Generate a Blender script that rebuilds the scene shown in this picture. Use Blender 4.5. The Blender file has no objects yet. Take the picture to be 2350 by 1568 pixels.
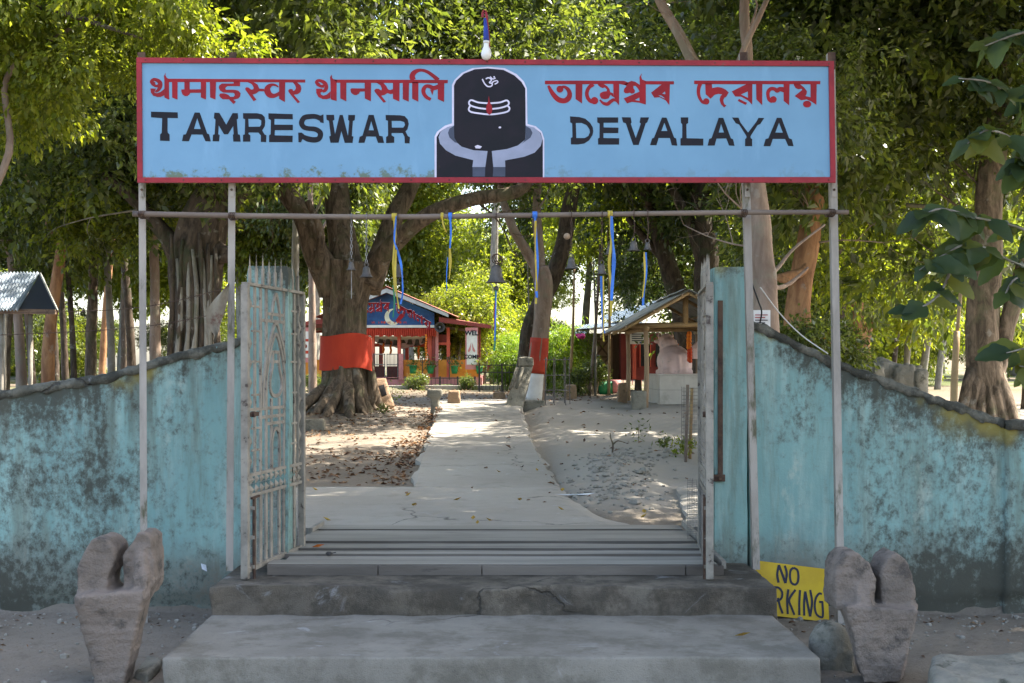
import bpy, bmesh, math, random
import numpy as np
from mathutils import Vector, Matrix, Quaternion, noise
from mathutils.geometry import tessellate_polygon
R = math.radians
# ------------------------------------------------------------------ camera, sky, sun, exposure
F, CX, CY, H = 3000.0, 1128.0, 840.0, 1.83          # focal length and principal point in a 2350 px wide frame; eye height
scn = bpy.context.scene
col = scn.collection
cam = bpy.data.cameras.new('camera'); camo = bpy.data.objects.new('camera', cam); col.objects.link(camo)
camo.location = (0, 0, H); camo.rotation_euler = (R(90), 0, 0)
cam.sensor_width = 36; cam.lens = F / 2350 * 36
cam.shift_x = (1175 - CX) / 2350; cam.shift_y = (CY - 784) / 2350
cam.clip_end = 2000
scn.camera = camo
SUN_AZ, SUN_EL = 72.0, 52.0                          # degrees clockwise from +Y (behind the temple), elevation
w = bpy.data.worlds.new('World'); scn.world = w; w.use_nodes = True
nt = w.node_tree; nt.nodes.clear()
sky = nt.nodes.new('ShaderNodeTexSky'); sky.sky_type = 'NISHITA'; sky.sun_disc = False
sky.sun_elevation = R(SUN_EL); sky.sun_rotation = R(SUN_AZ); sky.air_density = 1.0; sky.dust_density = 2.6; sky.ozone_density = 0.0
bg = nt.nodes.new('ShaderNodeBackground'); bg.inputs[1].default_value = 0.15
wo = nt.nodes.new('ShaderNodeOutputWorld')
nt.links.new(sky.outputs[0], bg.inputs[0]); nt.links.new(bg.outputs[0], wo.inputs[0])
S = Vector((math.sin(R(SUN_AZ)) * math.cos(R(SUN_EL)), math.cos(R(SUN_AZ)) * math.cos(R(SUN_EL)), math.sin(R(SUN_EL))))
sl = bpy.data.lights.new('sun', 'SUN'); sl.energy = 5.0; sl.angle = R(0.53); sl.color = (1.0, 0.93, 0.82)
slo = bpy.data.objects.new('sun', sl); col.objects.link(slo); slo.rotation_euler = S.to_track_quat('Z', 'Y').to_euler()
scn.view_settings.view_transform = 'Standard'; scn.view_settings.look = 'None'
scn.view_settings.gamma = 1.0; scn.view_settings.exposure = 2.35
scn.cycles.use_denoising = True
scn.cycles.max_bounces = 8; scn.cycles.diffuse_bounces = 4; scn.cycles.transparent_max_bounces = 8
scn.cycles.sample_clamp_indirect = 8.0
random.seed(7); RNG = np.random.default_rng(11)

def P(px, py, Y): return Vector(((px - CX) / F * Y, Y, H - (py - CY) / F * Y))
def X(px, Y): return (px - CX) / F * Y
def Z(py, Y): return H - (py - CY) / F * Y

# ------------------------------------------------------------------ materials
def lin(h):
    h = h.lstrip('#'); v = [int(h[i:i + 2], 16) / 255 for i in (0, 2, 4)]
    return tuple(x / 12.92 if x <= .04045 else ((x + .055) / 1.055) ** 2.4 for x in v) + (1,)
def C3(c): return lin(c) if isinstance(c, str) else (tuple(c) + (1,) if len(c) == 3 else tuple(c))
class NT:
    def __init__(s, name):
        s.m = bpy.data.materials.new(name); s.m.use_nodes = True; s.t = s.m.node_tree; s.t.nodes.clear()
        s.out = s.n('OutputMaterial'); s.pos = s.n('NewGeometry').outputs['Position']
    def n(s, k, **kw):
        x = s.t.nodes.new('ShaderNode' + k)
        for a, b in kw.items(): setattr(x, a, b)
        return x
    def l(s, a, b): s.t.links.new(a, b)
    def put(s, sock, v):
        if hasattr(v, 'is_linked') or hasattr(v, 'links'): s.l(v, sock)
        else: sock.default_value = v
    def math(s, op, a, b=0.0, c=None, clamp=False):
        x = s.n('Math', operation=op); x.use_clamp = clamp
        s.put(x.inputs[0], a); s.put(x.inputs[1], b)
        if c is not None: s.put(x.inputs[2], c)
        return x.outputs[0]
    def noise(s, scale, detail=5, rough=.6, stretch=(1, 1, 1), dist=0.0, vec=None):
        mp = s.n('Mapping'); s.l(vec or s.pos, mp.inputs[0]); mp.inputs['Scale'].default_value = stretch
        x = s.n('TexNoise'); s.l(mp.outputs[0], x.inputs['Vector'])
        x.inputs['Scale'].default_value = scale; x.inputs['Detail'].default_value = detail
        x.inputs['Roughness'].default_value = rough; x.inputs['Distortion'].default_value = dist
        return x.outputs[0]
    def ramp(s, fac, stops):
        x = s.n('ValToRGB'); e = x.color_ramp.elements
        while len(e) < len(stops): e.new(.5)
        for i, (p, c) in enumerate(stops): e[i].position = p; e[i].color = C3(c)
        s.put(x.inputs[0], fac); return x.outputs[0]
    def step(s, fac, a, b):
        x = s.n('MapRange'); x.interpolation_type = 'SMOOTHSTEP'
        s.put(x.inputs[0], fac); x.inputs[1].default_value = a; x.inputs[2].default_value = b
        return x.outputs[0]
    def mix(s, fac, a, b, mode='MIX'):
        x = s.n('MixRGB', blend_type=mode); s.put(x.inputs[0], fac)
        for i, v in ((1, a), (2, b)):
            if isinstance(v, (str, tuple, list)): v = C3(v)
            s.put(x.inputs[i], v)
        return x.outputs[0]
    def xyz(s):
        x = s.n('SeparateXYZ'); s.l(s.pos, x.inputs[0]); return x.outputs
    def bump(s, h, strength=.3, dist=.02):
        b = s.n('Bump'); b.inputs['Strength'].default_value = strength; b.inputs['Distance'].default_value = dist
        s.put(b.inputs['Height'], h); return b.outputs[0]
    def done(s, colr, rough=.8, normal=None, metal=0.0, spec=.3):
        p = s.n('BsdfPrincipled')
        if isinstance(colr, (str, tuple, list)): colr = C3(colr)
        s.put(p.inputs['Base Color'], colr); s.put(p.inputs['Roughness'], rough); p.inputs['Metallic'].default_value = metal
        p.inputs['Specular IOR Level'].default_value = spec
        if normal is not None: s.l(normal, p.inputs['Normal'])
        s.l(p.outputs[0], s.out.inputs[0]); return s.m
def simple(name, a, b=None, scale=6, rough=.75, bump=.25, bscale=None, stretch=(1, 1, 1), dirt=None, dirt_scale=3, dirt_t=(.55, .7), metal=0, vary=.0, bd=.01, spec=.3):
    k = NT(name); a = C3(a); b = C3(b) if b else tuple(x * .7 for x in a[:3]) + (1,)
    c = k.mix(k.step(k.noise(scale, 6, .65, stretch), .35, .65), a, b)
    if dirt: c = k.mix(k.step(k.noise(dirt_scale, 8, .7, stretch), *dirt_t), c, dirt)
    if vary:
        oi = k.n('ObjectInfo').outputs['Random']
        hs = k.n('HueSaturation'); k.l(c, hs.inputs['Color']); k.put(hs.inputs['Value'], k.math('MULTIPLY_ADD', oi, 2 * vary, 1 - vary)); c = hs.outputs[0]
    nb = k.bump(k.noise(bscale or scale * 6, 6, .7, stretch), bump, bd) if bump else None
    return k.done(c, rough, nb, metal, spec)

def leafmat(name, dark, mid, light, trans=.45, tcol=None, gloss=.45):
    k = NT(name)
    isl = k.n('NewGeometry').outputs['Random Per Island']
    big = k.noise(.45, 2, .5)
    f = k.math('ADD', k.math('MULTIPLY', isl, .6), k.math('MULTIPLY', big, .5))
    c = k.ramp(f, [(.25, dark), (.55, mid), (.9, light)])
    p = k.n('BsdfPrincipled'); k.l(c, p.inputs['Base Color']); p.inputs['Roughness'].default_value = gloss; p.inputs['Specular IOR Level'].default_value = .45
    t = k.n('BsdfTranslucent')
    tc = k.mix(1.0, c, tcol or (1.9, 2.0, .55), 'MULTIPLY'); k.l(tc, t.inputs[0])
    m = k.n('MixShader'); m.inputs[0].default_value = trans
    k.l(p.outputs[0], m.inputs[1]); k.l(t.outputs[0], m.inputs[2]); k.l(m.outputs[0], k.out.inputs[0])
    return k.m

def wallmat(name, flip):
    k = NT(name); o = k.xyz()
    ax = k.math('ABSOLUTE', o[0])
    a = k.mix(k.step(k.noise(1.3, 5, .6, (1, 1, .45)), .35, .7), (.225, .365, .33), (.16, .275, .258))
    a = k.mix(k.step(k.noise(6, 5, .7, (1, 1, .12)), .45, .75), a, (.31, .40, .35))
    a = k.mix(k.math('MULTIPLY', k.step(k.noise(4, 7, .72, (1.6, 1, .16)), .46, .68), .8), a, (.15, .185, .145))
    a = k.mix(k.math('MULTIPLY', k.step(k.noise(2.1, 8, .75, (1, 1, .6)), .58, .66), .6), a, (.36, .40, .335))
    at = k.n('Attribute'); at.attribute_name = 'below_top'
    wob = k.math('MULTIPLY', k.noise(1.9, 7, .72), .7)
    low = k.math('SUBTRACT', 1.0, k.step(k.math('ADD', o[2], wob), .50, 1.05))
    top = k.math('SUBTRACT', 1.0, k.step(at.outputs['Fac'], .0, .34))
    far = k.step(ax, 2.0, 3.3)
    n = k.noise(16, 12, .78, (1, 1, .8)); n2 = k.noise(1.5, 7, .7, (1, 1, .8))
    v = k.math('ADD', k.math('MULTIPLY', n, .62), k.math('MULTIPLY', n2, .42))
    v = k.math('ADD', v, k.math('MULTIPLY', low, .085)); v = k.math('ADD', v, k.math('MULTIPLY', top, .11))
    v = k.math('ADD', v, k.math('MULTIPLY', far, .09))
    streak = k.step(k.noise(3.2, 5, .6, (1, 1, .14)), .54, .7)
    v = k.math('ADD', v, k.math('MULTIPLY', k.math('MULTIPLY', streak, k.step(at.outputs['Fac'], 1.3, .05)), .14))
    c = k.mix(k.math('MULTIPLY', low, .9), a, (.155, .130, .100))
    flake = k.math('MULTIPLY', low, k.step(k.noise(21, 8, .75), .56, .62))
    c = k.mix(k.math('MULTIPLY', flake, .38), c, (.15, .25, .235))
    c = k.mix(k.math('MULTIPLY', k.step(v, .52, .64), .65), c, (.15, .185, .16))
    c = k.mix(k.math('MULTIPLY', k.step(v, .575, .71), .86), c, (.048, .044, .033))
    drip = k.math('MULTIPLY', k.step(k.noise(5.5, 6, .65, (1, 1, .05)), .49, .63), k.step(k.math('ADD', at.outputs['Fac'], k.math('MULTIPLY', k.noise(2.4, 4, .6), .8)), 1.1, .25))
    c = k.mix(k.math('MULTIPLY', drip, .75), c, (.07, .066, .048))
    lich = k.step(k.noise(1.3, 4, .6), .57, .68)
    c = k.mix(k.math('MULTIPLY', k.math('MULTIPLY', lich, top), .75), c, (.27, .21, .045))
    hgt = k.math('ADD', k.noise(14, 8, .7), k.math('MULTIPLY', v, .8))
    return k.done(c, .9, k.bump(hgt, .5, .012), 0, .15)

def concrete(name, a, b, stain, bump=.35, big=1.1, st=(.5, .68), crack=.55):
    k = NT(name)
    c = k.mix(k.step(k.noise(big, 6, .65), .3, .7), a, b)
    c = k.mix(k.math('MULTIPLY', k.step(k.noise(3.1, 8, .72), *st), .7), c, stain)
    c = k.mix(k.math('MULTIPLY', k.step(k.noise(70, 3, .6), .6, .72), .35), c, (.06, .055, .05))
    c = k.mix(k.math('MULTIPLY', k.step(k.noise(2.2, 5, .7, (1, 1, 1), 1.5), .6, .7), .35), c, (.42, .42, .42))
    vo = k.n('TexVoronoi'); vo.feature = 'DISTANCE_TO_EDGE'; vo.inputs['Scale'].default_value = crack
    wv = k.n('MixRGB', blend_type='ADD'); wv.inputs[0].default_value = .35; k.l(k.pos, wv.inputs[1]); nn_ = k.n('TexNoise'); k.l(k.pos, nn_.inputs['Vector']); nn_.inputs['Scale'].default_value = 3.0; nn_.inputs['Detail'].default_value = 6; k.l(nn_.outputs['Color'], wv.inputs[2])
    k.l(wv.outputs[0], vo.inputs['Vector'])
    ck = k.math('MULTIPLY', k.math('SUBTRACT', 1.0, k.step(vo.outputs['Distance'], .0, .006)), k.step(k.noise(.55, 3, .5), .50, .60))
    c = k.mix(k.math('MULTIPLY', ck, .8), c, (.05, .045, .038))
    hh_ = k.math('SUBTRACT', k.math('ADD', k.noise(22, 8, .75), k.noise(120, 3, .6)), k.math('MULTIPLY', ck, 1.5))
    return k.done(c, .85, k.bump(hh_, bump, .012), 0, .25)

def bark(name, a, b, moss=None, sc=9, bump=.9):
    k = NT(name)
    n = k.noise(sc, 8, .7, (1, 1, .28), .6)
    c = k.mix(k.step(n, .34, .66), b, a)
    if moss: c = k.mix(k.math('MULTIPLY', k.step(k.noise(2.3, 7, .7), .5, .66), .7), c, moss)
    c = k.mix(k.math('MULTIPLY', k.step(k.noise(5, 6, .6), .6, .68), .35), c, (.33, .32, .28))
    return k.done(c, .92, k.bump(n, bump, .03), 0, .15)

MT = {}
MT['wall'] = wallmat('turquoise_limewash', 1)
MT['pillar'] = MT['wall']
MT['coping'] = concrete('mossy_cement', (.19, .175, .135), (.085, .082, .062), (.022, .022, .016), 1.0, 6, (.44, .56))
MT['step_top'] = concrete('grey_cement', (.245, .22, .18), (.18, .16, .13), (.12, .105, .08), .45, 1.7, (.44, .62))
MT['step_old'] = concrete('old_cement', (.185, .155, .118), (.12, .10, .076), (.036, .030, .022), 1.0, 2.2, (.40, .60))
MT['path'] = concrete('dusty_concrete', (.34, .315, .27), (.275, .25, .21), (.205, .185, .145), .3, .5, (.5, .72), .35)
MT['post'] = simple('white_enamel', '#9f968b', '#867e74', 5, .6, .3, 40, dirt='#55523e', dirt_scale=6, dirt_t=(.52, .66), stretch=(1, 1, .3))
MT['gate'] = simple('grey_primer', '#8e8679', '#756e63', 7, .6, .3, 40, dirt='#40352f', dirt_scale=14, dirt_t=(.57, .66))
MT['rust'] = simple('rust', '#5a4638', '#3c2d26', 12, .9, .5, 60)
MT['rail'] = simple('grimy_steel', '#6f6a66', '#544f4c', 12, .7, .3, 60)
MT['red_paint'] = simple('red_enamel', '#93222c', '#7f1c26', 4, .5, .15, 30, dirt='#5d4a3c', dirt_scale=9, dirt_t=(.62, .75))
MT['red_letter'] = simple('red_lettering', '#921c25', '#7f1c24', 6, .6, 0, spec=.2)
MT['black_letter'] = simple('black_lettering', '#15151b', '#1d1820', 6, .55, 0, dirt='#3a2a2a', dirt_scale=10, dirt_t=(.62, .74), spec=.2)
MT['white_letter'] = simple('white_lettering', '#cfc9da', '#c0bacb', 6, .6, 0)
MT['grey_letter'] = simple('grey_lettering', '#8f94a8', '#848a9c', 6, .6, 0)
MT['slate_letter'] = simple('slate_lettering', '#454c5e', '#3b4150', 6, .6, 0)
def signmat():
    k = NT('blue_enamel'); o = k.xyz()
    c = k.mix(k.step(k.noise(1.8, 5, .6), .3, .7), '#6f97b2', '#678ea9')
    c = k.mix(k.math('MULTIPLY', k.step(k.noise(4, 6, .65, (1, 1, .25)), .55, .8), .5), c, '#80a7c3')
    low = k.step(o[2], 3.33, 3.15)
    moss = k.step(k.math('ADD', k.noise(11, 7, .75), k.math('MULTIPLY', low, .26)), .70, .84)
    lf = k.step(o[0], 1.2, -1.2)
    c = k.mix(k.math('MULTIPLY', moss, k.math('MULTIPLY_ADD', lf, .7, .25)), c, '#5d6a52')
    drip = k.step(k.noise(30, 3, .5, (1, 1, .05)), .70, .76)
    c = k.mix(k.math('MULTIPLY', drip, .28), c, '#52718e')
    return k.done(c, .45, k.bump(k.noise(1.6, 3, .5, (1, 1, .5)), .35, .02), 0, .3)
MT['sign_blue'] = signmat()
MT['sandstone'] = simple('pinkish_sandstone', (.265, .21, .17), (.185, .15, .122), 3, .95, 1.0, 45, dirt=(.095, .08, .068), dirt_scale=6, dirt_t=(.5, .68), bd=.03)
MT['stone_grey'] = simple('grey_stone', (.24, .22, .175), (.16, .15, .12), 4, .93, .9, 24, dirt=(.055, .055, .04), dirt_scale=5, dirt_t=(.52, .7), bd=.02)
MT['stone_warm'] = simple('warm_stone', (.34, .23, .14), (.25, .17, .11), 4, .93, .8, 24, dirt=(.10, .075, .05), dirt_scale=6, bd=.02)
MT['plank'] = simple('weathered_plank', (.275, .25, .208), (.20, .18, .147), 5, .85, .8, 30, stretch=(.12, 1, 1), dirt=(.13, .115, .09), dirt_scale=9, dirt_t=(.56, .74), vary=.10)
MT['plank_edge'] = simple('dark_plank', (.135, .115, .095), (.09, .076, .062), 5, .9, .5, 30, stretch=(.15, 1, 1), dirt=(.035, .03, .03), dirt_scale=4, dirt_t=(.62, .7), vary=.1)
def dirtmat():
    k = NT('packed_dirt'); o = k.xyz()
    c = k.mix(k.step(k.noise(.55, 6, .65), .3, .7), (.225, .19, .15), (.16, .135, .105))
    c = k.mix(k.math('MULTIPLY', k.step(k.noise(4.5, 8, .72), .5, .7), .6), c, (.12, .095, .072))
    c = k.mix(k.math('MULTIPLY', k.step(k.noise(40, 4, .6), .58, .7), .5), c, (.085, .065, .05))
    c = k.mix(k.math('MULTIPLY', k.step(o[1], 33, 42), .75), c, (.115, .09, .062))
    c = k.mix(k.math('MULTIPLY', k.step(k.noise(.23, 3, .6), .42, .58), k.step(o[1], 40, 55)), c, (.07, .085, .03))
    pale = k.math('MULTIPLY', k.math('MULTIPLY', k.step(o[0], .2, 1.2), k.step(o[1], 12, 14)), k.step(k.math('ADD', o[1], k.math('MULTIPLY', k.noise(.6, 4, .6), 6)), 36, 30))
    c = k.mix(k.math('MULTIPLY', pale, .75), c, (.33, .305, .26))
    h = k.math('ADD', k.noise(9, 8, .7), k.math('MULTIPLY', k.noise(45, 5, .7), .5))
    hb = k.math('MULTIPLY', h, k.math('SUBTRACT', 1.0, k.math('MULTIPLY', pale, .8)))
    return k.done(c, .95, k.bump(hb, .8, .03), 0, .1)
MT['dirt'] = dirtmat()
MT['bark_big'] = bark('grey_brown_bark', (.20, .15, .105), (.055, .042, .03), (.10, .10, .055))
MT['bark_dark'] = bark('dark_bark', (.10, .075, .055), (.035, .027, .02), (.05, .06, .03))
MT['bark_pale'] = bark('pale_bark', (.30, .225, .175), (.18, .13, .10), (.20, .19, .14), 6, .35)
MT['bark_orange'] = bark('orange_bark', (.36, .20, .10), (.20, .10, .055), None, 8, .5)
MT['bark_grey'] = bark('grey_bark', (.27, .25, .21), (.15, .135, .11), (.12, .12, .08), 7, .5)
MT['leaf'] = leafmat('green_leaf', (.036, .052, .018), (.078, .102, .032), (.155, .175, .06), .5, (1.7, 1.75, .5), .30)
MT['leaf_y'] = leafmat('yellow_green_leaf', (.085, .115, .018), (.15, .185, .03), (.25, .265, .055), .6, (1.7, 1.7, .45), .4)  # raised albedo and translucency paint the glow of sunlit, backlit leaves
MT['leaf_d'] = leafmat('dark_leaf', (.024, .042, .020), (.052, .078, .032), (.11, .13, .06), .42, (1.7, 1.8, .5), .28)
def teakmat():
    k = NT('broad_leaf'); oi = k.n('ObjectInfo').outputs['Random']
    f = k.math('ADD', k.math('MULTIPLY', oi, .8), k.math('MULTIPLY', k.noise(9, 4, .6), .3))
    c = k.ramp(f, [(.2, (.03, .055, .028)), (.6, (.055, .085, .03)), (.95, (.12, .13, .03))])
    p = k.n('BsdfPrincipled'); k.l(c, p.inputs['Base Color']); p.inputs['Roughness'].default_value = .5
    t = k.n('BsdfTranslucent'); k.l(k.mix(1.0, c, (1.6, 1.6, .5), 'MULTIPLY'), t.inputs[0])
    m = k.n('MixShader'); m.inputs[0].default_value = .45; k.l(p.outputs[0], m.inputs[1]); k.l(t.outputs[0], m.inputs[2]); k.l(m.outputs[0], k.out.inputs[0]); return k.m
MT['teak'] = teakmat()
MT['bamboo_leaf'] = leafmat('feathery_leaf', (.07, .13, .015), (.13, .19, .022), (.22, .26, .04), .5)
MT['dry_leaf'] = leafmat('dry_leaf', (.07, .035, .02), (.16, .085, .045), (.30, .18, .09), .15, (1, .8, .6), .8)
MT['yellow_leaf'] = simple('yellowed_leaf', '#a58a3a', '#8d6a2a', 30, .8, 0)
MT['bamboo'] = simple('weathered_bamboo', (.21, .16, .12), (.135, .10, .078), 5, .7, .3, 30, dirt=(.06, .045, .04), dirt_scale=7, stretch=(.2, 1, 1))
MT['bamboo_y'] = simple('dry_bamboo', (.36, .24, .11), (.25, .16, .075), 5, .65, .3, 30)
MT['bronze'] = simple('dull_bronze', (.115, .10, .085), (.075, .066, .055), 14, .55, .3, 60, metal=.55)
MT['steel'] = simple('dull_steel', (.26, .25, .24), (.17, .165, .16), 14, .5, .2, 60, metal=.6)
MT['rib_y'] = simple('yellow_ribbon', '#b8a13a', '#a48d30', 10, .5, 0)
MT['rib_b'] = simple('blue_ribbon', '#3d76c8', '#3263ad', 10, .5, 0)
MT['rib_g'] = simple('green_ribbon', '#2b7a54', '#246446', 10, .5, 0)
MT['rib_r'] = simple('red_ribbon', '#a02a34', '#86222c', 10, .5, 0)
MT['red_cloth'] = simple('red_cloth', (.52, .055, .022), (.44, .04, .018), 2.5, .8, .35, 5, stretch=(1, 1, .35), bd=.03)
MT['red_band'] = simple('red_band', (.48, .06, .03), (.36, .045, .025), 3, .8, .3, 8)
MT['yellow_board'] = simple('yellow_enamel', '#b89a10', '#a98a10', 3, .55, .15, 30, dirt='#8a6e16', dirt_scale=5)
MT['ink'] = simple('blue_black_paint', '#14162a', '#1b1a26', 6, .55, 0)
MT['tin'] = simple('weathered_tin', (.30, .31, .29), (.20, .205, .185), 2.2, .6, .2, 30, dirt=(.10, .11, .075), dirt_scale=2.5, metal=.25)
MT['tin_blue'] = simple('blue_grey_tin', (.36, .42, .47), (.27, .31, .34), 2.2, .5, .2, 30, dirt=(.16, .15, .13), dirt_scale=2.5, metal=.3)
MT['tin_red'] = simple('red_roof_sheet', (.42, .17, .13), (.34, .13, .10), 2, .6, .1, 20)
MT['fascia'] = simple('grey_fascia', (.42, .44, .45), (.33, .34, .35), 3, .6, .1)
MT['orange'] = simple('orange_wall_paint', (.62, .24, .035), (.52, .19, .03), 1.3, .8, .2, dirt=(.20, .10, .03), dirt_scale=2)
MT['pink'] = simple('pink_wall_paint', (.50, .20, .19), (.42, .16, .15), 1.3, .8, .2, dirt=(.2, .09, .08), dirt_scale=2)
MT['coral'] = simple('coral_paint', (.55, .10, .055), (.45, .08, .05), 1.5, .7, .1)
MT['maroon'] = simple('maroon_paint', (.23, .045, .035), (.17, .035, .03), 1.5, .75, .15)
MT['banner'] = None
MT['offwhite'] = simple('offwhite', (.62, .60, .56), (.52, .50, .47), 4, .6, .05)
MT['white'] = simple('white_paint', (.74, .72, .69), (.64, .62, .60), 4, .6, .1)
MT['bulb'] = simple('white_glass', (.70, .68, .64), (.66, .64, .60), 3, .25, 0)
MT['tile'] = simple('cream_tile', (.52, .48, .42), (.45, .41, .36), 3, .35, .05, 10, vary=.05, dirt=(.36, .33, .28), dirt_scale=2)
MT['statue'] = simple('pink_white_plaster', (.68, .50, .46), (.60, .43, .39), 4, .55, .12, 14, dirt=(.42, .33, .30), dirt_scale=6)
MT['marigold'] = simple('marigold', (.75, .24, .02), (.6, .12, .02), 30, .8, 0)
MT['wood_brown'] = simple('brown_wood', (.17, .115, .075), (.11, .075, .05), 5, .8, .3, 20, stretch=(1, 1, .2))
MT['wood_pale'] = simple('pale_wood', (.34, .24, .15), (.26, .18, .11), 5, .8, .3, 20, stretch=(1, 1, .2))
MT['black'] = simple('black_rubber_and_shade', (.02, .02, .021), None, 5, .6, 0)  # rubber, also the painted dark of the slab socket and shed gable
MT['dark_iron'] = simple('dark_iron', (.05, .045, .042), None, 8, .7, .1)
MT['pot'] = simple('green_pot', (.02, .19, .07), (.015, .13, .05), 5, .5, .05)
MT['blue_cloth'] = simple('blue_tape', '#2b3f9a', '#22337c', 8, .6, 0)
MT['sack'] = simple('tattered_cloth', '#837a68', '#6c6052', 6, .9, .3, dirt='#5a2f24', dirt_scale=5)
MT['navy'] = simple('night_blue_print', (.012, .035, .12), (.02, .09, .24), 1.2, .45, 0, dirt=(.006, .012, .04), dirt_scale=.8)
MT['moon'] = simple('pale_moon_print', (.62, .60, .45), None, 3, .5, 0)
MT['rubble'] = simple('grey_rubble', (.28, .26, .22), (.21, .19, .155), 7, .95, .8, 30, dirt=(.13, .12, .09), dirt_scale=6)
MT['plastic'] = simple('clear_plastic', (.6, .62, .65), None, 8, .25, .3)
MT['pinkflower'] = simple('magenta_petal', (.55, .04, .22), None, 8, .7, 0)
MT['redflower'] = simple('red_petal', (.5, .03, .015), (.6, .12, .02), 8, .7, 0)
# ------------------------------------------------------------------ helpers
def link(o): col.objects.link(o); return o
def wloc(o):
    v = Vector((0, 0, 0))
    while o is not None: v += o.location; o = o.parent
    return v
def tag(o, label=None, cat=None, group=None, kind=None):
    if label: o['label'] = label
    if cat: o['category'] = cat
    if group: o['group'] = group
    if kind or cat: o['kind'] = kind or 'thing'
    return o
def thing(name, label, cat, loc, group=None):
    o = bpy.data.objects.new(name, None); o.empty_display_size = .2; link(o); o.location = loc
    return tag(o, label, cat, group)
def piece(name, me, parent, loc, rot=None, scale=None):
    o = bpy.data.objects.new(name, me); link(o); o.location = Vector(loc) - (wloc(parent) if parent else Vector())
    if parent: o.parent = parent
    if rot is not None:
        o.rotation_mode = 'QUATERNION'; o.rotation_quaternion = rot
    if scale is not None: o.scale = scale
    return o
def catmull(pts, k=6):
    pts = [tuple(p) for p in pts]
    if len(pts) < 3: return [np.array(p, float) for p in pts]
    A = np.array(pts, float); ext = np.vstack([2 * A[0] - A[1], A, 2 * A[-1] - A[-2]]); out = []
    for i in range(1, len(ext) - 2):
        p0, p1, p2, p3 = ext[i - 1:i + 3]
        for j in range(k):
            t = j / k
            out.append(.5 * (2 * p1 + (p2 - p0) * t + (2 * p0 - 5 * p1 + 4 * p2 - p3) * t * t + (3 * p1 - p0 - 3 * p2 + p3) * t ** 3))
    out.append(A[-1]); return out
class MB:
    def __init__(s): s.v = []; s.f = []
    def add(s, vs, fs):
        b = len(s.v); s.v += [tuple(v) for v in vs]; s.f += [tuple(i + b for i in f) for f in fs]; return s
    def box(s, c, d, q=None):
        c = Vector(c); vs = []
        for i in range(8):
            v = Vector(((i & 1) - .5, (i >> 1 & 1) - .5, (i >> 2) - .5)); v = Vector((v.x * d[0], v.y * d[1], v.z * d[2]))
            if q is not None: v = q @ v
            vs.append(c + v)
        return s.add(vs, [(0, 2, 3, 1), (4, 5, 7, 6), (0, 1, 5, 4), (2, 6, 7, 3), (0, 4, 6, 2), (1, 3, 7, 5)])
    def bar(s, a, b, wx, wy, up=Vector((0, 1, 0))):
        a, b = Vector(a), Vector(b); d = b - a; z = d.normalized(); x = up.cross(z)
        if x.length < 1e-4: x = Vector((1, 0, 0)).cross(z)
        x.normalize(); y = z.cross(x); q = Matrix((x, y, z)).transposed().to_quaternion()
        return s.box((a + b) / 2, (wx, wy, d.length), q)
    def hexa(s, b4, t4):
        return s.add(list(b4) + list(t4), [(3, 2, 1, 0), (4, 5, 6, 7), (0, 1, 5, 4), (1, 2, 6, 5), (2, 3, 7, 6), (3, 0, 4, 7)])
    def rect(s, x0, y0, x1, y1, Y, dep):
        a, b = P(x0, y1, Y), P(x1, y0, Y)
        return s.box(((a.x + b.x) / 2, Y + dep / 2, (a.z + b.z) / 2), (b.x - a.x, dep, b.z - a.z))
    def tube(s, pts, rad, n=8, smooth=4, rough=0.0, seed=0, cap=True, flute=None):
        if not hasattr(rad, '__len__'): rad = [rad] * len(pts)
        Q = catmull([tuple(p) + (r,) for p, r in zip(pts, rad)], smooth) if smooth > 1 and len(pts) > 2 else [np.array(tuple(p) + (r,)) for p, r in zip(pts, rad)]
        pp = [Vector(q[:3]) for q in Q]; rr = [q[3] for q in Q]
        x = None; vs = []; L = 0
        for i, p in enumerate(pp):
            t = (pp[min(i + 1, len(pp) - 1)] - pp[max(i - 1, 0)]).normalized()
            if x is None:
                x = Vector((1, 0, 0)) if abs(t.x) < .8 else Vector((0, 1, 0))
            x = (x - t * x.dot(t)).normalized(); y = t.cross(x)
            if i: L += (p - pp[i - 1]).length
            for k in range(n):
                a = 2 * math.pi * k / n; r = max(rr[i], .0008)
                d = x * math.cos(a) + y * math.sin(a)
                if rough: r *= 1 + rough * noise.noise(Vector((d.x * 1.7 + seed * 7.1, d.y * 1.7, L * 1.3 / (abs(rr[0]) * 4 + .1))) ) * 1.6
                if flute: r *= 1 + flute[0] * math.sin(flute[1] * a + L * .7 + 1.3 * noise.noise(Vector((L * .8, seed, 0))))
                vs.append(p + d * r)
        m = len(pp); fs = [(i * n + k, i * n + (k + 1) % n, (i + 1) * n + (k + 1) % n, (i + 1) * n + k) for i in range(m - 1) for k in range(n)]
        if cap: fs += [tuple(range(n - 1, -1, -1)), tuple((m - 1) * n + k for k in range(n))]
        return s.add(vs, fs)
    def lathe(s, c, prof, n=16, q=None):
        c = Vector(c); vs = []
        for r, z in prof:
            for k in range(n):
                a = 2 * math.pi * k / n; v = Vector((r * math.cos(a), r * math.sin(a), z))
                vs.append(c + (q @ v if q else v))
        m = len(prof); fs = [(i * n + k, i * n + (k + 1) % n, (i + 1) * n + (k + 1) % n, (i + 1) * n + k) for i in range(m - 1) for k in range(n)]
        fs += [tuple(range(n - 1, -1, -1)), tuple((m - 1) * n + k for k in range(n))]
        return s.add(vs, fs)
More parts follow.
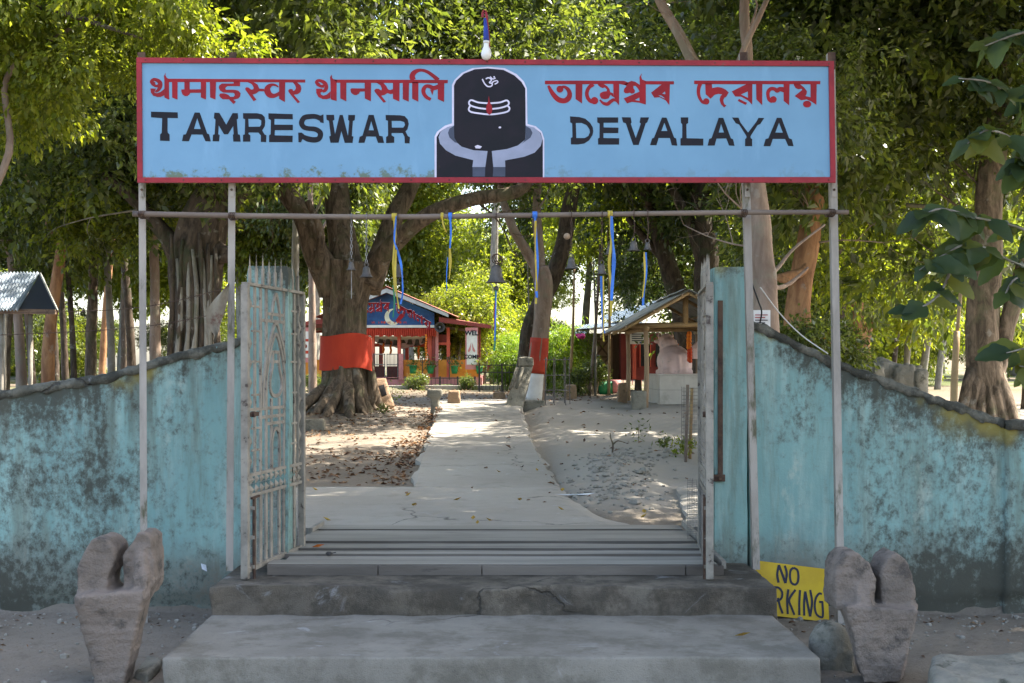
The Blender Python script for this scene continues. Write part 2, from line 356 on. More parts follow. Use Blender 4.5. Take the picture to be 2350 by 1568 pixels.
    def ball(s, c, r, n=10, m=6, q=None):
        r = r if hasattr(r, '__len__') else (r, r, r); c = Vector(c); vs = []
        for i in range(m + 1):
            t = math.pi * i / m
            for k in range(n):
                a = 2 * math.pi * k / n; st = max(math.sin(t), .01); v = Vector((r[0] * st * math.cos(a), r[1] * st * math.sin(a), -r[2] * math.cos(t)))
                vs.append(c + (q @ v if q else v))
        return s.add(vs, [(i * n + k, i * n + (k + 1) % n, (i + 1) * n + (k + 1) % n, (i + 1) * n + k) for i in range(m) for k in range(n)])
    def poly(s, pts, n, thick, holes=()):
        """flat polygon (3D points) with thickness along n"""
        loops = [[Vector(p) for p in pts]] + [[Vector(p) for p in h] for h in holes]
        flat = [p for l in loops for p in l]; tri = tessellate_polygon(loops); N = len(flat); n = Vector(n) * thick
        s2 = flat + [p + n for p in flat]; fs = []
        for a, b, c in tri:
            nn = (flat[b] - flat[a]).cross(flat[c] - flat[a])
            if nn.dot(n) > 0: a, b = b, a
            fs.append((a, b, c)); fs.append((a + N, c + N, b + N))
        o = 0
        for l in loops:
            k = len(l); fs += [(o + i, o + (i + 1) % k, o + (i + 1) % k + N, o + i + N) for i in range(k)]; o += k
        return s.add(s2, fs)
    def mesh(s, name, smooth=False, off=None):
        me = bpy.data.meshes.new(name); o = off or Vector((0, 0, 0))
        me.from_pydata([(v[0] - o.x, v[1] - o.y, v[2] - o.z) for v in s.v], [], s.f); me.update()
        if smooth: me.polygons.foreach_set('use_smooth', [True] * len(me.polygons))
        return me
    def build(s, name, mat, parent=None, smooth=False, bevel=0, label=None):
        off = wloc(parent) if parent else Vector((0, 0, 0))
        me = s.mesh(name, smooth, off); me.materials.append(MT[mat] if isinstance(mat, str) else mat)
        if bevel:
            bm = bmesh.new(); bm.from_mesh(me); bmesh.ops.remove_doubles(bm, verts=bm.verts, dist=1e-5)
            bmesh.ops.bevel(bm, geom=[e for e in bm.edges if len(e.link_faces) == 2 and e.calc_face_angle(0) > .5], offset=bevel, segments=2, affect='EDGES', profile=.6)
            bm.to_mesh(me); bm.free()
        o = bpy.data.objects.new(name, me); link(o)
        if parent: o.parent = parent
        if label: o['label'] = label
        return o
def mat_of(o, m): o.data.materials.clear(); o.data.materials.append(MT[m]); return o
def sculpt(mb, voxel, amp=0.0, freq=6.0, smooth=True, chisel=0.0):
    """voxel-fuse the shapes of mb into one continuous skin and roughen it"""
    me = mb.mesh('t'); o = bpy.data.objects.new('t', me); link(o)
    md = o.modifiers.new('r', 'REMESH'); md.mode = 'VOXEL'; md.voxel_size = voxel; md.use_smooth_shade = smooth
    sm = o.modifiers.new('s', 'SMOOTH'); sm.iterations = 3
    out = bpy.data.meshes.new_from_object(o.evaluated_get(bpy.context.evaluated_depsgraph_get()))
    bpy.data.objects.remove(o); bpy.data.meshes.remove(me)
    if amp:
        nv = len(out.vertices); co = np.empty(nv * 3); no = np.empty(nv * 3)
        out.vertices.foreach_get('co', co); out.vertices.foreach_get('normal', no); co = co.reshape(-1, 3); no = no.reshape(-1, 3)
        d = np.array([noise.fractal(Vector(c) * freq, 1.0, 2.1, 4) for c in co]) * amp
        if chisel: d += chisel * np.sin(co[:, 2] * 95 + 9 * np.array([noise.noise(Vector(c) * 3) for c in co])) * (np.abs(no[:, 2]) < .6)
        out.vertices.foreach_set('co', (co + no * d[:, None]).ravel()); out.update()
    if smooth: out.polygons.foreach_set('use_smooth', [True] * len(out.polygons))
    return out
def place_mesh(name, me, mat, parent=None):
    off = wloc(parent) if parent else Vector((0, 0, 0))
    if off.length: me.transform(Matrix.Translation(-off))
    me.materials.clear(); me.materials.append(MT[mat]); o = bpy.data.objects.new(name, me); link(o)
    if parent: o.parent = parent
    return o
def solo(name, mb, mat, label, cat, group=None, origin=None, smooth=False, bevel=0):
    """a thing that is one mesh, its origin at its base"""
    V = np.array(mb.v); o0 = Vector(origin) if origin is not None else Vector(((V[:, 0].min() + V[:, 0].max()) / 2, (V[:, 1].min() + V[:, 1].max()) / 2, V[:, 2].min()))
    mb.v = [(v[0] - o0.x, v[1] - o0.y, v[2] - o0.z) for v in mb.v]
    o = mb.build(name, mat, None, smooth, bevel); o.location = o0
    return tag(o, label, cat, group)
def solo_mesh(name, me, mat, label, cat, group=None):
    co = np.empty(len(me.vertices) * 3); me.vertices.foreach_get('co', co); co = co.reshape(-1, 3)
    o0 = Vector(((co[:, 0].min() + co[:, 0].max()) / 2, (co[:, 1].min() + co[:, 1].max()) / 2, co[:, 2].min()))
    me.transform(Matrix.Translation(-o0)); o = place_mesh(name, me, mat); o.location = o0
    return tag(o, label, cat, group)
def textmesh(body, size, loc, rotx, mat, parent, name, thick=.004):
    cu = bpy.data.curves.new('t', 'FONT'); cu.body = body; cu.size = size; cu.align_x = 'CENTER'; cu.extrude = thick; cu.offset = size * .035; cu.resolution_u = 3
    o = bpy.data.objects.new('t', cu); link(o); o.rotation_euler = (rotx, 0, 0)
    bpy.context.view_layer.update()
    me = bpy.data.meshes.new_from_object(o.evaluated_get(bpy.context.evaluated_depsgraph_get())); me.transform(Matrix.Rotation(rotx, 4, 'X'))
    bpy.data.objects.remove(o); me.materials.clear(); me.materials.append(MT[mat])
    return piece(name, me, parent, loc)

# leaves ---------------------------------------------------------------------------------------------
def quads_mesh(name, c, d, nrm, L, W, mat, fold=.12):
    """one pointed four-cornered leaf per row"""
    d = d / np.linalg.norm(d, axis=1, keepdims=True); s = np.cross(d, nrm); s /= (np.linalg.norm(s, axis=1, keepdims=True) + 1e-9)
    up = np.cross(s, d); L = L[:, None]; W = W[:, None]; N = len(c)
    v = np.stack([c, c + d * L * .45 + s * W * .5 + up * W * fold, c + d * L - up * L * .12, c + d * L * .45 - s * W * .5 + up * W * fold], 1).reshape(-1, 3)
    me = bpy.data.meshes.new(name); me.vertices.add(4 * N); me.vertices.foreach_set('co', v.ravel().astype(np.float32))
    me.loops.add(4 * N); me.loops.foreach_set('vertex_index', np.arange(4 * N, dtype=np.int32))
    me.polygons.add(N); me.polygons.foreach_set('loop_start', np.arange(0, 4 * N, 4, dtype=np.int32)); me.polygons.foreach_set('loop_total', np.full(N, 4, dtype=np.int32))
    me.update(calc_edges=True); me.materials.append(MT[mat] if isinstance(mat, str) else mat); return me
def unit(n, rng):
    v = rng.normal(size=(n, 3)); return v / np.linalg.norm(v, axis=1, keepdims=True)
def crown_mesh(name, seed, radii, nblob, nleaf, L, mat, blob=(.28, .45), slim=.5, droop=.5, shell=.45):
    rng = np.random.default_rng(seed); rad = np.array(radii, float)
    bc = unit(nblob, rng) * (rng.random((nblob, 1)) ** (1 / 2.2)) * rad * .78; br = rng.uniform(*blob, nblob) * rad.min()
    wts = br ** 2 / (br ** 2).sum(); ncl = nleaf // 9
    bi = rng.choice(nblob, ncl, p=wts); u = unit(ncl, rng)
    rr = br[bi] * (shell + (1 - shell) * rng.random(ncl)) ; cc = bc[bi] + u * rr[:, None] * np.array([1.15, 1.15, .8])
    k = 9; dirs = u * .8 + unit(ncl, rng) * .7; dirs[:, 2] -= droop * .5
    c = np.repeat(cc, k, 0); D = np.repeat(dirs, k, 0); t = np.tile(np.arange(k) / k, ncl)
    tw = np.repeat(rng.uniform(2.0, 3.6, ncl), k) * L
    dn = D / np.linalg.norm(D, axis=1, keepdims=True)
    c = c + dn * (t * tw)[:, None] + rng.normal(size=c.shape) * L * .35
    d = dn + unit(len(c), rng) * .95; d[:, 2] -= droop * .6
    nr = unit(len(c), rng) * .75; nr[:, 2] += .8
    LL = L * np.repeat(rng.uniform(.6, 1.45, ncl), k) * rng.uniform(.75, 1.2, len(c))
    return quads_mesh(name, c, d, nr, LL, LL * slim * rng.uniform(.8, 1.15, len(c)), mat)

# terrain --------------------------------------------------------------------------------------------
def sst(a, b, x): t = np.clip((x - a) / (b - a), 0, 1); return t * t * (3 - 2 * t)
PY = [11.3, 15, 17.6, 22, 25, 28, 30, 32, 34, 60]; PZ = [.425, .44, .545, .665, .86, 1.04, 1.07, 1.0, .92, 1.0]
XLY = [11.3, 14.98, 15.0, 17.6, 22, 28, 34]; XL = [-5.2, -5.2, -.915, -.986, -1.05, -1.148, -1.2]
XRY = [11.3, 12.2, 13.2, 15, 17.6, 22, 28, 34]; XR = [1.25, 1.05, .9, .785, .716, .64, .58, .5]
def ground(x, Y):
    x = np.asarray(x, float); Y = np.asarray(Y, float)
    B = np.interp(Y, [-60, 9.72, 9.8, 11.3, 11.38, 15, 18, 22, 25, 28, 32, 40, 60, 130, 400], [0, 0, .2, .2, .395, .39, .46, .56, .71, .86, .88, .95, 1.0, 1.2, 1.6])
    pz = np.interp(Y, PY, PZ); xl = np.interp(Y, XLY, XL); xr = np.interp(Y, XRY, XR)
    bump = .035 * np.sin(x * 1.9 + Y * .7) * np.sin(Y * 1.3 - x * .6) + .02 * np.sin(x * 4.7 - Y * 3.1) * np.sin(Y * 2.3 + x)
    bump *= np.where(Y < 9.7, .35, 1.0) * np.where(Y > 34, 2.5, 1.0)
    right = sst(0, .5, x - xr) * (1 - sst(7, 11, x)) * sst(11.5, 13, Y) * (1 - sst(31, 35, Y))
    B2 = B * (1 - right) + (pz - .035) * right
    mound = .16 * np.exp(-((x - 1.45) / .55) ** 2 - ((Y - 16.3) / 2.0) ** 2) + .10 * np.exp(-((x - 2.4) / .5) ** 2 - ((Y - 18.2) / 1.2) ** 2)
    root = .16 * np.exp(-((x + 3.2) / 1.8) ** 2 - ((Y - 27.3) / 2.4) ** 2)
    z = B2 + bump * sst(.05, .6, np.where(x < 0, xl - x, x - xr)) * sst(11.3, 12, Y) + np.where(Y < 9.7, bump, 0) + mound + root
    inside = (x > xl - .03) & (x < xr + .03) & (Y > 11.36) & (Y < 33.4)
    return np.where(inside, pz - .06, z)
def g(x, Y): return float(ground(x, Y))
def gp(px, py, y0=11.5):
    Y = y0
    while Y < 300:
        if H - (py - CY) / F * Y <= g(X(px, Y), Y): break
        Y += .05
    return Vector((X(px, Y), Y, g(X(px, Y), Y)))
# ================================================================== the setting
def grid_mesh(name, xs, ys, zf, mat):
    xx, yy = np.meshgrid(xs, ys); zz = zf(xx, yy); nx, ny = len(xs), len(ys)
    v = np.stack([xx, yy, zz], -1).reshape(-1, 3); i = np.arange((ny - 1) * (nx - 1)); r, c = i // (nx - 1), i % (nx - 1); a = r * nx + c
    f = np.stack([a, a + 1, a + nx + 1, a + nx], 1)
    me = bpy.data.meshes.new(name); me.vertices.add(len(v)); me.vertices.foreach_set('co', v.ravel().astype(np.float32))
    me.loops.add(f.size); me.loops.foreach_set('vertex_index', f.ravel().astype(np.int32)); me.polygons.add(len(f))
    me.polygons.foreach_set('loop_start', np.arange(0, f.size, 4, dtype=np.int32)); me.polygons.foreach_set('loop_total', np.full(len(f), 4, dtype=np.int32))
    me.polygons.foreach_set('use_smooth', np.ones(len(f), bool)); me.update(calc_edges=True); me.materials.append(MT[mat]); return me
xs = np.concatenate([np.linspace(-160, -9, 50)[:-1], np.linspace(-9, 9, 241), np.linspace(9, 160, 50)[1:]])
ys = np.concatenate([np.linspace(-40, 4, 24)[:-1], np.linspace(4, 34, 380), np.linspace(34, 330, 110)[1:]])
def gz(x, y): return ground(x, y) + np.where(y < 33, .012 * np.sin(x * 23 + y * 5) * np.sin(y * 19 - x * 3), 0)
o = link(bpy.data.objects.new('ground', grid_mesh('ground', xs, ys, gz, 'dirt'))); tag(o, 'packed grey dirt ground with scattered litter', None, None, 'structure')
def slab_sheet(name, ys, xl, xr, zf, label, n=40, skirt=.3):
    vs, fs = [], []; ys = list(ys)
    for y in ys:
        a, b = float(np.interp(y, *xl)), float(np.interp(y, *xr))
        row = []
        for k in range(n + 1):
            t = k / n; x = a + (b - a) * t
            e = .012 * noise.noise(Vector((x * 3, y * 3, 1)))
            if k in (0, n): x += .13 * noise.fractal(Vector((0, y * .9, k)), 1, 2.2, 4)
            row.append((x, y, zf(y) + e - (.015 if k in (0, n) else 0)))
        row = [(row[0][0], y, row[0][2] - skirt)] + row + [(row[-1][0], y, row[-1][2] - skirt)]
        vs += row
    m = n + 3
    fs = [(i * m + k, i * m + k + 1, (i + 1) * m + k + 1, (i + 1) * m + k) for i in range(len(ys) - 1) for k in range(m - 1)]
    b = MB().add(vs, fs)
    f0 = [(v[0], v[1], v[2] - .3) for v in vs[:m]]; b.add(vs[:m] + f0, [(k + 1, k, m + k, m + k + 1) for k in range(m - 1)])
    o = b.build(name, 'path', None, False); return tag(o, label, None, None, 'structure')
slab_sheet('path', np.concatenate([np.arange(11.36, 15, .2), np.arange(15.02, 33.3, .25)]), (XLY, XL), (XRY, XR), lambda y: float(np.interp(y, PY, PZ)), 'grey concrete path rising from the gate')
slab_sheet('pavement', np.arange(11.36, 15.3, .25), ([11.36, 15.3], [1.72, 2.15]), ([11.36, 15.3], [6, 6]), lambda y: float(np.interp(y, PY, PZ)) + .012, 'grey concrete apron right of the path')

# the compound walls, pillars --------------------------------------------------------------------
WY = 9.68
def wall(name, label, prof, x_end, sgn):
    pts = [(X(px, WY), Z(py, WY)) for px, py in prof] + [(x_end, Z(prof[-1][1], WY))]
    xs_, zs_ = [p[0] for p in pts], [p[1] for p in pts]; order = np.argsort(xs_); xs_ = np.array(xs_)[order]; zs_ = np.array(zs_)[order]
    b = MB(); nx, nz = 90, 36; vs = []; tops = []
    t = thing(name, label, 'wall', (float(xs_.mean()), WY + .11, 0))
    for i in range(nx + 1):
        x = xs_[0] + (xs_[-1] - xs_[0]) * i / nx; zt = float(np.interp(x, xs_, zs_)) + .012 * noise.noise(Vector((x * 6, 0, 3)))
        for j in range(nz + 1):
            z = -.15 + (zt + .15) * j / nz
            y = WY + .010 * noise.fractal(Vector((x * 1.5, 4, z * 1.5)), 1, 2, 4)
            if z < .12: y += .035 + .05 * noise.noise(Vector((x * 2.2, 1, z * 4)))            # broken undercut foot
            vs.append((x, y, z)); tops.append(zt - z)
    m = nz + 1; fs = [(i * m + j, (i + 1) * m + j, (i + 1) * m + j + 1, i * m + j + 1) for i in range(nx) for j in range(nz)]
    n0 = len(vs)
    vb = [(v[0], WY + .22, v[2]) for v in vs]; tops += tops
    fs += [(n0 + i * m + j, n0 + i * m + j + 1, n0 + (i + 1) * m + j + 1, n0 + (i + 1) * m + j) for i in range(nx) for j in range(nz)]
    fs += [(i * m + nz, (i + 1) * m + nz, n0 + (i + 1) * m + nz, n0 + i * m + nz) for i in range(nx)]
    fs += [(e * m + j, e * m + j + 1, n0 + e * m + j + 1, n0 + e * m + j) for e in (0, nx) for j in range(nz)]
    b.add(vs + vb, fs); o = b.build('wall_panel', 'wall', t, True)
    at = o.data.attributes.new('below_top', 'FLOAT', 'POINT'); at.data.foreach_set('value', np.array(tops, np.float32))
    c = MB(); sec = []
    for i in range(nx * 2 + 1):
        x = xs_[0] + (xs_[-1] - xs_[0]) * i / (nx * 2); zt = float(np.interp(x, xs_, zs_)); r = lambda k: .024 * noise.fractal(Vector((x * 9, k * 3, 2)), 1, 2, 4)
        sec.append([(x, WY - .014 + r(1), zt - .045 + r(5) * 1.5), (x, WY - .006 + r(2), zt + .018 + r(6)), (x, WY + .11, zt + .030 + r(3)), (x, WY + .235 + r(4), zt + .02), (x, WY + .24, zt - .04)])
    vs = [p for s_ in sec for p in s_]
    c.add(vs, [(i * 5 + j, (i + 1) * 5 + j, (i + 1) * 5 + (j + 1) % 5, i * 5 + (j + 1) % 5) for i in range(nx * 2) for j in range(5)] + [(0, 1, 2, 3, 4)] + [tuple(len(vs) - 1 - k for k in range(5))])
    c.build('coping', 'coping', t, True); return t
wl = wall('compound_wall', 'stained turquoise wall with lichen, rising towards the open barred gate leaf', [(556, 780), (500, 796), (420, 812), (340, 836), (250, 864), (150, 880), (80, 889), (0, 905)], -7.5, -1)
wr = wall('compound_wall', 'stained turquoise wall sloping down behind the yellow no parking board', [(1722, 742), (1760, 755), (1800, 774), (1850, 800), (1900, 824), (1950, 844), (2000, 862), (2080, 891), (2150, 915), (2220, 940), (2300, 968)], X(2302, WY) + .005, 1)
wc = wall('compound_wall', 'mouldy end length of turquoise wall joined by a straight vertical seam', [(2304, 972), (2360, 974), (2500, 978)], 7.5, 1)
wc.location.y -= .03
def pillar(name, x0, x1, zt, label):
    t = thing(name, label, 'gate pillar', ((x0 + x1) / 2, WY + .14, .2)); b = MB(); n = 12; vs = []
    y0, y1 = WY - .05, WY + .30
    prof = [(x0, y0), (x1, y0), (x1, y1), (x0, y1)]; ring = []
    for k in range(4):
        a, c = prof[k], prof[(k + 1) % 4]
        for j in range(8): ring.append((a[0] + (c[0] - a[0]) * j / 8, a[1] + (c[1] - a[1]) * j / 8))
    tops = []
    for i in range(41):
        z = .1 + (zt - .1) * i / 40
        for x, y in ring:
            s_ = .008; dx = s_ * noise.fractal(Vector((x * 3, y * 3, z * 2)), 1, 2, 3)
            sh = .92 if i == 40 else 1
            vs.append(((x0 + x1) / 2 + (x - (x0 + x1) / 2) * sh + dx, y + dx, z)); tops.append(zt - z + .05)
    m = len(ring); fs = [(i * m + k, i * m + (k + 1) % m, (i + 1) * m + (k + 1) % m, (i + 1) * m + k) for i in range(40) for k in range(m)] + [tuple(40 * m + k for k in range(m))]
    b.add(vs, fs); o = b.build('pillar_shaft', 'pillar', t, False)
    at = o.data.attributes.new('below_top', 'FLOAT', 'POINT'); at.data.foreach_set('value', np.array(tops, np.float32))
    return t
pl = pillar('gate_pillar', -1.80, -1.495, Z(612, WY), 'turquoise square pillar behind the wide open barred gate leaf')
pr = pillar('gate_pillar', 1.645, 1.885, Z(614, WY), 'turquoise square pillar with a long rusty bolt plate, dark mould at its foot')
b = MB(); b.box((X(1654, 9.6), WY - .062, (Z(690, 9.62) + Z(1105, 9.62)) / 2), (.035, .022, Z(690, 9.62) - Z(1105, 9.62))); b.build('bolt_plate', 'rust', pr)
b = MB(); b.box((X(1650, 9.6), WY - .068, Z(1097, 9.62)), (.09, .03, .05)); b.lathe((X(1652, 9.6), WY - .10, Z(1097, 9.62)), [(.013, -.01), (.013, .01)], 8, Quaternion((1, 0, 0), R(90))); b.build('bolt_bracket', 'rust', pr)

# steps ----------------------------------------------------------------------------------------------
def rough_slab(name, x0, x1, y0, y1, z0, z1, mat, label, amp, vox=.03, wob=0, mat2=None):
    b = MB().box(((x0 + x1) / 2, (y0 + y1) / 2, (z0 + z1) / 2), (x1 - x0, y1 - y0, z1 - z0))
    me = b.mesh('s'); bm = bmesh.new(); bm.from_mesh(me)
    bmesh.ops.bevel(bm, geom=list(bm.edges), offset=.012, segments=2, affect='EDGES', profile=.5)
    for ax, n in ((0, 90), (1, 24), (2, 6)):
        d = (x0, y0, z0)[ax]; e = (x1, y1, z1)[ax]
        for i in range(1, n):
            co = [0, 0, 0]; no = [0, 0, 0]; co[ax] = d + (e - d) * i / n; no[ax] = 1
            bmesh.ops.bisect_plane(bm, geom=list(bm.verts) + list(bm.edges) + list(bm.faces), plane_co=co, plane_no=no)
    for v in bm.verts:
        c = v.co; k = noise.fractal(Vector((c.x * 4, c.y * 4, c.z * 6)), 1, 2.1, 4); k2 = noise.noise(Vector((c.x * 1.1, 3, c.y)))
        fr = 1 - min(1, max(0, (c.y - y0) / .05)); tp = min(1, max(0, (c.z - z0) / (z1 - z0)))
        v.co.y += fr * (amp * k * 2.2); v.co.z += tp * amp * .5 * k + fr * tp * wob * k2; v.co.x += (amp * k if min(c.x - x0, x1 - c.x) < .05 else 0)
    bm.to_mesh(me); bm.free(); me.polygons.foreach_set('use_smooth', [True] * len(me.polygons))
    if mat2:
        pass
    return solo_mesh(name, me, mat, label, 'step')
rough_slab('entrance_step', X(374, 7.35), X(1884, 7.35), 7.35, 8.66, -.12, .19, 'step_top', 'low wide grey cement step, smooth, lying on the dirt before the gate', .007)
rough_slab('entrance_step', X(484, 8.59), X(1784, 8.59), 8.59, 10.0, .05, .376, 'step_old', 'rough crumbling upper step of old cement carrying the gate leaves', .017, wob=.03)

# plank walkway ---------------------------------------------------------------------------------------
t = thing('plank_walkway', 'weathered grey plank walkway laid across the gate opening', 'walkway', (0, 10.2, .376))
yb = [9.10, 9.36, 9.56, 9.69, 9.87, 10.05, 10.26, 10.74, 11.05, 11.36]; rr_ = random.Random(4)
for i in range(len(yb) - 1):
    a, c = yb[i], yb[i + 1]; f = (a - 9.1) / 2.2; x0 = X(614, 9.1) + f * .06 + rr_.uniform(-.02, .03) + (.09 if i == 1 else 0); x1 = X(1652, 9.1) + rr_.uniform(-.02, .04) + f * .05
    if i == 8: x0 += .02
    b = MB(); zt = .446 + (0, -.006, .007, -.007, .006, -.008, .008, -.005, .003)[i]; rr_.random(); n = 24; vs = []
    for k in range(n + 1):
        x = x0 + (x1 - x0) * k / n; w0 = .007 * noise.noise(Vector((x * .9, i, 0))) ; w1 = .007 * noise.noise(Vector((x * .9, i + 1, 0)))
        zz = zt + .004 * noise.noise(Vector((x * 1.3, i * 3, 1)))
        vs += [(x, a + .019 + w0, zz - .035), (x, a + .019 + w0, zz), (x, c - .017 + w1, zz), (x, c - .017 + w1, zz - .035)]
    b.add(vs, [(k * 4 + j, (k + 1) * 4 + j, (k + 1) * 4 + (j + 1) % 4, k * 4 + (j + 1) % 4) for k in range(n) for j in range(4)] + [(0, 1, 2, 3), (4 * n + 3, 4 * n + 2, 4 * n + 1, 4 * n)])
    o = b.build('plank', 'plank', t, False); o.data.materials.append(MT['plank_edge']); o.data.polygons.foreach_set('material_index', [0 if p.normal.z > .7 else 1 for p in o.data.polygons])  # side faces coloured darker to paint shade into the plank gaps
for x0, x1 in ((614, 867), (869, 1105), (1107, 1572), (1574, 1660)):
    MB().box(((X(x0, 9.09) + X(x1, 9.09)) / 2, 9.085, .409), (X(x1, 9.09) - X(x0, 9.09), .03, .066)).build('fascia_board', 'plank_edge', t, False, .004)
for x in (-1.2, -.2, .8, 1.5): MB().box((x, 10.25, .392), (.08, 2.2, .03)).build('joist', 'plank_edge', t)
MB().bar((X(1660, 9.15), 9.12, .44), (X(1570, 11.3), 11.35, .47), .03, .05, Vector((0, 0, 1))).build('edge_strip', 'plank', t)
MB().bar((X(717, 11.0), 10.9, .462), (X(738, 11.3), 11.38, .465), .03, .035, Vector((0, 0, 1))).build('edge_strip', 'plank', t)

# gate leaves -----------------------------------------------------------------------------------------
def gate_leaf(label, near, far, sgn):
    n_, f_ = Vector(near), Vector(far); W = (f_ - n_).length; u = (f_ - n_).normalized(); up = Vector((0, 0, 1)); nn = u.cross(up)
    z0, z1 = .40, 2.375
    t = thing('gate_leaf', label, 'gate', (f_.x, f_.y, z0))
    def q(a, z, o=0.0): return n_ + u * (a * W) + up * (z - n_.z) + nn * o
    def flat(a0, a1, wd, name, th=.012, parent=t, mat='gate', o=0): return MB().bar(a0, a1, wd, th, nn).build(name, mat, parent)
    MB().bar(q(0, z0 - .01), q(0, z1 + .005), .048, .05, nn).build('stile', 'gate', t, False, .004)
    MB().bar(q(1, z0 + .02), q(1, z1), .042, .05, nn).build('stile', 'gate', t, False, .004)
    MB().bar(q(-.01, z1 + .012), q(1.01, z1 + .012), .02, .045, nn).build('top_rail', 'gate', t)
    MB().bar(q(.03, z0 + .045), q(.97, z0 + .045), .035, .035, nn).build('bottom_rail', 'gate', t)
    for z in (1.085, .945): MB().bar(q(.03, z), q(.97, z), .022, .028, nn).build('middle_rail', 'gate', t)
    A = [.07 + .107 * i for i in range(9)]
    for i, a in enumerate(A):                                # spears
        b = MB(); ht = .22 + .015 * ((i * 7) % 3)
        b.bar(q(a, z1 + .02), q(a, z1 + ht * .55), .034, .012, nn)
        c0, c1 = q(a, z1 + ht * .55), q(a, z1 + ht); d = [u * .016, nn * .007, u * -.016, nn * -.007]
        b.add([c0 + k for k in d] + [c1], [(0, 1, 4), (1, 2, 4), (2, 3, 4), (3, 0, 4), (3, 2, 1, 0)]); b.build('spear', 'gate', t)
    for a in (.15, .245, .34, .43, .57, .66, .755, .85):     # upright bars above and below
        lo = 1.53 if .3 < a < .7 else 1.095; b = MB(); b.bar(q(a, lo if not .3 < a < .7 else 1.09), q(a, z1 if not .36 < a < .62 else 1.60), .034, .012, nn); b.build('bar', 'gate', t)
        MB().bar(q(a, z0 + .06), q(a, .935), .042, .012, nn).build('bar', 'gate', t)
    for a in (.06, .94):                                     # columns of lozenges
        MB().bar(q(a - .022, 1.095), q(a - .022, z1), .012, .02, nn).build('bar', 'gate', t)
        k = 0; z = 1.11
        while z < z1 - .1:
            c0 = q(a, z + .065); b = MB()
            b.add([c0 - up * .06, c0 + u * .028 + nn * .012, c0 + up * .06, c0 - u * .028 + nn * .012, c0 + nn * -.012], [(0, 1, 3), (1, 2, 3), (0, 4, 1), (1, 4, 2), (2, 4, 3), (3, 4, 0)]); b.build('lozenge', 'gate', t); z += .135
    for i in range(11):                                      # two rows of lozenges in the middle band
        for r_ in range(2):
            c0 = q(.08 + .084 * i, .98 + .07 * r_); b = MB()
            b.add([c0 - up * .034, c0 + u * .045 + nn * .012, c0 + up * .034, c0 - u * .045 + nn * .012, c0 - nn * .012], [(0, 1, 3), (1, 2, 3), (0, 4, 1), (1, 4, 2), (2, 4, 3), (3, 4, 0)]); b.build('lozenge', 'gate', t)
    for pts, nm in (([(.27, 1.53), (.28, 1.7), (.34, 1.9), (.44, 2.08), (.5, 2.14), (.56, 2.08), (.66, 1.9), (.72, 1.7), (.73, 1.53)], 'arch'),
                    ([(.31, 1.53), (.33, 1.72), (.40, 1.93), (.5, 2.06), (.60, 1.93), (.67, 1.72), (.69, 1.53)], 'arch'),
                    ([(.45, 1.93), (.44, 1.83), (.40, 1.74), (.40, 1.67), (.45, 1.62), (.55, 1.62), (.60, 1.67), (.60, 1.74), (.56, 1.83), (.55, 1.93)], 'vase'),
                    ([(.43, 2.14), (.43, 2.20), (.5, 2.35), (.57, 2.20), (.57, 2.14)], 'spire'),
                    ([(.43, 1.10), (.43, 1.28), (.46, 1.36), (.5, 1.38), (.54, 1.36), (.57, 1.28), (.57, 1.10)], 'small_arch')):
        b = MB(); Q = catmull([(a, z) for a, z in pts], 4)
        for k in range(len(Q) - 1): b.bar(q(Q[k][0], Q[k][1], .004), q(Q[k + 1][0], Q[k + 1][1], .004), .026, .014, nn)
        b.build(nm, 'gate', t)
    for z, a0, a1 in ((1.53, .05, .80), (1.47, .22, .78), (2.15, .24, .76), (1.42, .34, .66), (2.2, .36, .64), (1.93, .43, .57), (1.86, .43, .57)): flat(q(a0, z), q(a1, z), .022, 'cross_bar', .014)
    for a0, a1 in ((.10, .24), (.76, .90)):
        for z in (1.25, 1.40, 1.63, 1.86, 2.07, 2.24): flat(q(a0, z), q(a1, z), .014, 'tie_bar', .01)
    b = MB()                                                 # wire netting behind the lower bars
    for k in range(34): b.tube([q(.03 + .94 * k / 33, z0 + .06, -.014), q(.03 + .94 * k / 33 + .004 * math.sin(k), .94, -.014)], .0019, 3, 1, cap=False)
    for k in range(16): b.tube([q(.03, z0 + .07 + .055 * k, -.014), q(.97, z0 + .065 + .055 * k, -.014)], .0019, 3, 1, cap=False)
    tag(b.build('wire_netting', 'steel', t), None, None, None, 'stuff')
    db = MB(); db.tube([q(.075, .32, .03 * sgn), q(.075, .93, .03 * sgn)], .011, 8, 1).bar(q(.03, .93, .03 * sgn), q(.16, .935, .03 * sgn), .014, .012, nn); k = db.build('drop_bolt', 'rust', t)
    for z in (.46, .66, .86): MB().box(q(.075, z, .02 * sgn), (.03, .03, .024)).build('keeper', 'gate', k)
    lb = MB(); lb.lathe(q(.06, 1.5, .03 * sgn), [(.02, -.012), (.02, .012)], 10, nn.to_track_quat('Z', 'Y')).bar(q(.02, 1.5, .022 * sgn), q(.16, 1.5, .022 * sgn), .03, .01, nn); lb.build('latch', 'rust', t)
    for z in (.62, 1.55, 2.1): MB().tube([q(1.02, z - .05), q(1.02, z + .05)], .016, 8, 1).build('hinge', 'rust', t)
    return t
gate_leaf('grey barred gate leaf standing open before the pillar by the lichen wall', (-1.665, 8.84, .4), (-1.455, 10.02, .4), 1)
gate_leaf('grey barred gate leaf seen edge-on before the pillar with the rusty bolt plate', (1.475, 8.84, .4), (1.605, 10.02, .4), -1)
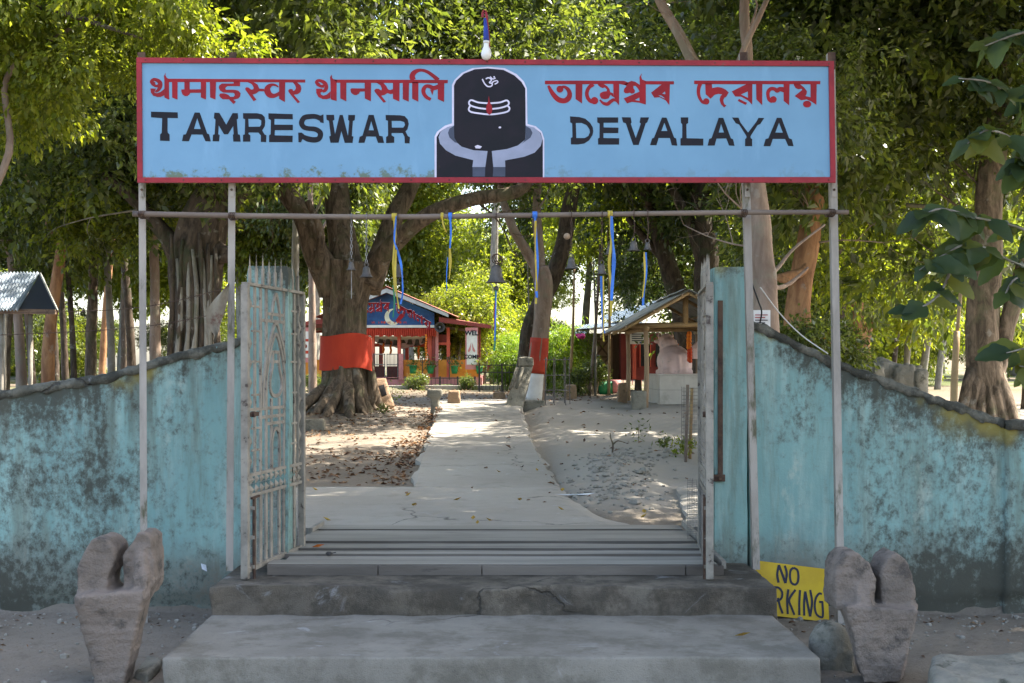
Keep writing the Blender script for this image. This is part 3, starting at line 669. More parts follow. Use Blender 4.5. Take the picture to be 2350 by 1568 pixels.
# loose netting beside the right leaf
b = MB(); wnet = Vector((X(1578, 10.4), 10.4, .45))
for k in range(13): b.tube([(wnet.x + .012 * k, 10.4 + .02 * math.sin(k), .45), (wnet.x + .012 * k + .01 * math.sin(k), 10.4, .93 + .01 * math.sin(k * 2))], .0013, 3, 1, cap=False)
for k in range(28): b.tube([(wnet.x - .003, 10.4, .46 + .017 * k), (wnet.x + .075, 10.41, .463 + .017 * k), (wnet.x + .15, 10.4, .46 + .017 * k)], .0013, 3, 1, cap=False)
solo('wire_mesh', b, 'rail', 'torn strip of small wire mesh standing beside the edge-on gate leaf', 'wire mesh')

# sign posts, sign ------------------------------------------------------------------------------------
SY = 9.20
def sign_post(x_top, x_bot, zb, label, Yb=9.27):
    t = thing('sign_post', label, 'post', (x_bot, Yb, zb)); a, c = Vector((x_bot, Yb, zb - .1 if zb < .1 else zb)), Vector((x_top, 9.27, Z(122, 9.27)))
    d = c - a
    b = MB(); b.bar(a, c, .050, .006, Vector((0, 1, 0))); k = b.build('flange', 'post', t)
    b = MB(); o = Vector((-.022, .028, 0)); b.bar(a + o, c + o, .006, .05, Vector((0, 1, 0))); b.build('flange', 'post', t)
    s_ = a + d * ((Z(420, 9.27) - a.z) / d.z)
    MB().box((s_.x, 9.262, s_.z - .05), (.034, .006, .10)).build('bracket', 'post', t)
    MB().lathe((s_.x, 9.256, s_.z - .05), [(.009, -.004), (.009, .004)], 6, Quaternion((1, 0, 0), R(90))).build('bolt', 'rust', t)
    e = a + d * .985; MB().bar(a + d * .972 + Vector((0, -.004, 0)), c + Vector((0, -.004, .005)), .054, .004, Vector((0, 1, 0))).build('rusty_end', 'rust', t)
    return t
sign_post(X(325, 9.27), X(331, 9.27), 0, 'streaked white angle-iron sign post rising behind the carved stone by the lichen wall')
sign_post(X(534, 9.27), X(527, 9.27), .376, 'white angle-iron sign post standing on the crumbling step, torn cloth tied to it')
sign_post(X(1706, 9.27), X(1738, 9.3), .376, 'leaning white angle-iron sign post between the pillar and the yellow board', 9.33)
sign_post(X(1908, 9.27), X(1932, 9.27), 0, 'leaning white angle-iron sign post rising behind the carved stone next to the yellow board')
ts = thing('gate_sign', 'long blue gate sign with red frame, painted letters and black shrine emblem', 'sign', (0, SY, Z(420, SY)))
def SP(x, y, d=0.0): v = P(x, y, SY); v.y -= d; return v
b = MB(); b.poly([SP(322, 140), SP(1906, 148), SP(1910, 414), SP(322, 414)], (0, 1, 0), .012); b.build('panel', 'sign_blue', ts)
for pts, nm in (([(314, 133), (1913, 141), (1913, 153), (314, 145)], 'frame_rail'), ([(316, 408), (1917, 407), (1917, 420), (316, 420)], 'frame_rail'),
                ([(314, 145), (326, 145), (328, 408), (316, 408)], 'frame_stile'), ([(1901, 153), (1913, 153), (1917, 407), (1905, 407)], 'frame_stile')):
    MB().poly([SP(x, y, .014) for x, y in pts], (0, 1, 0), .022).build(nm, 'red_paint', ts, False, .002)
b = MB()
for k in range(19):
    for yy in (139 + 8 * k / 18, 414): b.lathe(SP(335 + 87 * k, yy, .015), [(.006, -.002), (.005, .002)], 6, Quaternion((1, 0, 0), R(90)))
tag(b.build('screws', 'rust', ts), None, None, None, 'stuff')
ZN = {1: (360, 160, 420 / 2350), 2: (760, 160, 380 / 2350), 3: (1350, 170, 360 / 2350), 4: (1710, 170, 360 / 2350), 5: (1040, 0, 460 / 1535), 6: (1880, 1380, 240 / 1882)}
def zp(zone, x, y): o = ZN[zone]; return ((o[0] + x * o[2]) / 1.089362, (o[1] + y * o[2]) / 1.089362)
def stroke_pts(pts, w=None):
    Q = catmull([(p[0], p[1], p[2] if len(p) > 2 else w) for p in pts], 5); L, Rr = [], []
    for i, q in enumerate(Q):
        t_ = Q[min(i + 1, len(Q) - 1)][:2] - Q[max(i - 1, 0)][:2]; t_ = t_ / (np.linalg.norm(t_) + 1e-9); n = np.array([-t_[1], t_[0]]) * q[2] / 2
        L.append(q[:2] + n); Rr.append(q[:2] - n)
    return L, Rr
def disc(x, y, r, ry=None, n=18): return [(x + r * math.cos(2 * math.pi * k / n), y + (ry or r) * math.sin(2 * math.pi * k / n)) for k in range(n)]
# every glyph: list of ('p', outline, *holes) or ('s', stroke) in the coordinates of its zone
GL = []
def G(name, zone, *parts): GL.append((name, zone, parts))
p_ = lambda *a: ('p',) + a
s__ = lambda pts, w=None: ('s', pts, w)
G('r', 1, p_([(345, 208), (1300, 213), (2257, 220), (2255, 262), (1340, 255), (345, 255)]))
G('r', 1, p_([(285, 215), (278, 175), (305, 120), (300, 160), (322, 198), (350, 210), (352, 470), (358, 485), (345, 500), (285, 470)]), s__([(150, 285, 50), (108, 255, 52), (130, 222, 44), (175, 225, 48), (220, 258, 60), (228, 310, 58), (200, 365, 45), (160, 392, 25)]), s__([(115, 275, 50), (165, 310, 36), (205, 305, 42)]),
  p_([(90, 345), (170, 345), (150, 385), (150, 405), (185, 410), (230, 395), (285, 350), (285, 440), (240, 462), (190, 465), (130, 445), (98, 405)]), p_([(393, 250), (470, 250), (470, 500), (395, 472)]))
G('r', 1, p_([(565, 250), (640, 250), (640, 360), (565, 360)]), p_([(522, 358), (800, 355), (800, 405), (648, 405), (640, 425), (610, 450), (575, 452), (540, 430), (522, 385)]), p_([(795, 250), (870, 250), (868, 500), (795, 470)]), p_([(922, 250), (1008, 250), (1000, 500), (925, 470)]))
G('r', 1, p_([(1255, 250), (1345, 250), (1343, 312), (1165, 312), (1140, 335), (1135, 350), (1150, 362), (1270, 362), (1320, 375), (1352, 410), (1345, 455), (1320, 485), (1260, 500), (1100, 495), (1068, 470), (1052, 440), (1065, 415), (1120, 412), (1165, 425), (1205, 462), (1255, 460), (1270, 440), (1265, 415), (1245, 405), (1110, 402), (1065, 375), (1045, 335), (1055, 300), (1090, 275), (1255, 275)]), s__([(1165, 440, 30), (1215, 495, 40), (1270, 547, 45)]))
G('r', 1, p_([(1440, 250), (1540, 258), (1590, 290), (1612, 345), (1680, 350), (1680, 385), (1605, 385), (1570, 415), (1520, 430), (1575, 505), (1555, 510), (1535, 525), (1420, 365), (1415, 345), (1430, 328), (1460, 330), (1500, 360), (1530, 355), (1535, 330), (1510, 285)]),
  s__([(1880, 325, 18), (1845, 300, 28), (1790, 292, 40), (1738, 325, 70), (1725, 375, 88), (1755, 430, 82), (1810, 448, 60), (1860, 432, 50), (1900, 410, 50)]), p_([(1890, 250), (1975, 250), (1972, 535), (1890, 490)]))
G('r', 1, p_([(2080, 258), (2140, 258), (2190, 300), (2203, 350), (2190, 395), (2150, 425), (2095, 432), (2185, 535), (2150, 550), (2050, 430), (2020, 390), (2020, 365), (2045, 350), (2080, 355), (2085, 380), (2110, 370), (2125, 340), (2115, 300)]))
G('r', 2, p_([(470, 243), (2225, 248), (2222, 300), (505, 292)]))
G('r', 2, p_([(408, 260), (402, 205), (430, 165), (435, 215), (455, 238), (505, 245), (505, 575), (415, 550)]), s__([(240, 330, 50), (195, 290, 52), (212, 260, 42), (260, 263, 48), (320, 297, 62), (346, 355, 58), (330, 405, 55), (285, 430, 40)]), s__([(200, 312, 46), (260, 345, 44), (312, 345, 50)]),
  p_([(188, 385), (285, 382), (290, 430), (255, 445), (262, 475), (300, 492), (350, 475), (410, 425), (410, 530), (350, 548), (290, 545), (225, 515), (190, 450)]), p_([(560, 285), (655, 285), (655, 580), (562, 535)]))
G('r', 2, p_([(715, 395), (735, 378), (945, 380), (945, 428), (865, 430), (850, 460), (810, 485), (770, 480), (730, 450)]), p_([(938, 285), (1038, 285), (1035, 580), (940, 535)]))
G('r', 2, p_([(1120, 290), (1225, 290), (1270, 340), (1300, 395), (1330, 405), (1378, 390), (1380, 460), (1340, 470), (1290, 452), (1250, 480), (1195, 492), (1270, 588), (1230, 600), (1095, 435), (1087, 410), (1110, 385), (1150, 385), (1195, 410), (1205, 380), (1180, 330)]), p_([(1375, 285), (1478, 285), (1475, 582), (1375, 540)]), p_([(1527, 285), (1625, 285), (1620, 585), (1527, 545)]))
G('r', 2, p_([(1672, 285), (1770, 285), (1768, 585), (1672, 540)]), s__([(1690, 250, 80), (1672, 200, 85), (1690, 150, 80), (1740, 112, 62), (1810, 97, 46), (1900, 120, 50), (1990, 180, 56), (2075, 252, 66)]),
  s__([(1960, 552, 48), (1890, 512, 55), (1850, 450, 60), (1850, 390, 62), (1890, 345, 55), (1950, 352, 62), (2005, 375, 66), (2085, 350, 70)]), p_([(1950, 400), (2010, 400), (1985, 485)]), p_([(2068, 285), (2170, 285), (2165, 590), (2068, 545)]))
B1 = len(GL)
G('r', 3, p_([(80, 210), (600, 208), (1370, 212), (1430, 235), (1450, 240), (1400, 285), (1290, 262), (690, 268), (80, 268)]), p_([(1715, 215), (2185, 218), (2185, 270), (1725, 270)]))
G('r', 3, s__([(135, 290, 42), (200, 410, 70), (290, 510, 85), (390, 538, 84), (460, 500, 88), (484, 430, 75), (460, 358, 65), (400, 312, 48), (340, 318, 40)]), p_(disc(325, 348, 57)), p_([(580, 258), (692, 258), (685, 582), (580, 510)]))
G('r', 3, s__([(870, 265, 70), (800, 320, 60), (765, 400, 60), (775, 480, 60), (820, 540, 60), (870, 562, 50)]), p_(disc(890, 535, 60)))
G('r', 3, p_([(945, 258), (1045, 266), (1100, 300), (1135, 350), (1145, 395), (1195, 415), (1200, 480), (1150, 440), (1120, 500), (1060, 515), (1000, 500), (972, 450), (985, 410), (1030, 388), (1090, 380), (1090, 350), (1060, 320), (1020, 330), (975, 310), (950, 285)]), p_([(1195, 258), (1292, 258), (1290, 610), (1240, 555), (1205, 545), (1190, 510), (1230, 505), (1200, 470)]), s__([(975, 520, 25), (1030, 575, 45), (1100, 590, 60), (1150, 552, 58), (1200, 522, 52), (1250, 530, 45)]))
G('r', 3, p_([(1385, 265), (1430, 240), (1490, 212), (1550, 225), (1610, 265), (1630, 280), (1630, 400), (1600, 340), (1560, 295), (1525, 295), (1525, 330), (1550, 370), (1540, 410), (1500, 425), (1465, 405), (1430, 415), (1390, 415), (1365, 385), (1375, 340), (1410, 300)]), p_([(1628, 280), (1622, 150), (1665, 85), (1650, 140), (1665, 190), (1725, 215), (1728, 600), (1625, 570)]), p_([(1630, 385), (1365, 500), (1420, 580), (1500, 555), (1630, 570)], [(1545, 525), (1620, 485), (1625, 540)]))
G('r', 3, p_([(1990, 265), (2120, 262), (2110, 610), (2050, 530), (1950, 480), (1865, 488), (1812, 405)], [(1995, 420), (2040, 385), (2045, 430)], [(1930, 450), (1975, 450), (2045, 500), (2010, 492)]))
G('r', 4, p_([(165, 208), (2225, 215), (2222, 268), (165, 266)]))
G('r', 4, s__([(265, 258, 65), (240, 330, 60), (235, 410, 55), (255, 490, 50), (300, 558, 45), (350, 578, 40)]), p_(disc(362, 548, 52)))
G('r', 4, p_([(345, 256), (455, 256), (458, 330), (550, 312), (620, 325), (680, 355), (730, 400), (690, 470), (655, 490), (640, 530), (655, 590), (692, 615), (655, 648), (600, 590), (580, 520), (595, 460), (625, 435), (560, 425), (500, 440), (435, 505), (352, 430)]))
G('r', 4, p_([(1020, 264), (1115, 262), (1112, 600), (1040, 530), (930, 470), (835, 468), (778, 385)], [(930, 435), (1040, 385), (1045, 490)]), p_([(895, 505), (1030, 570), (1005, 605), (875, 540)]), p_([(1175, 258), (1278, 258), (1275, 610), (1180, 515)]))
G('r', 4, s__([(1440, 558, 40), (1390, 520, 55), (1370, 450, 55), (1375, 385, 60), (1420, 342, 60), (1480, 347, 60), (1520, 375, 65), (1560, 347, 70), (1640, 360, 88)]), p_(disc(1458, 515, 54)), p_([(1625, 258), (1722, 258), (1715, 612), (1625, 540)]))
G('r', 4, p_([(1790, 258), (1890, 264), (1960, 320), (2005, 380), (2000, 425), (1980, 460), (2065, 480), (2070, 545), (2000, 515), (1910, 530), (1805, 460), (1930, 360), (1915, 340), (1870, 350), (1820, 330), (1795, 290)]), p_([(2063, 258), (2165, 258), (2160, 605), (2065, 540)]), p_(disc(2008, 592, 68, 56)))
B2 = len(GL)
G('k', 1, p_([(98, 668), (472, 678), (475, 760), (330, 757), (330, 940), (335, 965), (358, 988), (360, 1080), (225, 1075), (225, 990), (248, 965), (255, 760), (98, 748)]))
G('k', 1, p_([(710, 680), (780, 682), (885, 975), (912, 985), (935, 1085), (860, 1083), (820, 990), (665, 988), (628, 1083), (532, 1080), (550, 990), (585, 985)], [(745, 760), (795, 912), (700, 910)]))
G('k', 1, p_([(985, 682), (1055, 685), (1150, 850), (1240, 688), (1312, 690), (1318, 765), (1298, 780), (1315, 985), (1342, 992), (1352, 1088), (1250, 1088), (1243, 990), (1255, 985), (1248, 870), (1175, 985), (1120, 985), (1045, 860), (1040, 985), (1060, 995), (1052, 1085), (960, 1083), (965, 993), (988, 985), (1000, 780), (978, 760)]))
G('k', 1, p_([(1385, 690), (1580, 690), (1650, 705), (1688, 745), (1697, 810), (1690, 870), (1655, 930), (1685, 985), (1712, 1000), (1710, 1095), (1635, 1092), (1635, 1000), (1600, 962), (1465, 960), (1460, 980), (1488, 1000), (1488, 1088), (1385, 1088), (1385, 995), (1410, 985), (1415, 775), (1387, 765)], [(1460, 770), (1600, 770), (1640, 790), (1640, 850), (1620, 878), (1465, 880)]))
G('k', 1, p_([(1740, 692), (2080, 702), (2082, 775), (1825, 770), (1825, 850), (2082, 852), (2082, 928), (1830, 928), (1828, 1000), (2080, 1005), (2078, 1095), (1750, 1095), (1750, 1000), (1772, 985), (1775, 785), (1742, 770)]))
G('k', 2, s__([(272, 850, 80), (180, 815, 75), (90, 815, 78), (10, 830, 80), (-30, 880, 80), (-35, 930, 80), (0, 980, 75), (70, 1000, 72), (170, 1010, 76), (240, 1050, 80), (255, 1100, 82), (225, 1160, 82), (150, 1175, 85), (60, 1160, 85), (-10, 1130, 70), (-60, 1110, 60)]), p_([(300, 780), (305, 915), (250, 905), (232, 830), (255, 800)]), p_([(-89, 1063), (-34, 1063), (4, 1094), (-23, 1160), (-45, 1212), (-84, 1212)]))
G('k', 2, p_([(345, 788), (465, 788), (470, 865), (445, 880), (480, 1085), (552, 790), (600, 790), (680, 1115), (700, 880), (682, 870), (685, 790), (790, 790), (785, 870), (755, 885), (740, 1115), (765, 1125), (750, 1222), (630, 1222), (578, 1040), (535, 1218), (410, 1220), (390, 1125), (415, 1108), (385, 880), (350, 865)]))
G('k', 2, p_([(1000, 788), (1078, 790), (1165, 1110), (1215, 1120), (1238, 1222), (1145, 1222), (1110, 1125), (965, 1122), (935, 1220), (842, 1222), (860, 1128), (905, 1108)], [(1040, 885), (1080, 1028), (1000, 1025)]))
G('k', 2, p_([(1262, 790), (1490, 795), (1560, 810), (1605, 860), (1620, 930), (1600, 1010), (1570, 1045), (1605, 1115), (1638, 1135), (1632, 1230), (1558, 1228), (1555, 1130), (1525, 1070), (1355, 1070), (1355, 1105), (1395, 1130), (1395, 1220), (1270, 1225), (1270, 1130), (1300, 1110), (1298, 880), (1265, 870)], [(1355, 882), (1490, 882), (1550, 900), (1562, 945), (1535, 985), (1360, 985)]))
G('k', 3, p_([(490, 792), (640, 802), (740, 830), (820, 900), (860, 970), (870, 1035), (855, 1100), (800, 1185), (720, 1235), (620, 1250), (505, 1250), (503, 1145), (530, 1130), (525, 905), (492, 890)], [(585, 900), (680, 900), (760, 935), (805, 1000), (815, 1050), (790, 1110), (730, 1145), (592, 1145)]))
G('k', 3, p_([(932, 808), (1275, 808), (1275, 895), (1038, 897), (1038, 972), (1280, 975), (1278, 1065), (1035, 1065), (1035, 1145), (1292, 1148), (1290, 1252), (948, 1252), (945, 1155), (970, 1140), (972, 910), (935, 890)]))
G('k', 3, p_([(1335, 805), (1480, 808), (1495, 890), (1480, 910), (1562, 1145), (1645, 910), (1625, 890), (1640, 808), (1780, 808), (1750, 890), (1725, 905), (1610, 1258), (1520, 1258), (1400, 905), (1355, 890)]))
G('k', 3, p_([(1990, 810), (2065, 812), (2190, 1140), (2220, 1150), (2240, 1270), (2150, 1265), (2120, 1145), (1935, 1145), (1900, 1262), (1795, 1262), (1830, 1150), (1860, 1140)], [(2030, 895), (2078, 1030), (1980, 1030)]))
G('k', 4, p_([(-55, 808), (70, 808), (68, 900), (38, 920), (42, 1148), (315, 1155), (315, 1268), (-58, 1268), (-58, 1155), (-30, 1140), (-28, 920), (-50, 900)]))
G('k', 4, p_([(565, 815), (640, 815), (765, 1150), (800, 1165), (825, 1272), (735, 1268), (690, 1152), (530, 1155), (500, 1268), (385, 1270), (410, 1160), (450, 1145)], [(605, 915), (652, 1055), (565, 1055)]))
G('k', 4, p_([(782, 810), (890, 812), (920, 890), (1045, 1055), (1180, 880), (1215, 815), (1310, 818), (1245, 915), (1200, 935), (1085, 1115), (1088, 1145), (1112, 1162), (1112, 1278), (995, 1278), (997, 1160), (1018, 1145), (1018, 1115), (900, 925), (845, 905)]))
G('k', 4, p_([(1515, 815), (1590, 815), (1715, 1150), (1760, 1165), (1788, 1278), (1700, 1275), (1650, 1160), (1450, 1160), (1408, 1280), (1297, 1278), (1330, 1162), (1375, 1150)], [(1550, 895), (1612, 1058), (1490, 1055)]))
EMB = [('w', [p_([(155, 1480), (155, 1140), (175, 1100), (240, 1050), (300, 1030), (300, 710), (320, 670), (380, 610), (470, 570), (600, 558), (740, 570), (840, 620), (900, 680), (925, 740), (930, 1035), (1000, 1055), (1050, 1100), (1070, 1160), (1070, 1480)])]),
 ('k', [p_([(172, 1480), (172, 1145), (200, 1100), (260, 1062), (317, 1048), (317, 715), (335, 675), (400, 615), (490, 580), (600, 572), (730, 585), (820, 630), (880, 685), (912, 740), (915, 1048), (990, 1070), (1040, 1110), (1058, 1170), (1058, 1480)])]),
 ('g', [p_([(317, 1048), (255, 1065), (205, 1100), (188, 1145), (200, 1200), (250, 1255), (330, 1300), (478, 1338), (470, 1395), (578, 1395), (597, 1262), (480, 1255), (380, 1225), (317, 1170)]), p_([(915, 1048), (985, 1065), (1035, 1110), (1055, 1165), (1040, 1220), (990, 1275), (900, 1310), (743, 1340), (745, 1395), (645, 1395), (632, 1262), (760, 1245), (850, 1215), (913, 1165)])]),
 ('s', [p_([(317, 1052), (280, 1075), (267, 1110), (280, 1150), (325, 1190), (345, 1195), (320, 1150)]), p_([(915, 1052), (955, 1075), (972, 1110), (955, 1150), (880, 1202), (900, 1180), (915, 1150)]), p_([(472, 1396), (578, 1396), (575, 1475), (472, 1475)]), p_([(645, 1396), (745, 1396), (745, 1475), (640, 1475)])]),
 ('w', [s__([(600, 864), (520, 857), (462, 838), (442, 858), (455, 882), (520, 903), (590, 912)], 14), s__([(620, 864), (700, 857), (755, 840), (775, 860), (760, 884), (700, 903), (630, 912)], 14), s__([(452, 884), (440, 915), (462, 937), (540, 950), (612, 957), (690, 950), (765, 932), (780, 905), (764, 884)], 14)]),
 ('r', [p_([(607, 800), (615, 850), (632, 885), (638, 915), (632, 945), (612, 962), (592, 945), (584, 915), (588, 885), (602, 850)])]),
 ('w', [s__([(553, 662), (572, 700), (598, 724), (628, 722), (636, 702), (612, 692), (630, 672), (606, 652), (582, 662)], 11), s__([(632, 694), (650, 682), (674, 676), (682, 690), (656, 706)], 10), s__([(618, 642), (640, 662), (664, 654)], 10), p_(disc(652, 645, 7)), p_(disc(700, 1066, 11, 8)), p_([(490, 1222), (515, 1212), (550, 1225), (535, 1242), (498, 1240)])])]
LM = {'r': 'red_letter', 'k': 'black_letter', 'w': 'white_letter', 'g': 'grey_letter', 's': 'slate_letter'}
def glyph_mesh(parts, tf, lift, b=None):
    """parts in zone coordinates, tf maps (x, y, lift) to the world"""
    b = b or MB(); k = 0
    for p in parts:
        k += 1; dz = lift + .00025 * k
        if p[0] == 'p':
            loops = [[Vector(tf(x, y, dz)) for x, y in l] for l in p[1:]]; flat = [v for l in loops for v in l]
            fs = []
            for a, c, d in tessellate_polygon(loops):
                if (flat[c] - flat[a]).cross(flat[d] - flat[a]).y > 0: a, c = c, a
                fs.append((a, c, d))
            b.add(flat, fs)
        else:
            L, Rr = stroke_pts(p[1], p[2]); n = len(L); vs = [tf(q[0], q[1], dz + .0002 * i / n) for i, q in enumerate(L)] + [tf(q[0], q[1], dz + .0002 * i / n) for i, q in enumerate(Rr)]
            b.add(vs, [(i, i + 1, n + i + 1, n + i) for i in range(n - 1)])
    return b
for nm, zone, parts in GL:
    glyph_mesh(parts, lambda x, y, d, z=zone: SP(*zp(z, x, y), d), .0012).build('letter', LM[nm], ts)
eb = None
for i, (m_, parts) in enumerate(EMB):
    for p in parts:
        o = glyph_mesh([p], lambda x, y, d: SP(*zp(5, x, y), d), .0012 + .0012 * i).build('emblem' if i == 0 else 'emblem_detail', LM[m_], ts if i == 0 else eb)
        if i == 0: eb = o
# lamp on the sign --------------------------------------------------------------------------------------
t = thing('lamp', 'bare white bulb hanging from a small red bracket on top of the blue sign', 'lamp', tuple(P(1122, 136, SY)))
Q = [P(1122, 134, SY), P(1122, 100, SY), P(1119, 60, SY), P(1116, 32, SY), P(1113, 24, SY), P(1108, 28, SY), P(1107, 40, SY)]
b = MB()
for i in range(len(Q) - 1): b.bar(Q[i], Q[i + 1], .018, .006, Vector((0, 1, 0)))
b.build('bracket', 'red_paint', t)
b = MB().tube([P(1113, 42, SY - .02), P(1115, 70, SY - .02), P(1116, 94, SY - .02)], [.009, .017, .021], 10, 3); b.build('taped_holder', 'blue_cloth', t, True)
c = P(1116, 94, SY - .02)
MB().lathe(c, [(.022, 0), (.022, -.014), (.018, -.018)], 14).build('bulb_cap', 'offwhite', t, True)
MB().lathe(c, [(.018, -.016), (.020, -.04), (.030, -.062), (.037, -.085), (.036, -.105), (.026, -.126), (.010, -.136)], 16).build('bulb', 'bulb', t, True)
b = MB().tube([P(1122, 120, SY), P(1132, 130, SY), P(1142, 138, SY)], .004, 6, 2); b.build('wire', 'black', t)

# crossbar, bells, ribbons ---------------------------------------------------------------------------------
BY = 9.14
def ZB(x, y, Y=BY): return P((800 + x / 2.611) / 1.089362, (500 + y / 2.611) / 1.089362, Y)
b = MB(); pts = [P(305, 491, BY), P(540, 495, BY), P(900, 498, BY), P(1300, 493, BY), P(1700, 488, BY), P(1947, 487, BY)]
b.tube(pts, [.021, .020, .019, .018, .018, .016], 10, 12, .06, 3); solo('crossbar', b, 'bamboo', 'thin weathered pole tied across the four sign posts, bells hanging from it', 'pole', smooth=True)
def barz(x): return float(np.interp(x, [p.x for p in pts], [p.z for p in pts]))
for x_, lab in ((326, 'a'), (533, 'b'), (1708, 'c'), (1910, 'd')):
    b = MB(); c = Vector((X(x_, BY), BY + .05, barz(X(x_, BY))))
    for k in range(4): b.tube([c + Vector((.012 * k - .02, .09 * math.cos(a) * .9, .026 * math.sin(a))) for a in np.linspace(0, 2 * math.pi, 9)], .004, 5, 1)
    solo('lashing', b, 'rust', 'dark wire lashing binding the pole to a white sign post', 'lashing', 'lashings on the sign posts')
BELL = [(0.02, 1.0), (.25, .98), (.42, .93), (.50, .82), (.54, .60), (.60, .38), (.72, .20), (.80, .12), (1.0, .03), (1.0, 0), (.9, 0), (.62, .2)]
def chain(b, a, c, r=.009):
    d = c - a; n = max(2, int(d.length / (r * 2.6))); z = d.normalized()
    for i in range(n):
        m = a + d * ((i + .5) / n); q = Quaternion(z, R(90) * (i % 2)) ; lx = q @ Vector((1, 0, 0))
        ring = [m + z * (r * 1.7 * math.cos(t_)) + lx * (r * .75 * math.sin(t_)) for t_ in np.linspace(0, 2 * math.pi, 9)]
        b.tube(ring, .0026, 4, 1, cap=False)
bells = [(205, 405, 458, 32, 'small bell on a long grey chain before the thick tree fork, thin rod clapper', 645, 'c'), (303, 435, 505, 45, 'dark bell on a chain beside the smaller rod-clapper bell', 0, 'c'), (510, 420, 505, 38, 'dark bell half hidden behind the long yellow and blue ribbons', 540, 'c'), (1150, 425, 540, 68, 'largest bronze bell, with a knot of wire above and coloured streamers below', 580, 'w'),
         (1640, 375, 450, 42, 'bell hanging from a chain with a round wooden ball above it', 0, 'c'), (1840, 420, 485, 36, 'straight-sided bell hanging from a rusty chain', 0, 'c'), (1897, 290, 355, 40, 'bell close behind the widest yellow and blue ribbon', 0, 'w'), (2047, 270, 332, 42, 'bell with a pale ring on top, hung high next to the smallest bell', 0, 'w'), (2137, 280, 326, 30, 'smallest bell, with a blue and yellow ribbon below it', 0, 'w')]
for x, y0, y1, hw, lab, clap, kind in bells:
    top, bot = ZB(x, y0), ZB(x, y1); hh = top.z - bot.z; rw = hw / 2.611 / 1.0894 / F * BY
    yo = .03 if x in (510, 1897) else 0
    top.y += yo; bot.y += yo; zc = Vector((top.x, BY, barz(top.x)))
    t = thing('bell', lab, 'bell', tuple(bot), 'bells hanging from the pole')
    MB().lathe(bot, [(r * rw, z * hh) for r, z in reversed(BELL)], 20).build('bell_body', 'bronze', t, True)
    b = MB(); c = top + Vector((0, 0, .012)); b.tube([c + Vector((.014 * math.cos(a), 0, .014 * math.sin(a))) for a in np.linspace(0, 2 * math.pi, 11)], .004, 5, 1); b.build('loop', 'bronze', t)
    b = MB()
    if kind == 'c': chain(b, zc, top + Vector((0, 0, .024)))
    else: b.tube([zc, (zc + top) / 2 + Vector((.006, 0, 0)), top + Vector((0, 0, .024))], .003, 5, 3)
    b.tube([zc + Vector((0, .025 * math.cos(a), .025 * math.sin(a))) for a in np.linspace(0, 2 * math.pi, 11)], .003, 5, 1)
    b.build('chain' if kind == 'c' else 'hanger', 'steel' if x < 400 else 'rust', t)
    if clap:
        e = ZB(x, clap); e.y += yo; b = MB(); b.tube([bot + Vector((0, 0, .02)), e], .004 if x != 205 else .0026, 6, 1)
        if x != 205: b.ball(e, .014 if x != 1150 else .02, 8, 5)
        b.build('clapper', 'bronze' if x != 205 else 'steel', t)
    if x == 1640: MB().ball(ZB(1612, 238), .024, 10, 7).build('wooden_ball', 'wood_pale', t, True)
    if x == 1150:
        b = MB(); c0 = ZB(1150, 385); rr2 = random.Random(2)
        for k in range(3): b.tube([c0 + Vector((.03 * math.cos(a + k) + .01 * k, .02 * math.sin(a * 2), .035 * math.sin(a + k * .7))) for a in np.linspace(0, 2 * math.pi, 10)], .004, 5, 1)
        b.build('wire_knot', 'rust', t)
def ribbon(label, strands):
    base = ZB(strands[0][1][-1][0], strands[0][1][-1][1]); t = thing('ribbon', label, 'ribbon', tuple(base), 'ribbons tied to the pole')
    for j, (m_, pts_, wd) in enumerate(strands):
        Q = catmull([tuple(ZB(x, y)) for x, y in pts_], 6); vs = []
        for i, q in enumerate(Q):
            a = .9 * noise.noise(Vector((q[2] * 5, j * 3.1, q[0]))) + (.6 if j % 2 else -.3); d = Vector((math.cos(a), math.sin(a) * .8, 0)) * wd * .72 * (.75 + .35 * noise.noise(Vector((q[2] * 8, j, 2)))) / 2
            c = Vector(q) + Vector((0, -.03 - .012 * j + .01 * math.sin(i * .5), 0)); vs += [c - d, c + d]
        MB().add(vs, [(2 * i, 2 * i + 1, 2 * i + 3, 2 * i + 2) for i in range(len(Q) - 1)]).build('strand', m_, t, True)
    x = strands[0][1][0][0]; c = ZB(x, 95); c.z = barz(c.x); b = MB(); Rv = [c + Vector((0, .026 * math.cos(a), .026 * math.sin(a))) for a in np.linspace(0, 2 * math.pi, 13)]; wd = strands[0][2]
    if strands[0][1][0][1] < 130: b.add([p + Vector((s_ * wd / 2, 0, 0)) for p in Rv for s_ in (-1, 1)], [(2 * i, 2 * i + 1, 2 * i + 3, 2 * i + 2) for i in range(12)]).build('knot', strands[0][0], t, True)
ribbon('long ribbon bunch of four yellow, blue and green strands before the temple gable', [('rib_y', [(485, 110), (492, 240), (480, 420), (490, 560), (485, 620)], .034), ('rib_b', [(500, 110), (488, 260), (510, 340), (535, 450), (543, 600), (528, 682)], .028), ('rib_y', [(500, 330), (495, 460), (505, 620), (518, 712)], .026), ('rib_g', [(480, 560), (490, 660), (482, 770)], .028)])
ribbon('narrow ribbon, blue above and yellow below, with a thin blue tail', [('rib_b', [(850, 110), (855, 220), (848, 340)], .026), ('rib_y', [(848, 320), (852, 420), (845, 520)], .03), ('rib_b', [(835, 380), (828, 500), (830, 600)], .012)])
ribbon('short faded yellow scrap of ribbon on the pole', [('rib_y', [(797, 110), (805, 165), (825, 215)], .02)])
ribbon('twisted blue and yellow ribbon before the pale leaning trunk', [('rib_b', [(1402, 110), (1412, 260), (1418, 450), (1410, 560), (1415, 640)], .034), ('rib_y', [(1406, 140), (1404, 330), (1412, 560), (1408, 680)], .03)])
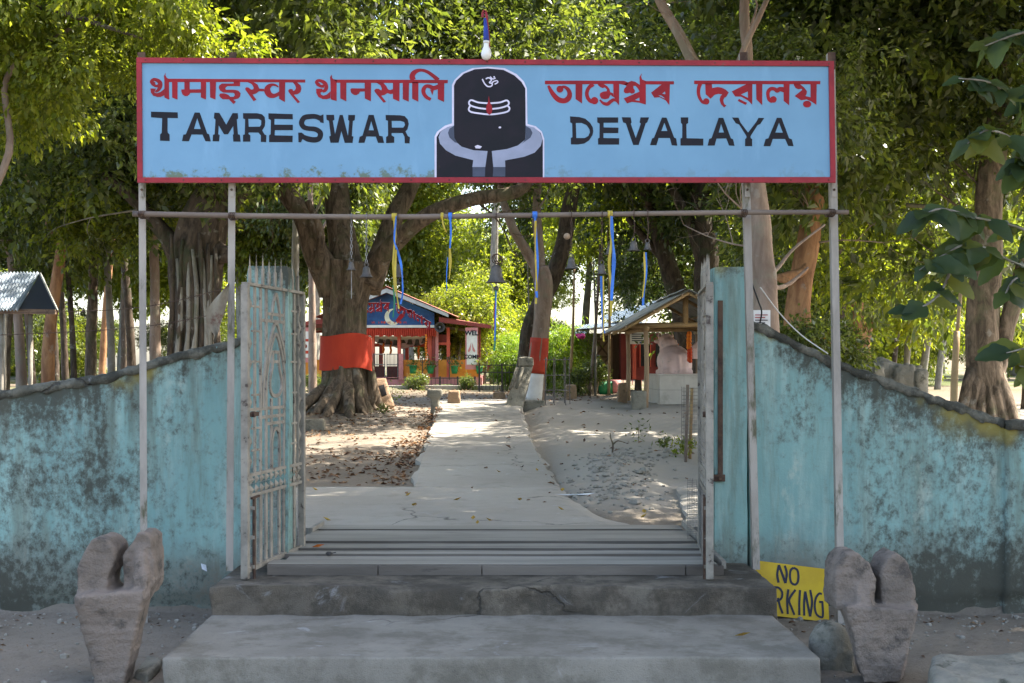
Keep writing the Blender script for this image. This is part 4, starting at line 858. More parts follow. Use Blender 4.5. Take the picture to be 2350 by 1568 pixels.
ribbon('widest ribbon pair, yellow and blue, hanging before the small bell', [('rib_y', [(1892, 110), (1898, 260), (1885, 420), (1898, 560), (1896, 760)], .034), ('rib_b', [(1900, 110), (1905, 240), (1915, 400), (1902, 600), (1898, 660)], .046)])
ribbon('thin blue and yellow ribbon reaching down to the hut eave', [('rib_b', [(1833, 500), (1838, 650), (1842, 800), (1852, 870)], .03), ('rib_y', [(1846, 500), (1848, 700), (1845, 860), (1850, 925)], .022)])
ribbon('blue and yellow ribbon tied under the smallest bell', [('rib_b', [(2122, 345), (2126, 470), (2112, 580), (2106, 690)], .03), ('rib_y', [(2112, 345), (2116, 480), (2100, 640)], .026)])
ribbon('green, red and blue streamers below the largest bell', [('rib_g', [(1148, 590), (1142, 720), (1146, 860), (1138, 985)], .024), ('rib_r', [(1143, 660), (1136, 760), (1140, 850)], .014), ('rib_b', [(1150, 600), (1146, 740), (1140, 920)], .016)])

# yellow board -----------------------------------------------------------------------------------------------
NY = 9.36
def NP(x, y, d=0.0): u, v = zp(6, x, y); q = P(u, v, NY); zb = Z(1428, NY); q.y += (q.z - .0) * .28 - d; return q
t = thing('notice_board', 'yellow hand-painted no parking board leaning on the wall behind the steps', 'notice board', tuple(NP(900, 1330)))
nb_ = (NP(1530, 380) - NP(1515, 1380)).cross(NP(190, 220) - NP(1530, 380)).normalized()
MB().poly([NP(60, 205), NP(1530, 380), NP(1515, 1380), NP(10, 1205)], nb_ if nb_.y > 0 else -nb_, .012).build('panel', 'yellow_board', t)
NK = [[s__([(565, 635), (548, 480), (590, 300)], 46), s__([(590, 300), (645, 470), (700, 645)], 50), s__([(700, 645), (737, 460), (708, 312)], 46)], [s__([(882, 352), (950, 400), (965, 512), (940, 630), (882, 672), (815, 630), (797, 512), (820, 400), (882, 352)], 44)],
      [s__([(75, 1150), (85, 900), (95, 690)], 40), s__([(95, 700), (150, 710), (185, 770), (150, 850), (90, 880)], 40)], [s__([(215, 1170), (270, 900), (310, 690)], 42), s__([(310, 690), (350, 930), (400, 1190)], 42), s__([(250, 980), (310, 985), (370, 1000)], 40)],
      [s__([(480, 1200), (462, 1000), (480, 850), (500, 730)], 42), s__([(470, 722), (560, 732), (618, 800), (622, 880), (580, 950), (480, 985)], 42), s__([(535, 920), (565, 1080), (610, 1215)], 44)], [s__([(750, 760), (715, 950), (708, 1225)], 44), s__([(890, 770), (790, 890), (750, 980), (790, 1100), (838, 1240)], 44)],
      [s__([(980, 775), (950, 1000), (935, 1245)], 44)], [s__([(1030, 1255), (1045, 1000), (1080, 800)], 44), s__([(1080, 800), (1110, 1030), (1145, 1270)], 46), s__([(1145, 1270), (1200, 1000), (1180, 770)], 44)], [s__([(1405, 850), (1350, 842), (1280, 930), (1247, 1080), (1270, 1220), (1340, 1278), (1395, 1255), (1405, 1000)], 42), s__([(1340, 995), (1380, 1000), (1420, 1000)], 42)]]
for parts in NK: glyph_mesh(parts, lambda x, y, d: NP(x, y, d), .003).build('letter', 'ink', t)

# carved stones ----------------------------------------------------------------------------------------------
def ZL(x, y, Y): return P(x / 1.7656 / 1.089362, (820 + y / 1.7656) / 1.089362, Y)
def ZR(x, y, Y): return P((1840 + x / 1.6903) / 1.089362, (780 + y / 1.6903) / 1.089362, Y)
def rot(ax, deg): return Quaternion(ax, R(deg))
Y0 = 7.45
def lobe(b, Zf, pts, y0, y1): b.poly([Zf(x, y, y0) for x, y in pts], (0, 1, 0), y1 - y0)
b = MB(); b.hexa([ZL(440, 1600, Y0 + .04), ZL(565, 1600, Y0 + .02), ZL(600, 1585, Y0 + .28), ZL(470, 1600, Y0 + .30)], [ZL(350, 1188, Y0 - .05), ZL(664, 1154, Y0 - .05), ZL(712, 1112, Y0 + .36), ZL(372, 1140, Y0 + .36)])
lobe(b, ZL, [(365, 1200), (360, 1070), (385, 1000), (425, 940), (462, 922), (502, 935), (532, 985), (524, 1050), (500, 1105), (505, 1200)], Y0 + .07, Y0 + .34)
lobe(b, ZL, [(572, 1200), (556, 1085), (562, 1010), (600, 950), (632, 906), (665, 906), (690, 930), (698, 1010), (706, 1125), (680, 1190)], Y0 + .10, Y0 + .36)
b.hexa([ZL(600, 1210, Y0 - .02), ZL(672, 1200, Y0 - .02), ZL(700, 1190, Y0 + .2), ZL(600, 1200, Y0 + .2)], [ZL(625, 960, Y0 + .1), ZL(660, 940, Y0 + .1), ZL(690, 950, Y0 + .25), ZL(620, 950, Y0 + .25)])
solo_mesh('carved_stone', sculpt(b, .0125, .011, 8, True, .0015), 'sandstone', 'reddish carved stone with two rounded lobes before the lichen wall', 'carved stone').location.x -= .03
b = MB(); b.hexa([ZR(515, 1570, Y0), ZR(665, 1570, Y0), ZR(690, 1530, Y0 + .30), ZR(490, 1510, Y0 + .30)], [ZR(437, 1246, Y0 - .04), ZR(745, 1262, Y0 - .04), ZR(738, 1215, Y0 + .34), ZR(398, 1200, Y0 + .34)])
lobe(b, ZR, [(398, 1260), (392, 1130), (402, 1062), (440, 1018), (490, 1016), (540, 1060), (566, 1130), (556, 1270)], Y0 + .07, Y0 + .34)
lobe(b, ZR, [(598, 1270), (588, 1095), (612, 1038), (650, 1016), (700, 1046), (722, 1100), (740, 1180), (725, 1265)], Y0 + .09, Y0 + .34)
b.hexa([ZR(480, 1275, Y0 - .01), ZR(556, 1275, Y0 - .01), ZR(556, 1260, Y0 + .2), ZR(480, 1260, Y0 + .2)], [ZR(490, 1060, Y0 + .1), ZR(530, 1090, Y0 + .1), ZR(530, 1090, Y0 + .2), ZR(480, 1050, Y0 + .2)])
solo_mesh('carved_stone', sculpt(b, .0125, .011, 8, True, .0015), 'sandstone', 'grey carved stone with two rounded lobes in front of the yellow board', 'carved stone').location.x += .035
b = MB(); b.hexa([ZL(585, 1580, 7.7), ZL(650, 1590, 7.62), ZL(720, 1500, 7.9), ZL(650, 1480, 8.0)], [ZL(590, 1520, 7.7), ZL(655, 1520, 7.62), ZL(722, 1455, 7.9), ZL(655, 1440, 8.0)])
solo_mesh('stone_slab', sculpt(b, .015, .006, 12), 'stone_grey', 'small grey stone slab lying between the reddish carved stone and the low step', 'stone')
b = MB(); c = ZR(395, 1415, 7.95); b.ball((c.x, 7.95, .12), (.13, .12, .17), 12, 8); b.box((c.x + .03, 7.95, .04), (.2, .18, .12))
solo_mesh('boulder', sculpt(b, .016, .012, 7), 'stone_grey', 'small dark rounded boulder beside the low step under the yellow board', 'boulder')
b = MB(); b.hexa([(X(2112, 6.9), 6.7, -.05), (X(2500, 6.9), 6.75, -.05), (X(2500, 6.9), 7.45, -.05), (X(2125, 7.4), 7.4, -.05)], [(X(2116, 6.9), 6.75, .21), (X(2500, 6.9), 6.8, .20), (X(2500, 6.9), 7.4, .215), (X(2128, 7.4), 7.33, .215)])
solo_mesh('stone_block', sculpt(b, .02, .014, 8), 'stone_grey', 'broad weathered stone block on the dirt past the grey carved stone', 'stone block')
# torn cloth on a post
b = MB(); vs = []
for i in range(15):
    t_ = i / 14; w_ = .02 + .11 * math.sin(math.pi * min(1, t_ * 1.15)) ** .8
    c = P(528 - 32 * t_ ** 1.5, 645 + 140 * t_, 9.24)
    for j in range(7): s_ = j / 6; vs.append(c + Vector((-w_ * s_, -.02 + .02 * math.sin(s_ * 7 + i * .4), -.05 * s_ * (1 - t_))))
b.add(vs, [(i * 7 + j, i * 7 + j + 1, (i + 1) * 7 + j + 1, (i + 1) * 7 + j) for i in range(14) for j in range(6)])
solo('torn_cloth', b, 'sack', 'torn dirty cloth tied to the sign post above the lichen wall', 'cloth', smooth=True)
# wires
b = MB().tube([P(1722, 640, 9.4), P(1740, 690, 9.5), P(1748, 715, 9.6), P(1744, 742, 9.68)], .006, 6, 5); solo('cable', b, 'black', 'black cable drooping from the leaning post onto the wall top', 'cable')
b = MB().tube([P(1745, 660, 9.6), P(1790, 720, 9.8), P(1840, 770, 9.9), P(1900, 812, 9.9)], .005, 6, 5); solo('cable', b, 'offwhite', 'pale loose cable looping above the sloping wall to the far post', 'cable')
for (a0, a1, lab) in ((((0, 720), (0, 708)), ((300, 700), (530, 660)), 'upper'), (((0, 772), (0, 770)), ((300, 745), (530, 715)), 'lower')):
    b = MB(); q0, q1, q2 = P(-60, a0[0][1], 9.85), P(a1[0][0], a1[0][1] + 8, 9.85), P(a1[1][0], a1[1][1], 9.3); b.tube([q0, q1, q2], .0028, 4, 6); L_ = catmull([tuple(q0), tuple(q1), tuple(q2)], 9)
    for q in L_: b.tube([Vector(q) + Vector((-.015, 0, .02)), Vector(q) + Vector((.015, 0, -.02))], .0016, 3, 1); b.tube([Vector(q) + Vector((.015, 0, .018)), Vector(q) + Vector((-.015, 0, -.018))], .0016, 3, 1)
    solo('barbed_wire', b, 'rust', lab + ' strand of barbed wire strung above the lichen wall', 'barbed wire')
# ================================================================== things inside the gate
def zoomA(x, y): return ((740 + x / 3.267) / 1.089362, (640 + y / 3.267) / 1.089362)      # hall and big tree close-up
def zoomB(x, y): return ((1240 + x / 3.266) / 1.089362, (640 + y / 3.266) / 1.089362)     # shelter close-up
def zoomH(x, y): return ((900 + x / 5.6) / 1.089362, (700 + y / 5.6) / 1.089362)          # hall front close-up
def corrugated(name, a, b_, c, d, waves, amp, mat, parent):
    """sheet a-b along the eave, d-c along the ridge"""
    a, b_, c, d = map(Vector, (a, b_, c, d)); n = (b_ - a).cross(d - a).normalized(); k = waves * 6; vs = []
    for i in range(k + 1):
        t_ = i / k; o = n * (amp * math.sin(t_ * waves * 2 * math.pi)); vs += [a.lerp(b_, t_) + o, d.lerp(c, t_) + o, d.lerp(c, t_) + o - n * .004, a.lerp(b_, t_) + o - n * .004]
    return MB().add(vs, [(4 * i + j, 4 * i + 4 + j, 4 * i + 4 + (j + 1) % 4, 4 * i + (j + 1) % 4) for i in range(k) for j in range(4)]).build(name, mat, parent)
# ---- the pavilion temple
HY = 55.0; k_ = HY / F; zg = g(-4, HY)
def HP(x, y, dy=0.0): v = P(x, y, HY); v.y += dy; return v
th = thing('temple_hall', 'open red and orange temple hall with gabled roof and night-blue banner', 'temple', (X(886, HY), HY + 5, zg))
x0h, x1h = 664, 1106; DEP = 10.0
MB().box(((X(x0h, HY) + X(x1h, HY)) / 2, HY + DEP / 2, (zg - .3 + Z(866, HY)) / 2), (X(x1h, HY) - X(x0h, HY), DEP, Z(866, HY) - zg + .3)).build('plinth', 'pink', th)
for a, c in ((665, 738), (926, 1101)): MB().rect(a, 826, c, 866, HY + .1, .25).build('parapet', 'orange', th)
for a, c in ((665, 850), (926, 1101)): MB().rect(a + 8, 829, c - 8, 866, HY + DEP - .5, .25).build('parapet', 'orange', th)
cols = [(853, 859, 'coral'), (912, 919, 'coral'), (981, 991, 'coral'), (992, 998, 'maroon'), (999, 1006, 'pink'), (1025, 1032, 'coral'), (1098, 1103, 'maroon'), (672, 678, 'coral'), (745, 753, 'coral'), (775, 783, 'coral')]
for i, (a, c, m_) in enumerate(cols): MB().rect(a, 752, c, 866, HY + .05 + .02 * (i % 3), .4).build('column', m_, th)
for a in (700, 770, 870, 930, 990, 1050, 1090): MB().rect(a, 762, a + 7, 866, HY + DEP - .6, .35).build('column', 'coral', th)
MB().rect(760, 788, 1000, 796, HY + 3, .3).build('beam', 'coral', th); MB().rect(1006, 786, 1034, 792, HY + .2, .25).build('beam', 'coral', th); MB().rect(1006, 768, 1030, 787, HY + .3, .05).build('panel', 'maroon', th)
MB().rect(670, 756, 1100, 764, HY + DEP - .6, .3).build('beam', 'maroon', th)
MB().rect(775, 752, 1006, 757, HY - .02, .3).build('beam', 'maroon', th)
for i in range(46):                                           # pleated red valance
    a = 778 + i * 4.85; vs = []
    q0, q1 = HP(a, 754, -.05), HP(a + 4.85, 754, -.05); hh = (18 + 1.5 * math.sin(i * 1.7)) * k_
    MB().add([q0, q0.lerp(q1, .5) + Vector((0, -.07, 0)), q1, q1 - Vector((0, 0, hh)), q0.lerp(q1, .5) + Vector((0, -.09, -hh)), q0 - Vector((0, 0, hh))], [(0, 1, 4, 5), (1, 2, 3, 4)]).build('valance_pleat', 'red_band', th)
# gable front: banner, barge boards, roof
AP = (889, 663); ER = (1030, 722); EL = (748, 722)
bn = MB().poly([HP(790, 752, -.10), HP(790, 712, -.10), HP(889, 674, -.10), HP(997, 719, -.10), HP(997, 752, -.10)], (0, 1, 0), .05).build('banner', 'navy', th)
MB().poly([HP(790, 752.4, -.112), HP(790, 746.5, -.112), HP(997, 746.5, -.112), HP(997, 752.4, -.112)], (0, 1, 0), .01).build('banner_strip', 'offwhite', bn)
cx_, cy_ = 902, 728
mo = [(cx_ + 19 * math.cos(a), cy_ + 19 * math.sin(a)) for a in np.linspace(R(60), R(285), 16)] + [(cx_ + 8 + 17 * math.cos(a), cy_ - 3 + 15.5 * math.sin(a)) for a in np.linspace(R(270), R(75), 14)]
MB().poly([HP(x, y, -.106) for x, y in mo], (0, 1, 0), .004).build('crescent', 'moon', bn)
MB().poly([HP(x, y, -.107) for x, y in ((908, 736), (918, 722), (932, 716), (926, 728), (914, 742))], (0, 1, 0), .004).build('flame', 'red_letter', bn)
def arc(zone, x, y):
    u, v = zp(zone, x, y); tt = (u - zp(3, 80, 0)[0]) / (zp(4, 2225, 0)[0] - zp(3, 80, 0)[0])      # along the line of writing
    px = 812 + tt * 178; sl = .30 * (px - 880) / 90; py = 694 + 46 * ((px - 886) / 104) ** 2 * (1 if px > 880 else .25) + (v - zp(3, 0, 210)[1]) * .42
    return px, py
for nm, zone, parts in GL[B1:B2]:
    o = glyph_mesh(parts, lambda x, y, d, z=zone: HP(*arc(z, x, y), -.112 - d * 4), .001).build('letter', 'red_letter', bn)
    glyph_mesh([(p[0],) + tuple([(cx + (x - cx) * 1.0 - 14, y - 14) for x, y in l] if isinstance(l, list) and l and isinstance(l[0], tuple) and len(l[0]) == 2 else ([(q[0] - 14, q[1] - 14) + tuple(q[2:]) for q in l] if isinstance(l, list) else l) for l in p[1:]) for cx in (0,) for p in parts], lambda x, y, d, z=zone: HP(*arc(z, x, y), -.107 - d), .001).build('letter_edge', 'white_letter', bn)
for i in range(12):                                            # small red lettering line along the banner foot
    q = 852 + i * 7.2; glyph_mesh([GL[B1 + 1 + (i % 5)][2][0], GL[B1 + 1 + (i % 5)][2][-1]], lambda x, y, d, q=q: HP(q + (x % 700) / 700 * 6.5, 734 + y / 600 * 9, -.112 - d * 3), .001).build('letter', 'red_band', bn)
for e in (ER, EL):
    MB().poly([HP(AP[0], 663, -.45), HP(e[0], e[1] - 1, -.45), HP(e[0], e[1] + 7, -.45), HP(AP[0], 673, -.45)], (0, 1, 0), .08).build('barge_board', 'fascia', th)
rz = .04
for e, s_ in ((ER, 1), (EL, -1)):
    a, c = HP(e[0] + 22 * s_, e[1] + 9, -.5), HP(AP[0], AP[1] - 2, -.5); n = 6
    for i in range(n):
        y0, y1 = (DEP + 1) * i / n, (DEP + 1) * (i + 1) / n + .05
        q = [a + Vector((0, y1, rz)), a + Vector((0, y0, rz)), c + Vector((0, y0, rz)), c + Vector((0, y1, rz))]
        if s_ < 0: q = [q[1], q[0], q[3], q[2]]
        corrugated('roof_sheet', *q, 8, .015, 'tin_red', th)
for s_, (xa, ya, xb, yb_) in ((1, (1008, 728, 1128, 748)), (-1, (768, 728, 650, 748))):      # verandah roofs
    a, c = HP(xb, yb_, -.3), HP(xa, ya, -.3)
    for i in range(5):
        y0, y1 = (DEP + .5) * i / 5, (DEP + .5) * (i + 1) / 5 + .05; q = [a + Vector((0, y1, 0)), a + Vector((0, y0, 0)), c + Vector((0, y0, 0)), c + Vector((0, y1, 0))]
        if s_ < 0: q = [q[1], q[0], q[3], q[2]]
        corrugated('roof_sheet', *q, 8, .015, 'tin_red', th)
    MB().poly([HP(xa, ya + 1, -.35), HP(xb, yb_ - 1, -.35), HP(xb, yb_ + 7, -.35), HP(xa, ya + 12, -.35)], (0, 1, 0), .06).build('fascia', 'maroon', th)
    MB().bar(HP(xa, ya + 22, .3), HP(xb - 24 * s_, yb_ + 14, .3), .1, .12).build('rafter', 'wood_brown', th)
# grille doors between the pink jambs
for a, c in ((848, 855), (915, 925)): MB().rect(a, 812, c, 872, HY - .1, .3).build('jamb', 'pink', th)
for d0, d1 in ((857, 884), (887, 914)):
    dd = MB().rect(d0, 812, d1, 814, HY, .05).rect(d0, 868, d1, 871, HY, .05).rect(d0, 836, d1, 838, HY, .05).rect(d0, 812, d0 + 1.5, 871, HY, .05).rect(d1 - 1.5, 812, d1, 871, HY, .05).build('door', 'steel', th)
    for i in range(8): MB().rect(d0 + 3 + i * 3, 814, d0 + 4 + i * 3, 868, HY + .01, .03).build('grille_bar', 'dark_iron', dd)
    MB().rect(d0 + 1, 841, d1 - 1, 866, HY + .05, .02).build('door_panel', 'maroon', dd)
# boards, canopy cloth, altar
def poster(x0, x1, y0, y1, words, label):
    t = thing('poster', label, 'poster', tuple(HP((x0 + x1) / 2, y1, -.3))); w_ = (x1 - x0)
    MB().rect(x0, y0, x1, y1, HY - .34, .05).build('backing', 'pink', t); MB().rect(x0 + 3, y0 + 9, x1 - 2, y1 - 11, HY - .352, .03).build('sheet', 'offwhite', t)
    for (tx, yy, sz) in words: textmesh(tx, sz * k_, HP((x0 + x1) / 2, yy, -.36), R(90), 'ink', t, 'lettering')
    if words:
        for s_ in (-1, 1): MB().poly([HP((x0 + x1) / 2 + s_ * x, y, -.358) for x, y in ((1, 786), (4, 796), (9, 806), (6, 809), (2, 804))], (0, 1, 0), .003).build('folded_hand', 'pink', t)
    else:
        MB().ball(HP((x0 + x1) / 2, 795, -.35), (.09, .02, .09), 10, 6).build('motif', 'maroon', t); MB().rect(x0 + 5, 778, x1 - 4, 784, HY - .356, .004).build('motif', 'red_band', t); MB().rect(x0 + 4, 805, x1 - 3, 812, HY - .356, .004).build('motif', 'red_band', t)
poster(1068, 1097, 752, 848, [('WEL', 770, 15), ('COME', 823, 12)], 'tall pink-edged welcome board on the temple hall beside its end post')
poster(690, 716, 752, 832, [], 'tall red and white poster on the temple hall left of the wrapped tree')
vs = []
for i in range(17):
    for j in range(5): t_ = i / 16; vs.append(HP(848 + 130 * t_, 771 + 2 * j + (16 * math.sin(math.pi * t_) + 5 * abs(math.sin(t_ * 9))) * (j / 4), .3 + j * .35))
MB().add(vs, [(i * 5 + j, i * 5 + j + 1, (i + 1) * 5 + j + 1, (i + 1) * 5 + j) for i in range(16) for j in range(4)]).build('canopy_cloth', 'white', th, True)
for i in range(7): 
    c = HP(870 + i * 17, 787 + (i % 3) * 3, .8); t = thing('bell', 'small dark bell hung on the rail inside the temple hall', 'bell', tuple(c), 'bells inside the temple hall')
    MB().lathe(c, [(r * .16, z * .28) for r, z in reversed(BELL)], 10).build('bell_body', 'bronze', t, True); MB().tube([c + Vector((0, 0, .27)), c + Vector((0, 0, .5))], .02, 5, 1).build('hanger', 'rust', t)
for x in (888, 905, 975, 1000 - 25): 
    pass
for i, (x, y0, y1) in enumerate(((978, 770, 832), (876, 786, 808), (893, 784, 812), (958, 792, 822))):
    b = MB()
    for j in range(12): b.ball(HP(x + .8 * math.sin(j), y0 + (y1 - y0) * j / 11, -.12 if i == 0 else .9), .05, 6, 4)
    solo('garland', b, 'marigold', 'orange marigold garland hanging in the temple hall', 'garland', 'garlands in the temple hall')
t = thing('loudspeaker', 'grey horn loudspeaker under the temple hall eave', 'loudspeaker', tuple(HP(1010, 763, -.4)))
MB().lathe(HP(1010, 752, -.4), [(.05, .5), (.07, .25), (.14, .1), (.21, 0), (.22, -.02), (.2, -.02), (.1, .12), (.03, .2)], 20, Quaternion((1, 0, 0), R(-90))).build('horn', 'dark_iron', t, True); MB().ball(HP(1010, 752, -.35), .05, 8, 5).build('driver', 'steel', t, True)
MB().bar(HP(1010, 752, -.2), HP(1004, 742, 0), .03, .03).build('bracket', 'dark_iron', t)
# potted plants, tridents along the parapet
lr = random.Random(5)
def pot(px, Y, s_, label):
    c = Vector((X(px, Y), Y, Z(866, HY) + .0)); c.z = Z(858, Y); t = thing('potted_plant', label, 'potted plant', tuple(c), 'green pots along the temple parapet')
    MB().lathe(c, [(.13 * s_, 0), (.16 * s_, .15 * s_), (.18 * s_, .34 * s_), (.2 * s_, .36 * s_), (.2 * s_, .4 * s_), (.17 * s_, .4 * s_)], 14).build('pot', 'pot', t, True)
    n = 90; rng = np.random.default_rng(int(px)); cc = np.array(c) + np.array([0, 0, .5 * s_]) + rng.normal(size=(n, 3)) * .16 * s_
    o = link(bpy.data.objects.new('foliage', quads_mesh('foliage', cc - np.array(c), unit(n, rng), unit(n, rng), rng.uniform(.08, .2, n), rng.uniform(.04, .07, n), 'leaf'))); o.parent = t
    MB().tube([c + Vector((0, 0, .3)), c + Vector((.03, 0, .62 * s_))], .015, 5, 1).build('stem', 'wood_brown', t)
for px, s_ in ((948, .9), (988, .85), (1043, .85), (1100, .8)): pot(px, HY - .35, s_, 'leafy plant in a green pot against the orange parapet')
for px in (971, 1032):
    a = HP(px, 872, -.5); b = MB().tube([a, HP(px, 818, -.5)], .02, 6, 1)
    for s_ in (-1, 1): b.tube([HP(px, 832, -.5), HP(px + 4 * s_, 830, -.5), HP(px + 5 * s_, 820, -.5)], .018, 5, 3)
    solo('trident', b, 'dark_iron', 'iron trident standing before the orange parapet', 'trident', 'tridents before the temple hall')
# ---- iron fence before the hall and shrubs
FY = 48.0
def fence(x0, x1, label, top=868, y=FY, step=52):
    t = thing('iron_fence', label, 'fence', (X((x0 + x1) / 2, y), y, g(X((x0 + x1) / 2, y), y)))
    for py in (top, top + 17): MB().bar((X(x0, y), y, Z(py, y)), (X(x1, y), y, Z(py, y)), .035, .035).build('rail', 'dark_iron', t)
    q = x0
    while q <= x1 + 1:
        x = X(q, y); MB().bar((x, y, g(x, y) - .05), (x, y, Z(top - 4, y)), .06, .06).build('post', 'dark_iron', t); q += step
    q = x0 + 6
    while q < x1:
        x = X(q, y); MB().bar((x, y, g(x, y) + .05), (x, y, Z(top, y)), .018, .018).build('bar', 'dark_iron', t); q += 9
fence(1100, 1330, 'low dark iron fence before the feathery yellow shrubs', 838, 44)
fence(690, 735, 'low dark iron fence left of the wrapped tree', 868, 48, 22); fence(930, 1090, 'low dark iron fence before the pink plinth of the hall', 868, 48, 40)
b = MB(); y = 47.2; b.box((X(1010, y), y, g(X(1010, y), y) + .04), (8.5, .5, .18)); solo('kerb', b, 'path', 'low cement kerb running below the iron fence of the hall', 'kerb')
# low signboard shed behind
SBY = 68.0
t = thing('long_shed', 'low shed behind the shrubs with a long painted red and white signboard', 'shed', (X(1220, SBY), SBY, g(X(1220, SBY), SBY)))
MB().rect(1100, 772, 1345, 795, SBY, .1).build('signboard', 'pink', t); MB().rect(1100, 795, 1345, 855, SBY + .2, .1).build('wall', 'maroon', t)
for i in range(5): corrugated('roof_sheet', P(1092 + i * 52, 772, SBY - .6), P(1145 + i * 52, 774, SBY - .6), P(1145 + i * 52, 762, SBY + 3), P(1092 + i * 52, 760, SBY + 3), 8, .02, 'tin_blue', t)
for i in range(14): glyph_mesh(GL[B1 + 1 + i % 9][2], lambda x, y, d, q=1160 + i * 11 + (6 if i > 7 else 0), zz=GL[B1 + 1 + i % 9][1]: P(q + (x % 800) / 800 * 9, 774 + y / 640 * 14, SBY - .01 - d * 4), .001).build('letter', 'red_letter', t)

# ---- big wrapped tree and the other trunks ------------------------------------------------------------------------
CR = {}
CR['round'] = crown_mesh('crown_round', 1, (4.0, 4.0, 3.1), 20, 10500, .185, 'leaf', (.30, .48), .5, .5, .15)
CR['round2'] = crown_mesh('crown_round2', 2, (4.2, 3.6, 3.0), 18, 10000, .185, 'leaf', (.28, .46), .5, .5, .15)
CR['loose'] = crown_mesh('crown_loose', 3, (4.2, 4.2, 2.8), 17, 8000, .20, 'leaf_y', (.24, .40), .5, .8, .1)
CR['spread'] = crown_mesh('crown_spread', 4, (5.0, 5.0, 2.0), 22, 10500, .18, 'leaf', (.44, .68), .5, .5, .15)
CR['tall'] = crown_mesh('crown_tall', 5, (2.8, 2.8, 4.0), 15, 8500, .18, 'leaf', (.32, .52), .5, .5, .15)
CR['far'] = crown_mesh('crown_far', 6, (5.5, 5.5, 5.0), 24, 20000, .28, 'leaf', (.24, .40))
CR['far2'] = crown_mesh('crown_far2', 7, (5.0, 5.0, 5.5), 22, 17000, .28, 'leaf', (.22, .38), .45, .8)
CR['feather'] = crown_mesh('crown_feather', 8, (1.2, 1.0, 1.3), 9, 9000, .17, 'bamboo_leaf', (.35, .6), .16, .9, .2)
CR['shrub'] = crown_mesh('crown_shrub', 9, (1.2, 1.0, 1.0), 8, 5000, .13, 'leaf_y', (.35, .6), .45, .6, .2)
CR['bare'] = crown_mesh('crown_bare', 10, (3.2, 3.2, 2.4), 12, 5200, .20, 'leaf', (.3, .5), .42, .5, .2)
ct = random.Random(21)
def add_crown(t, pos, var, s_, mat=None, rz_=None):
    o = piece('crown', CR[var], t, pos, Quaternion((0, 0, 1), ct.uniform(0, 6.28) if rz_ is None else rz_), (s_, s_, s_ * ct.uniform(.9, 1.1)))
    if mat: o.material_slots[0].link = 'OBJECT'; o.material_slots[0].material = MT[mat]
    return o
def twigs(t, p, d, L, r, seed, barkm, depth=3, name='twigs'):
    q = random.Random(seed); b = MB()
    def go(p, d, L, r, k):
        pts = [p]; dd = d.copy(); rad = [r]
        for i in range(3):
            dd = (dd + Vector((q.gauss(0, .28), q.gauss(0, .28), q.gauss(.05, .22)))).normalized(); pts.append(pts[-1] + dd * L / 3); rad.append(r * (1 - .22 * (i + 1)))
        b.tube(pts, rad, 5 if k > 1 else 4, 2)
        if k > 0:
            for i in range(3):
                j = q.choice((1, 2, 3)); e = (dd + Vector((q.gauss(0, .75), q.gauss(0, .6), q.gauss(.1, .5)))).normalized(); go(pts[j], e, L * q.uniform(.55, .8), rad[j] * .68, k - 1)
    go(Vector(p), Vector(d).normalized(), L, r, depth); b.build(name, barkm, t, True)
def px_tree(name, label, Y, paths, crowns, barkm, group=None, n=14, rough=.16, flute=None, cat='tree', base=None):
    """paths: lists of (px, py, half width px, dY); the first is the trunk"""
    p0 = paths[0][0]; bx, by = X(p0[0], Y), Y; gz_ = g(bx, by); t = thing(name, label, cat, (bx, by, gz_), group)
    for i, path in enumerate(paths):
        pts, rad = [], []
        for q in path:
            d = q[3] if len(q) > 3 else 0; pt = P(q[0], q[1], Y); pt.y += d; pts.append(pt); rad.append(q[2] * Y / F)
        if i == 0: pts[0].z = gz_ - .25
        MB().tube(pts, rad, n if i == 0 else 10, 6, rough, i + Y, True, flute if i == 0 else None).build('trunk' if i == 0 else 'branch', barkm, t, True)
    for c in crowns:
        px, py, dY, var, s_ = c[:5]; pos = P(px, py, Y); pos.y += dY; add_crown(t, pos, var, s_, c[5] if len(c) > 5 else None)
    return t
bt = gp(792, 938); TY = bt.y
t1 = px_tree('temple_tree', 'huge fluted tree wrapped in red cloth, its long bough reaching over the path', TY,
    [[(793, 948, 74), (793, 910, 55), (792, 860, 48), (791, 770, 47), (790, 700, 46), (794, 640, 52), (798, 600, 52)],
     [(765, 670, 36), (728, 580, 29, -.2), (702, 505, 25, -.3), (660, 440, 22, -.3), (612, 340, 19, -.4), (582, 200, 17, -.5), (562, 60, 15, -.5), (545, -60, 13, -.5)],
     [(800, 650, 42), (786, 560, 35, .2), (772, 480, 31, .3), (764, 400, 28, .4), (755, 280, 23, .4), (735, 120, 16, .5), (700, -80, 10, .6)],
     [(842, 660, 36), (870, 580, 27, .3), (896, 500, 23, .5), (935, 420, 20, .8), (970, 320, 16, 1), (1010, 140, 10, 1.2)],
     [(850, 640, 26), (885, 590, 21, -.4), (935, 542, 19, -.7), (995, 502, 18, -.9), (1085, 472, 16, -1), (1170, 458, 14, -1), (1218, 425, 10, -1), (1262, 320, 7, -1)],
     [(735, 620, 10, -.4), (745, 540, 9, -.6), (715, 470, 7, -.6)]],
    [(560, 180, -1, 'round', .8), (790, 60, 1, 'round2', .95), (1010, 120, 1.5, 'spread', .85), (1270, 260, -.5, 'round', .65), (1150, -20, 2, 'round2', .9), (900, -260, -2, 'round', 1.0)],
    'bark_big', None, 48, .14, (.13, 9))
rr3 = random.Random(8); tb = Vector((X(795, TY), TY, bt.z))
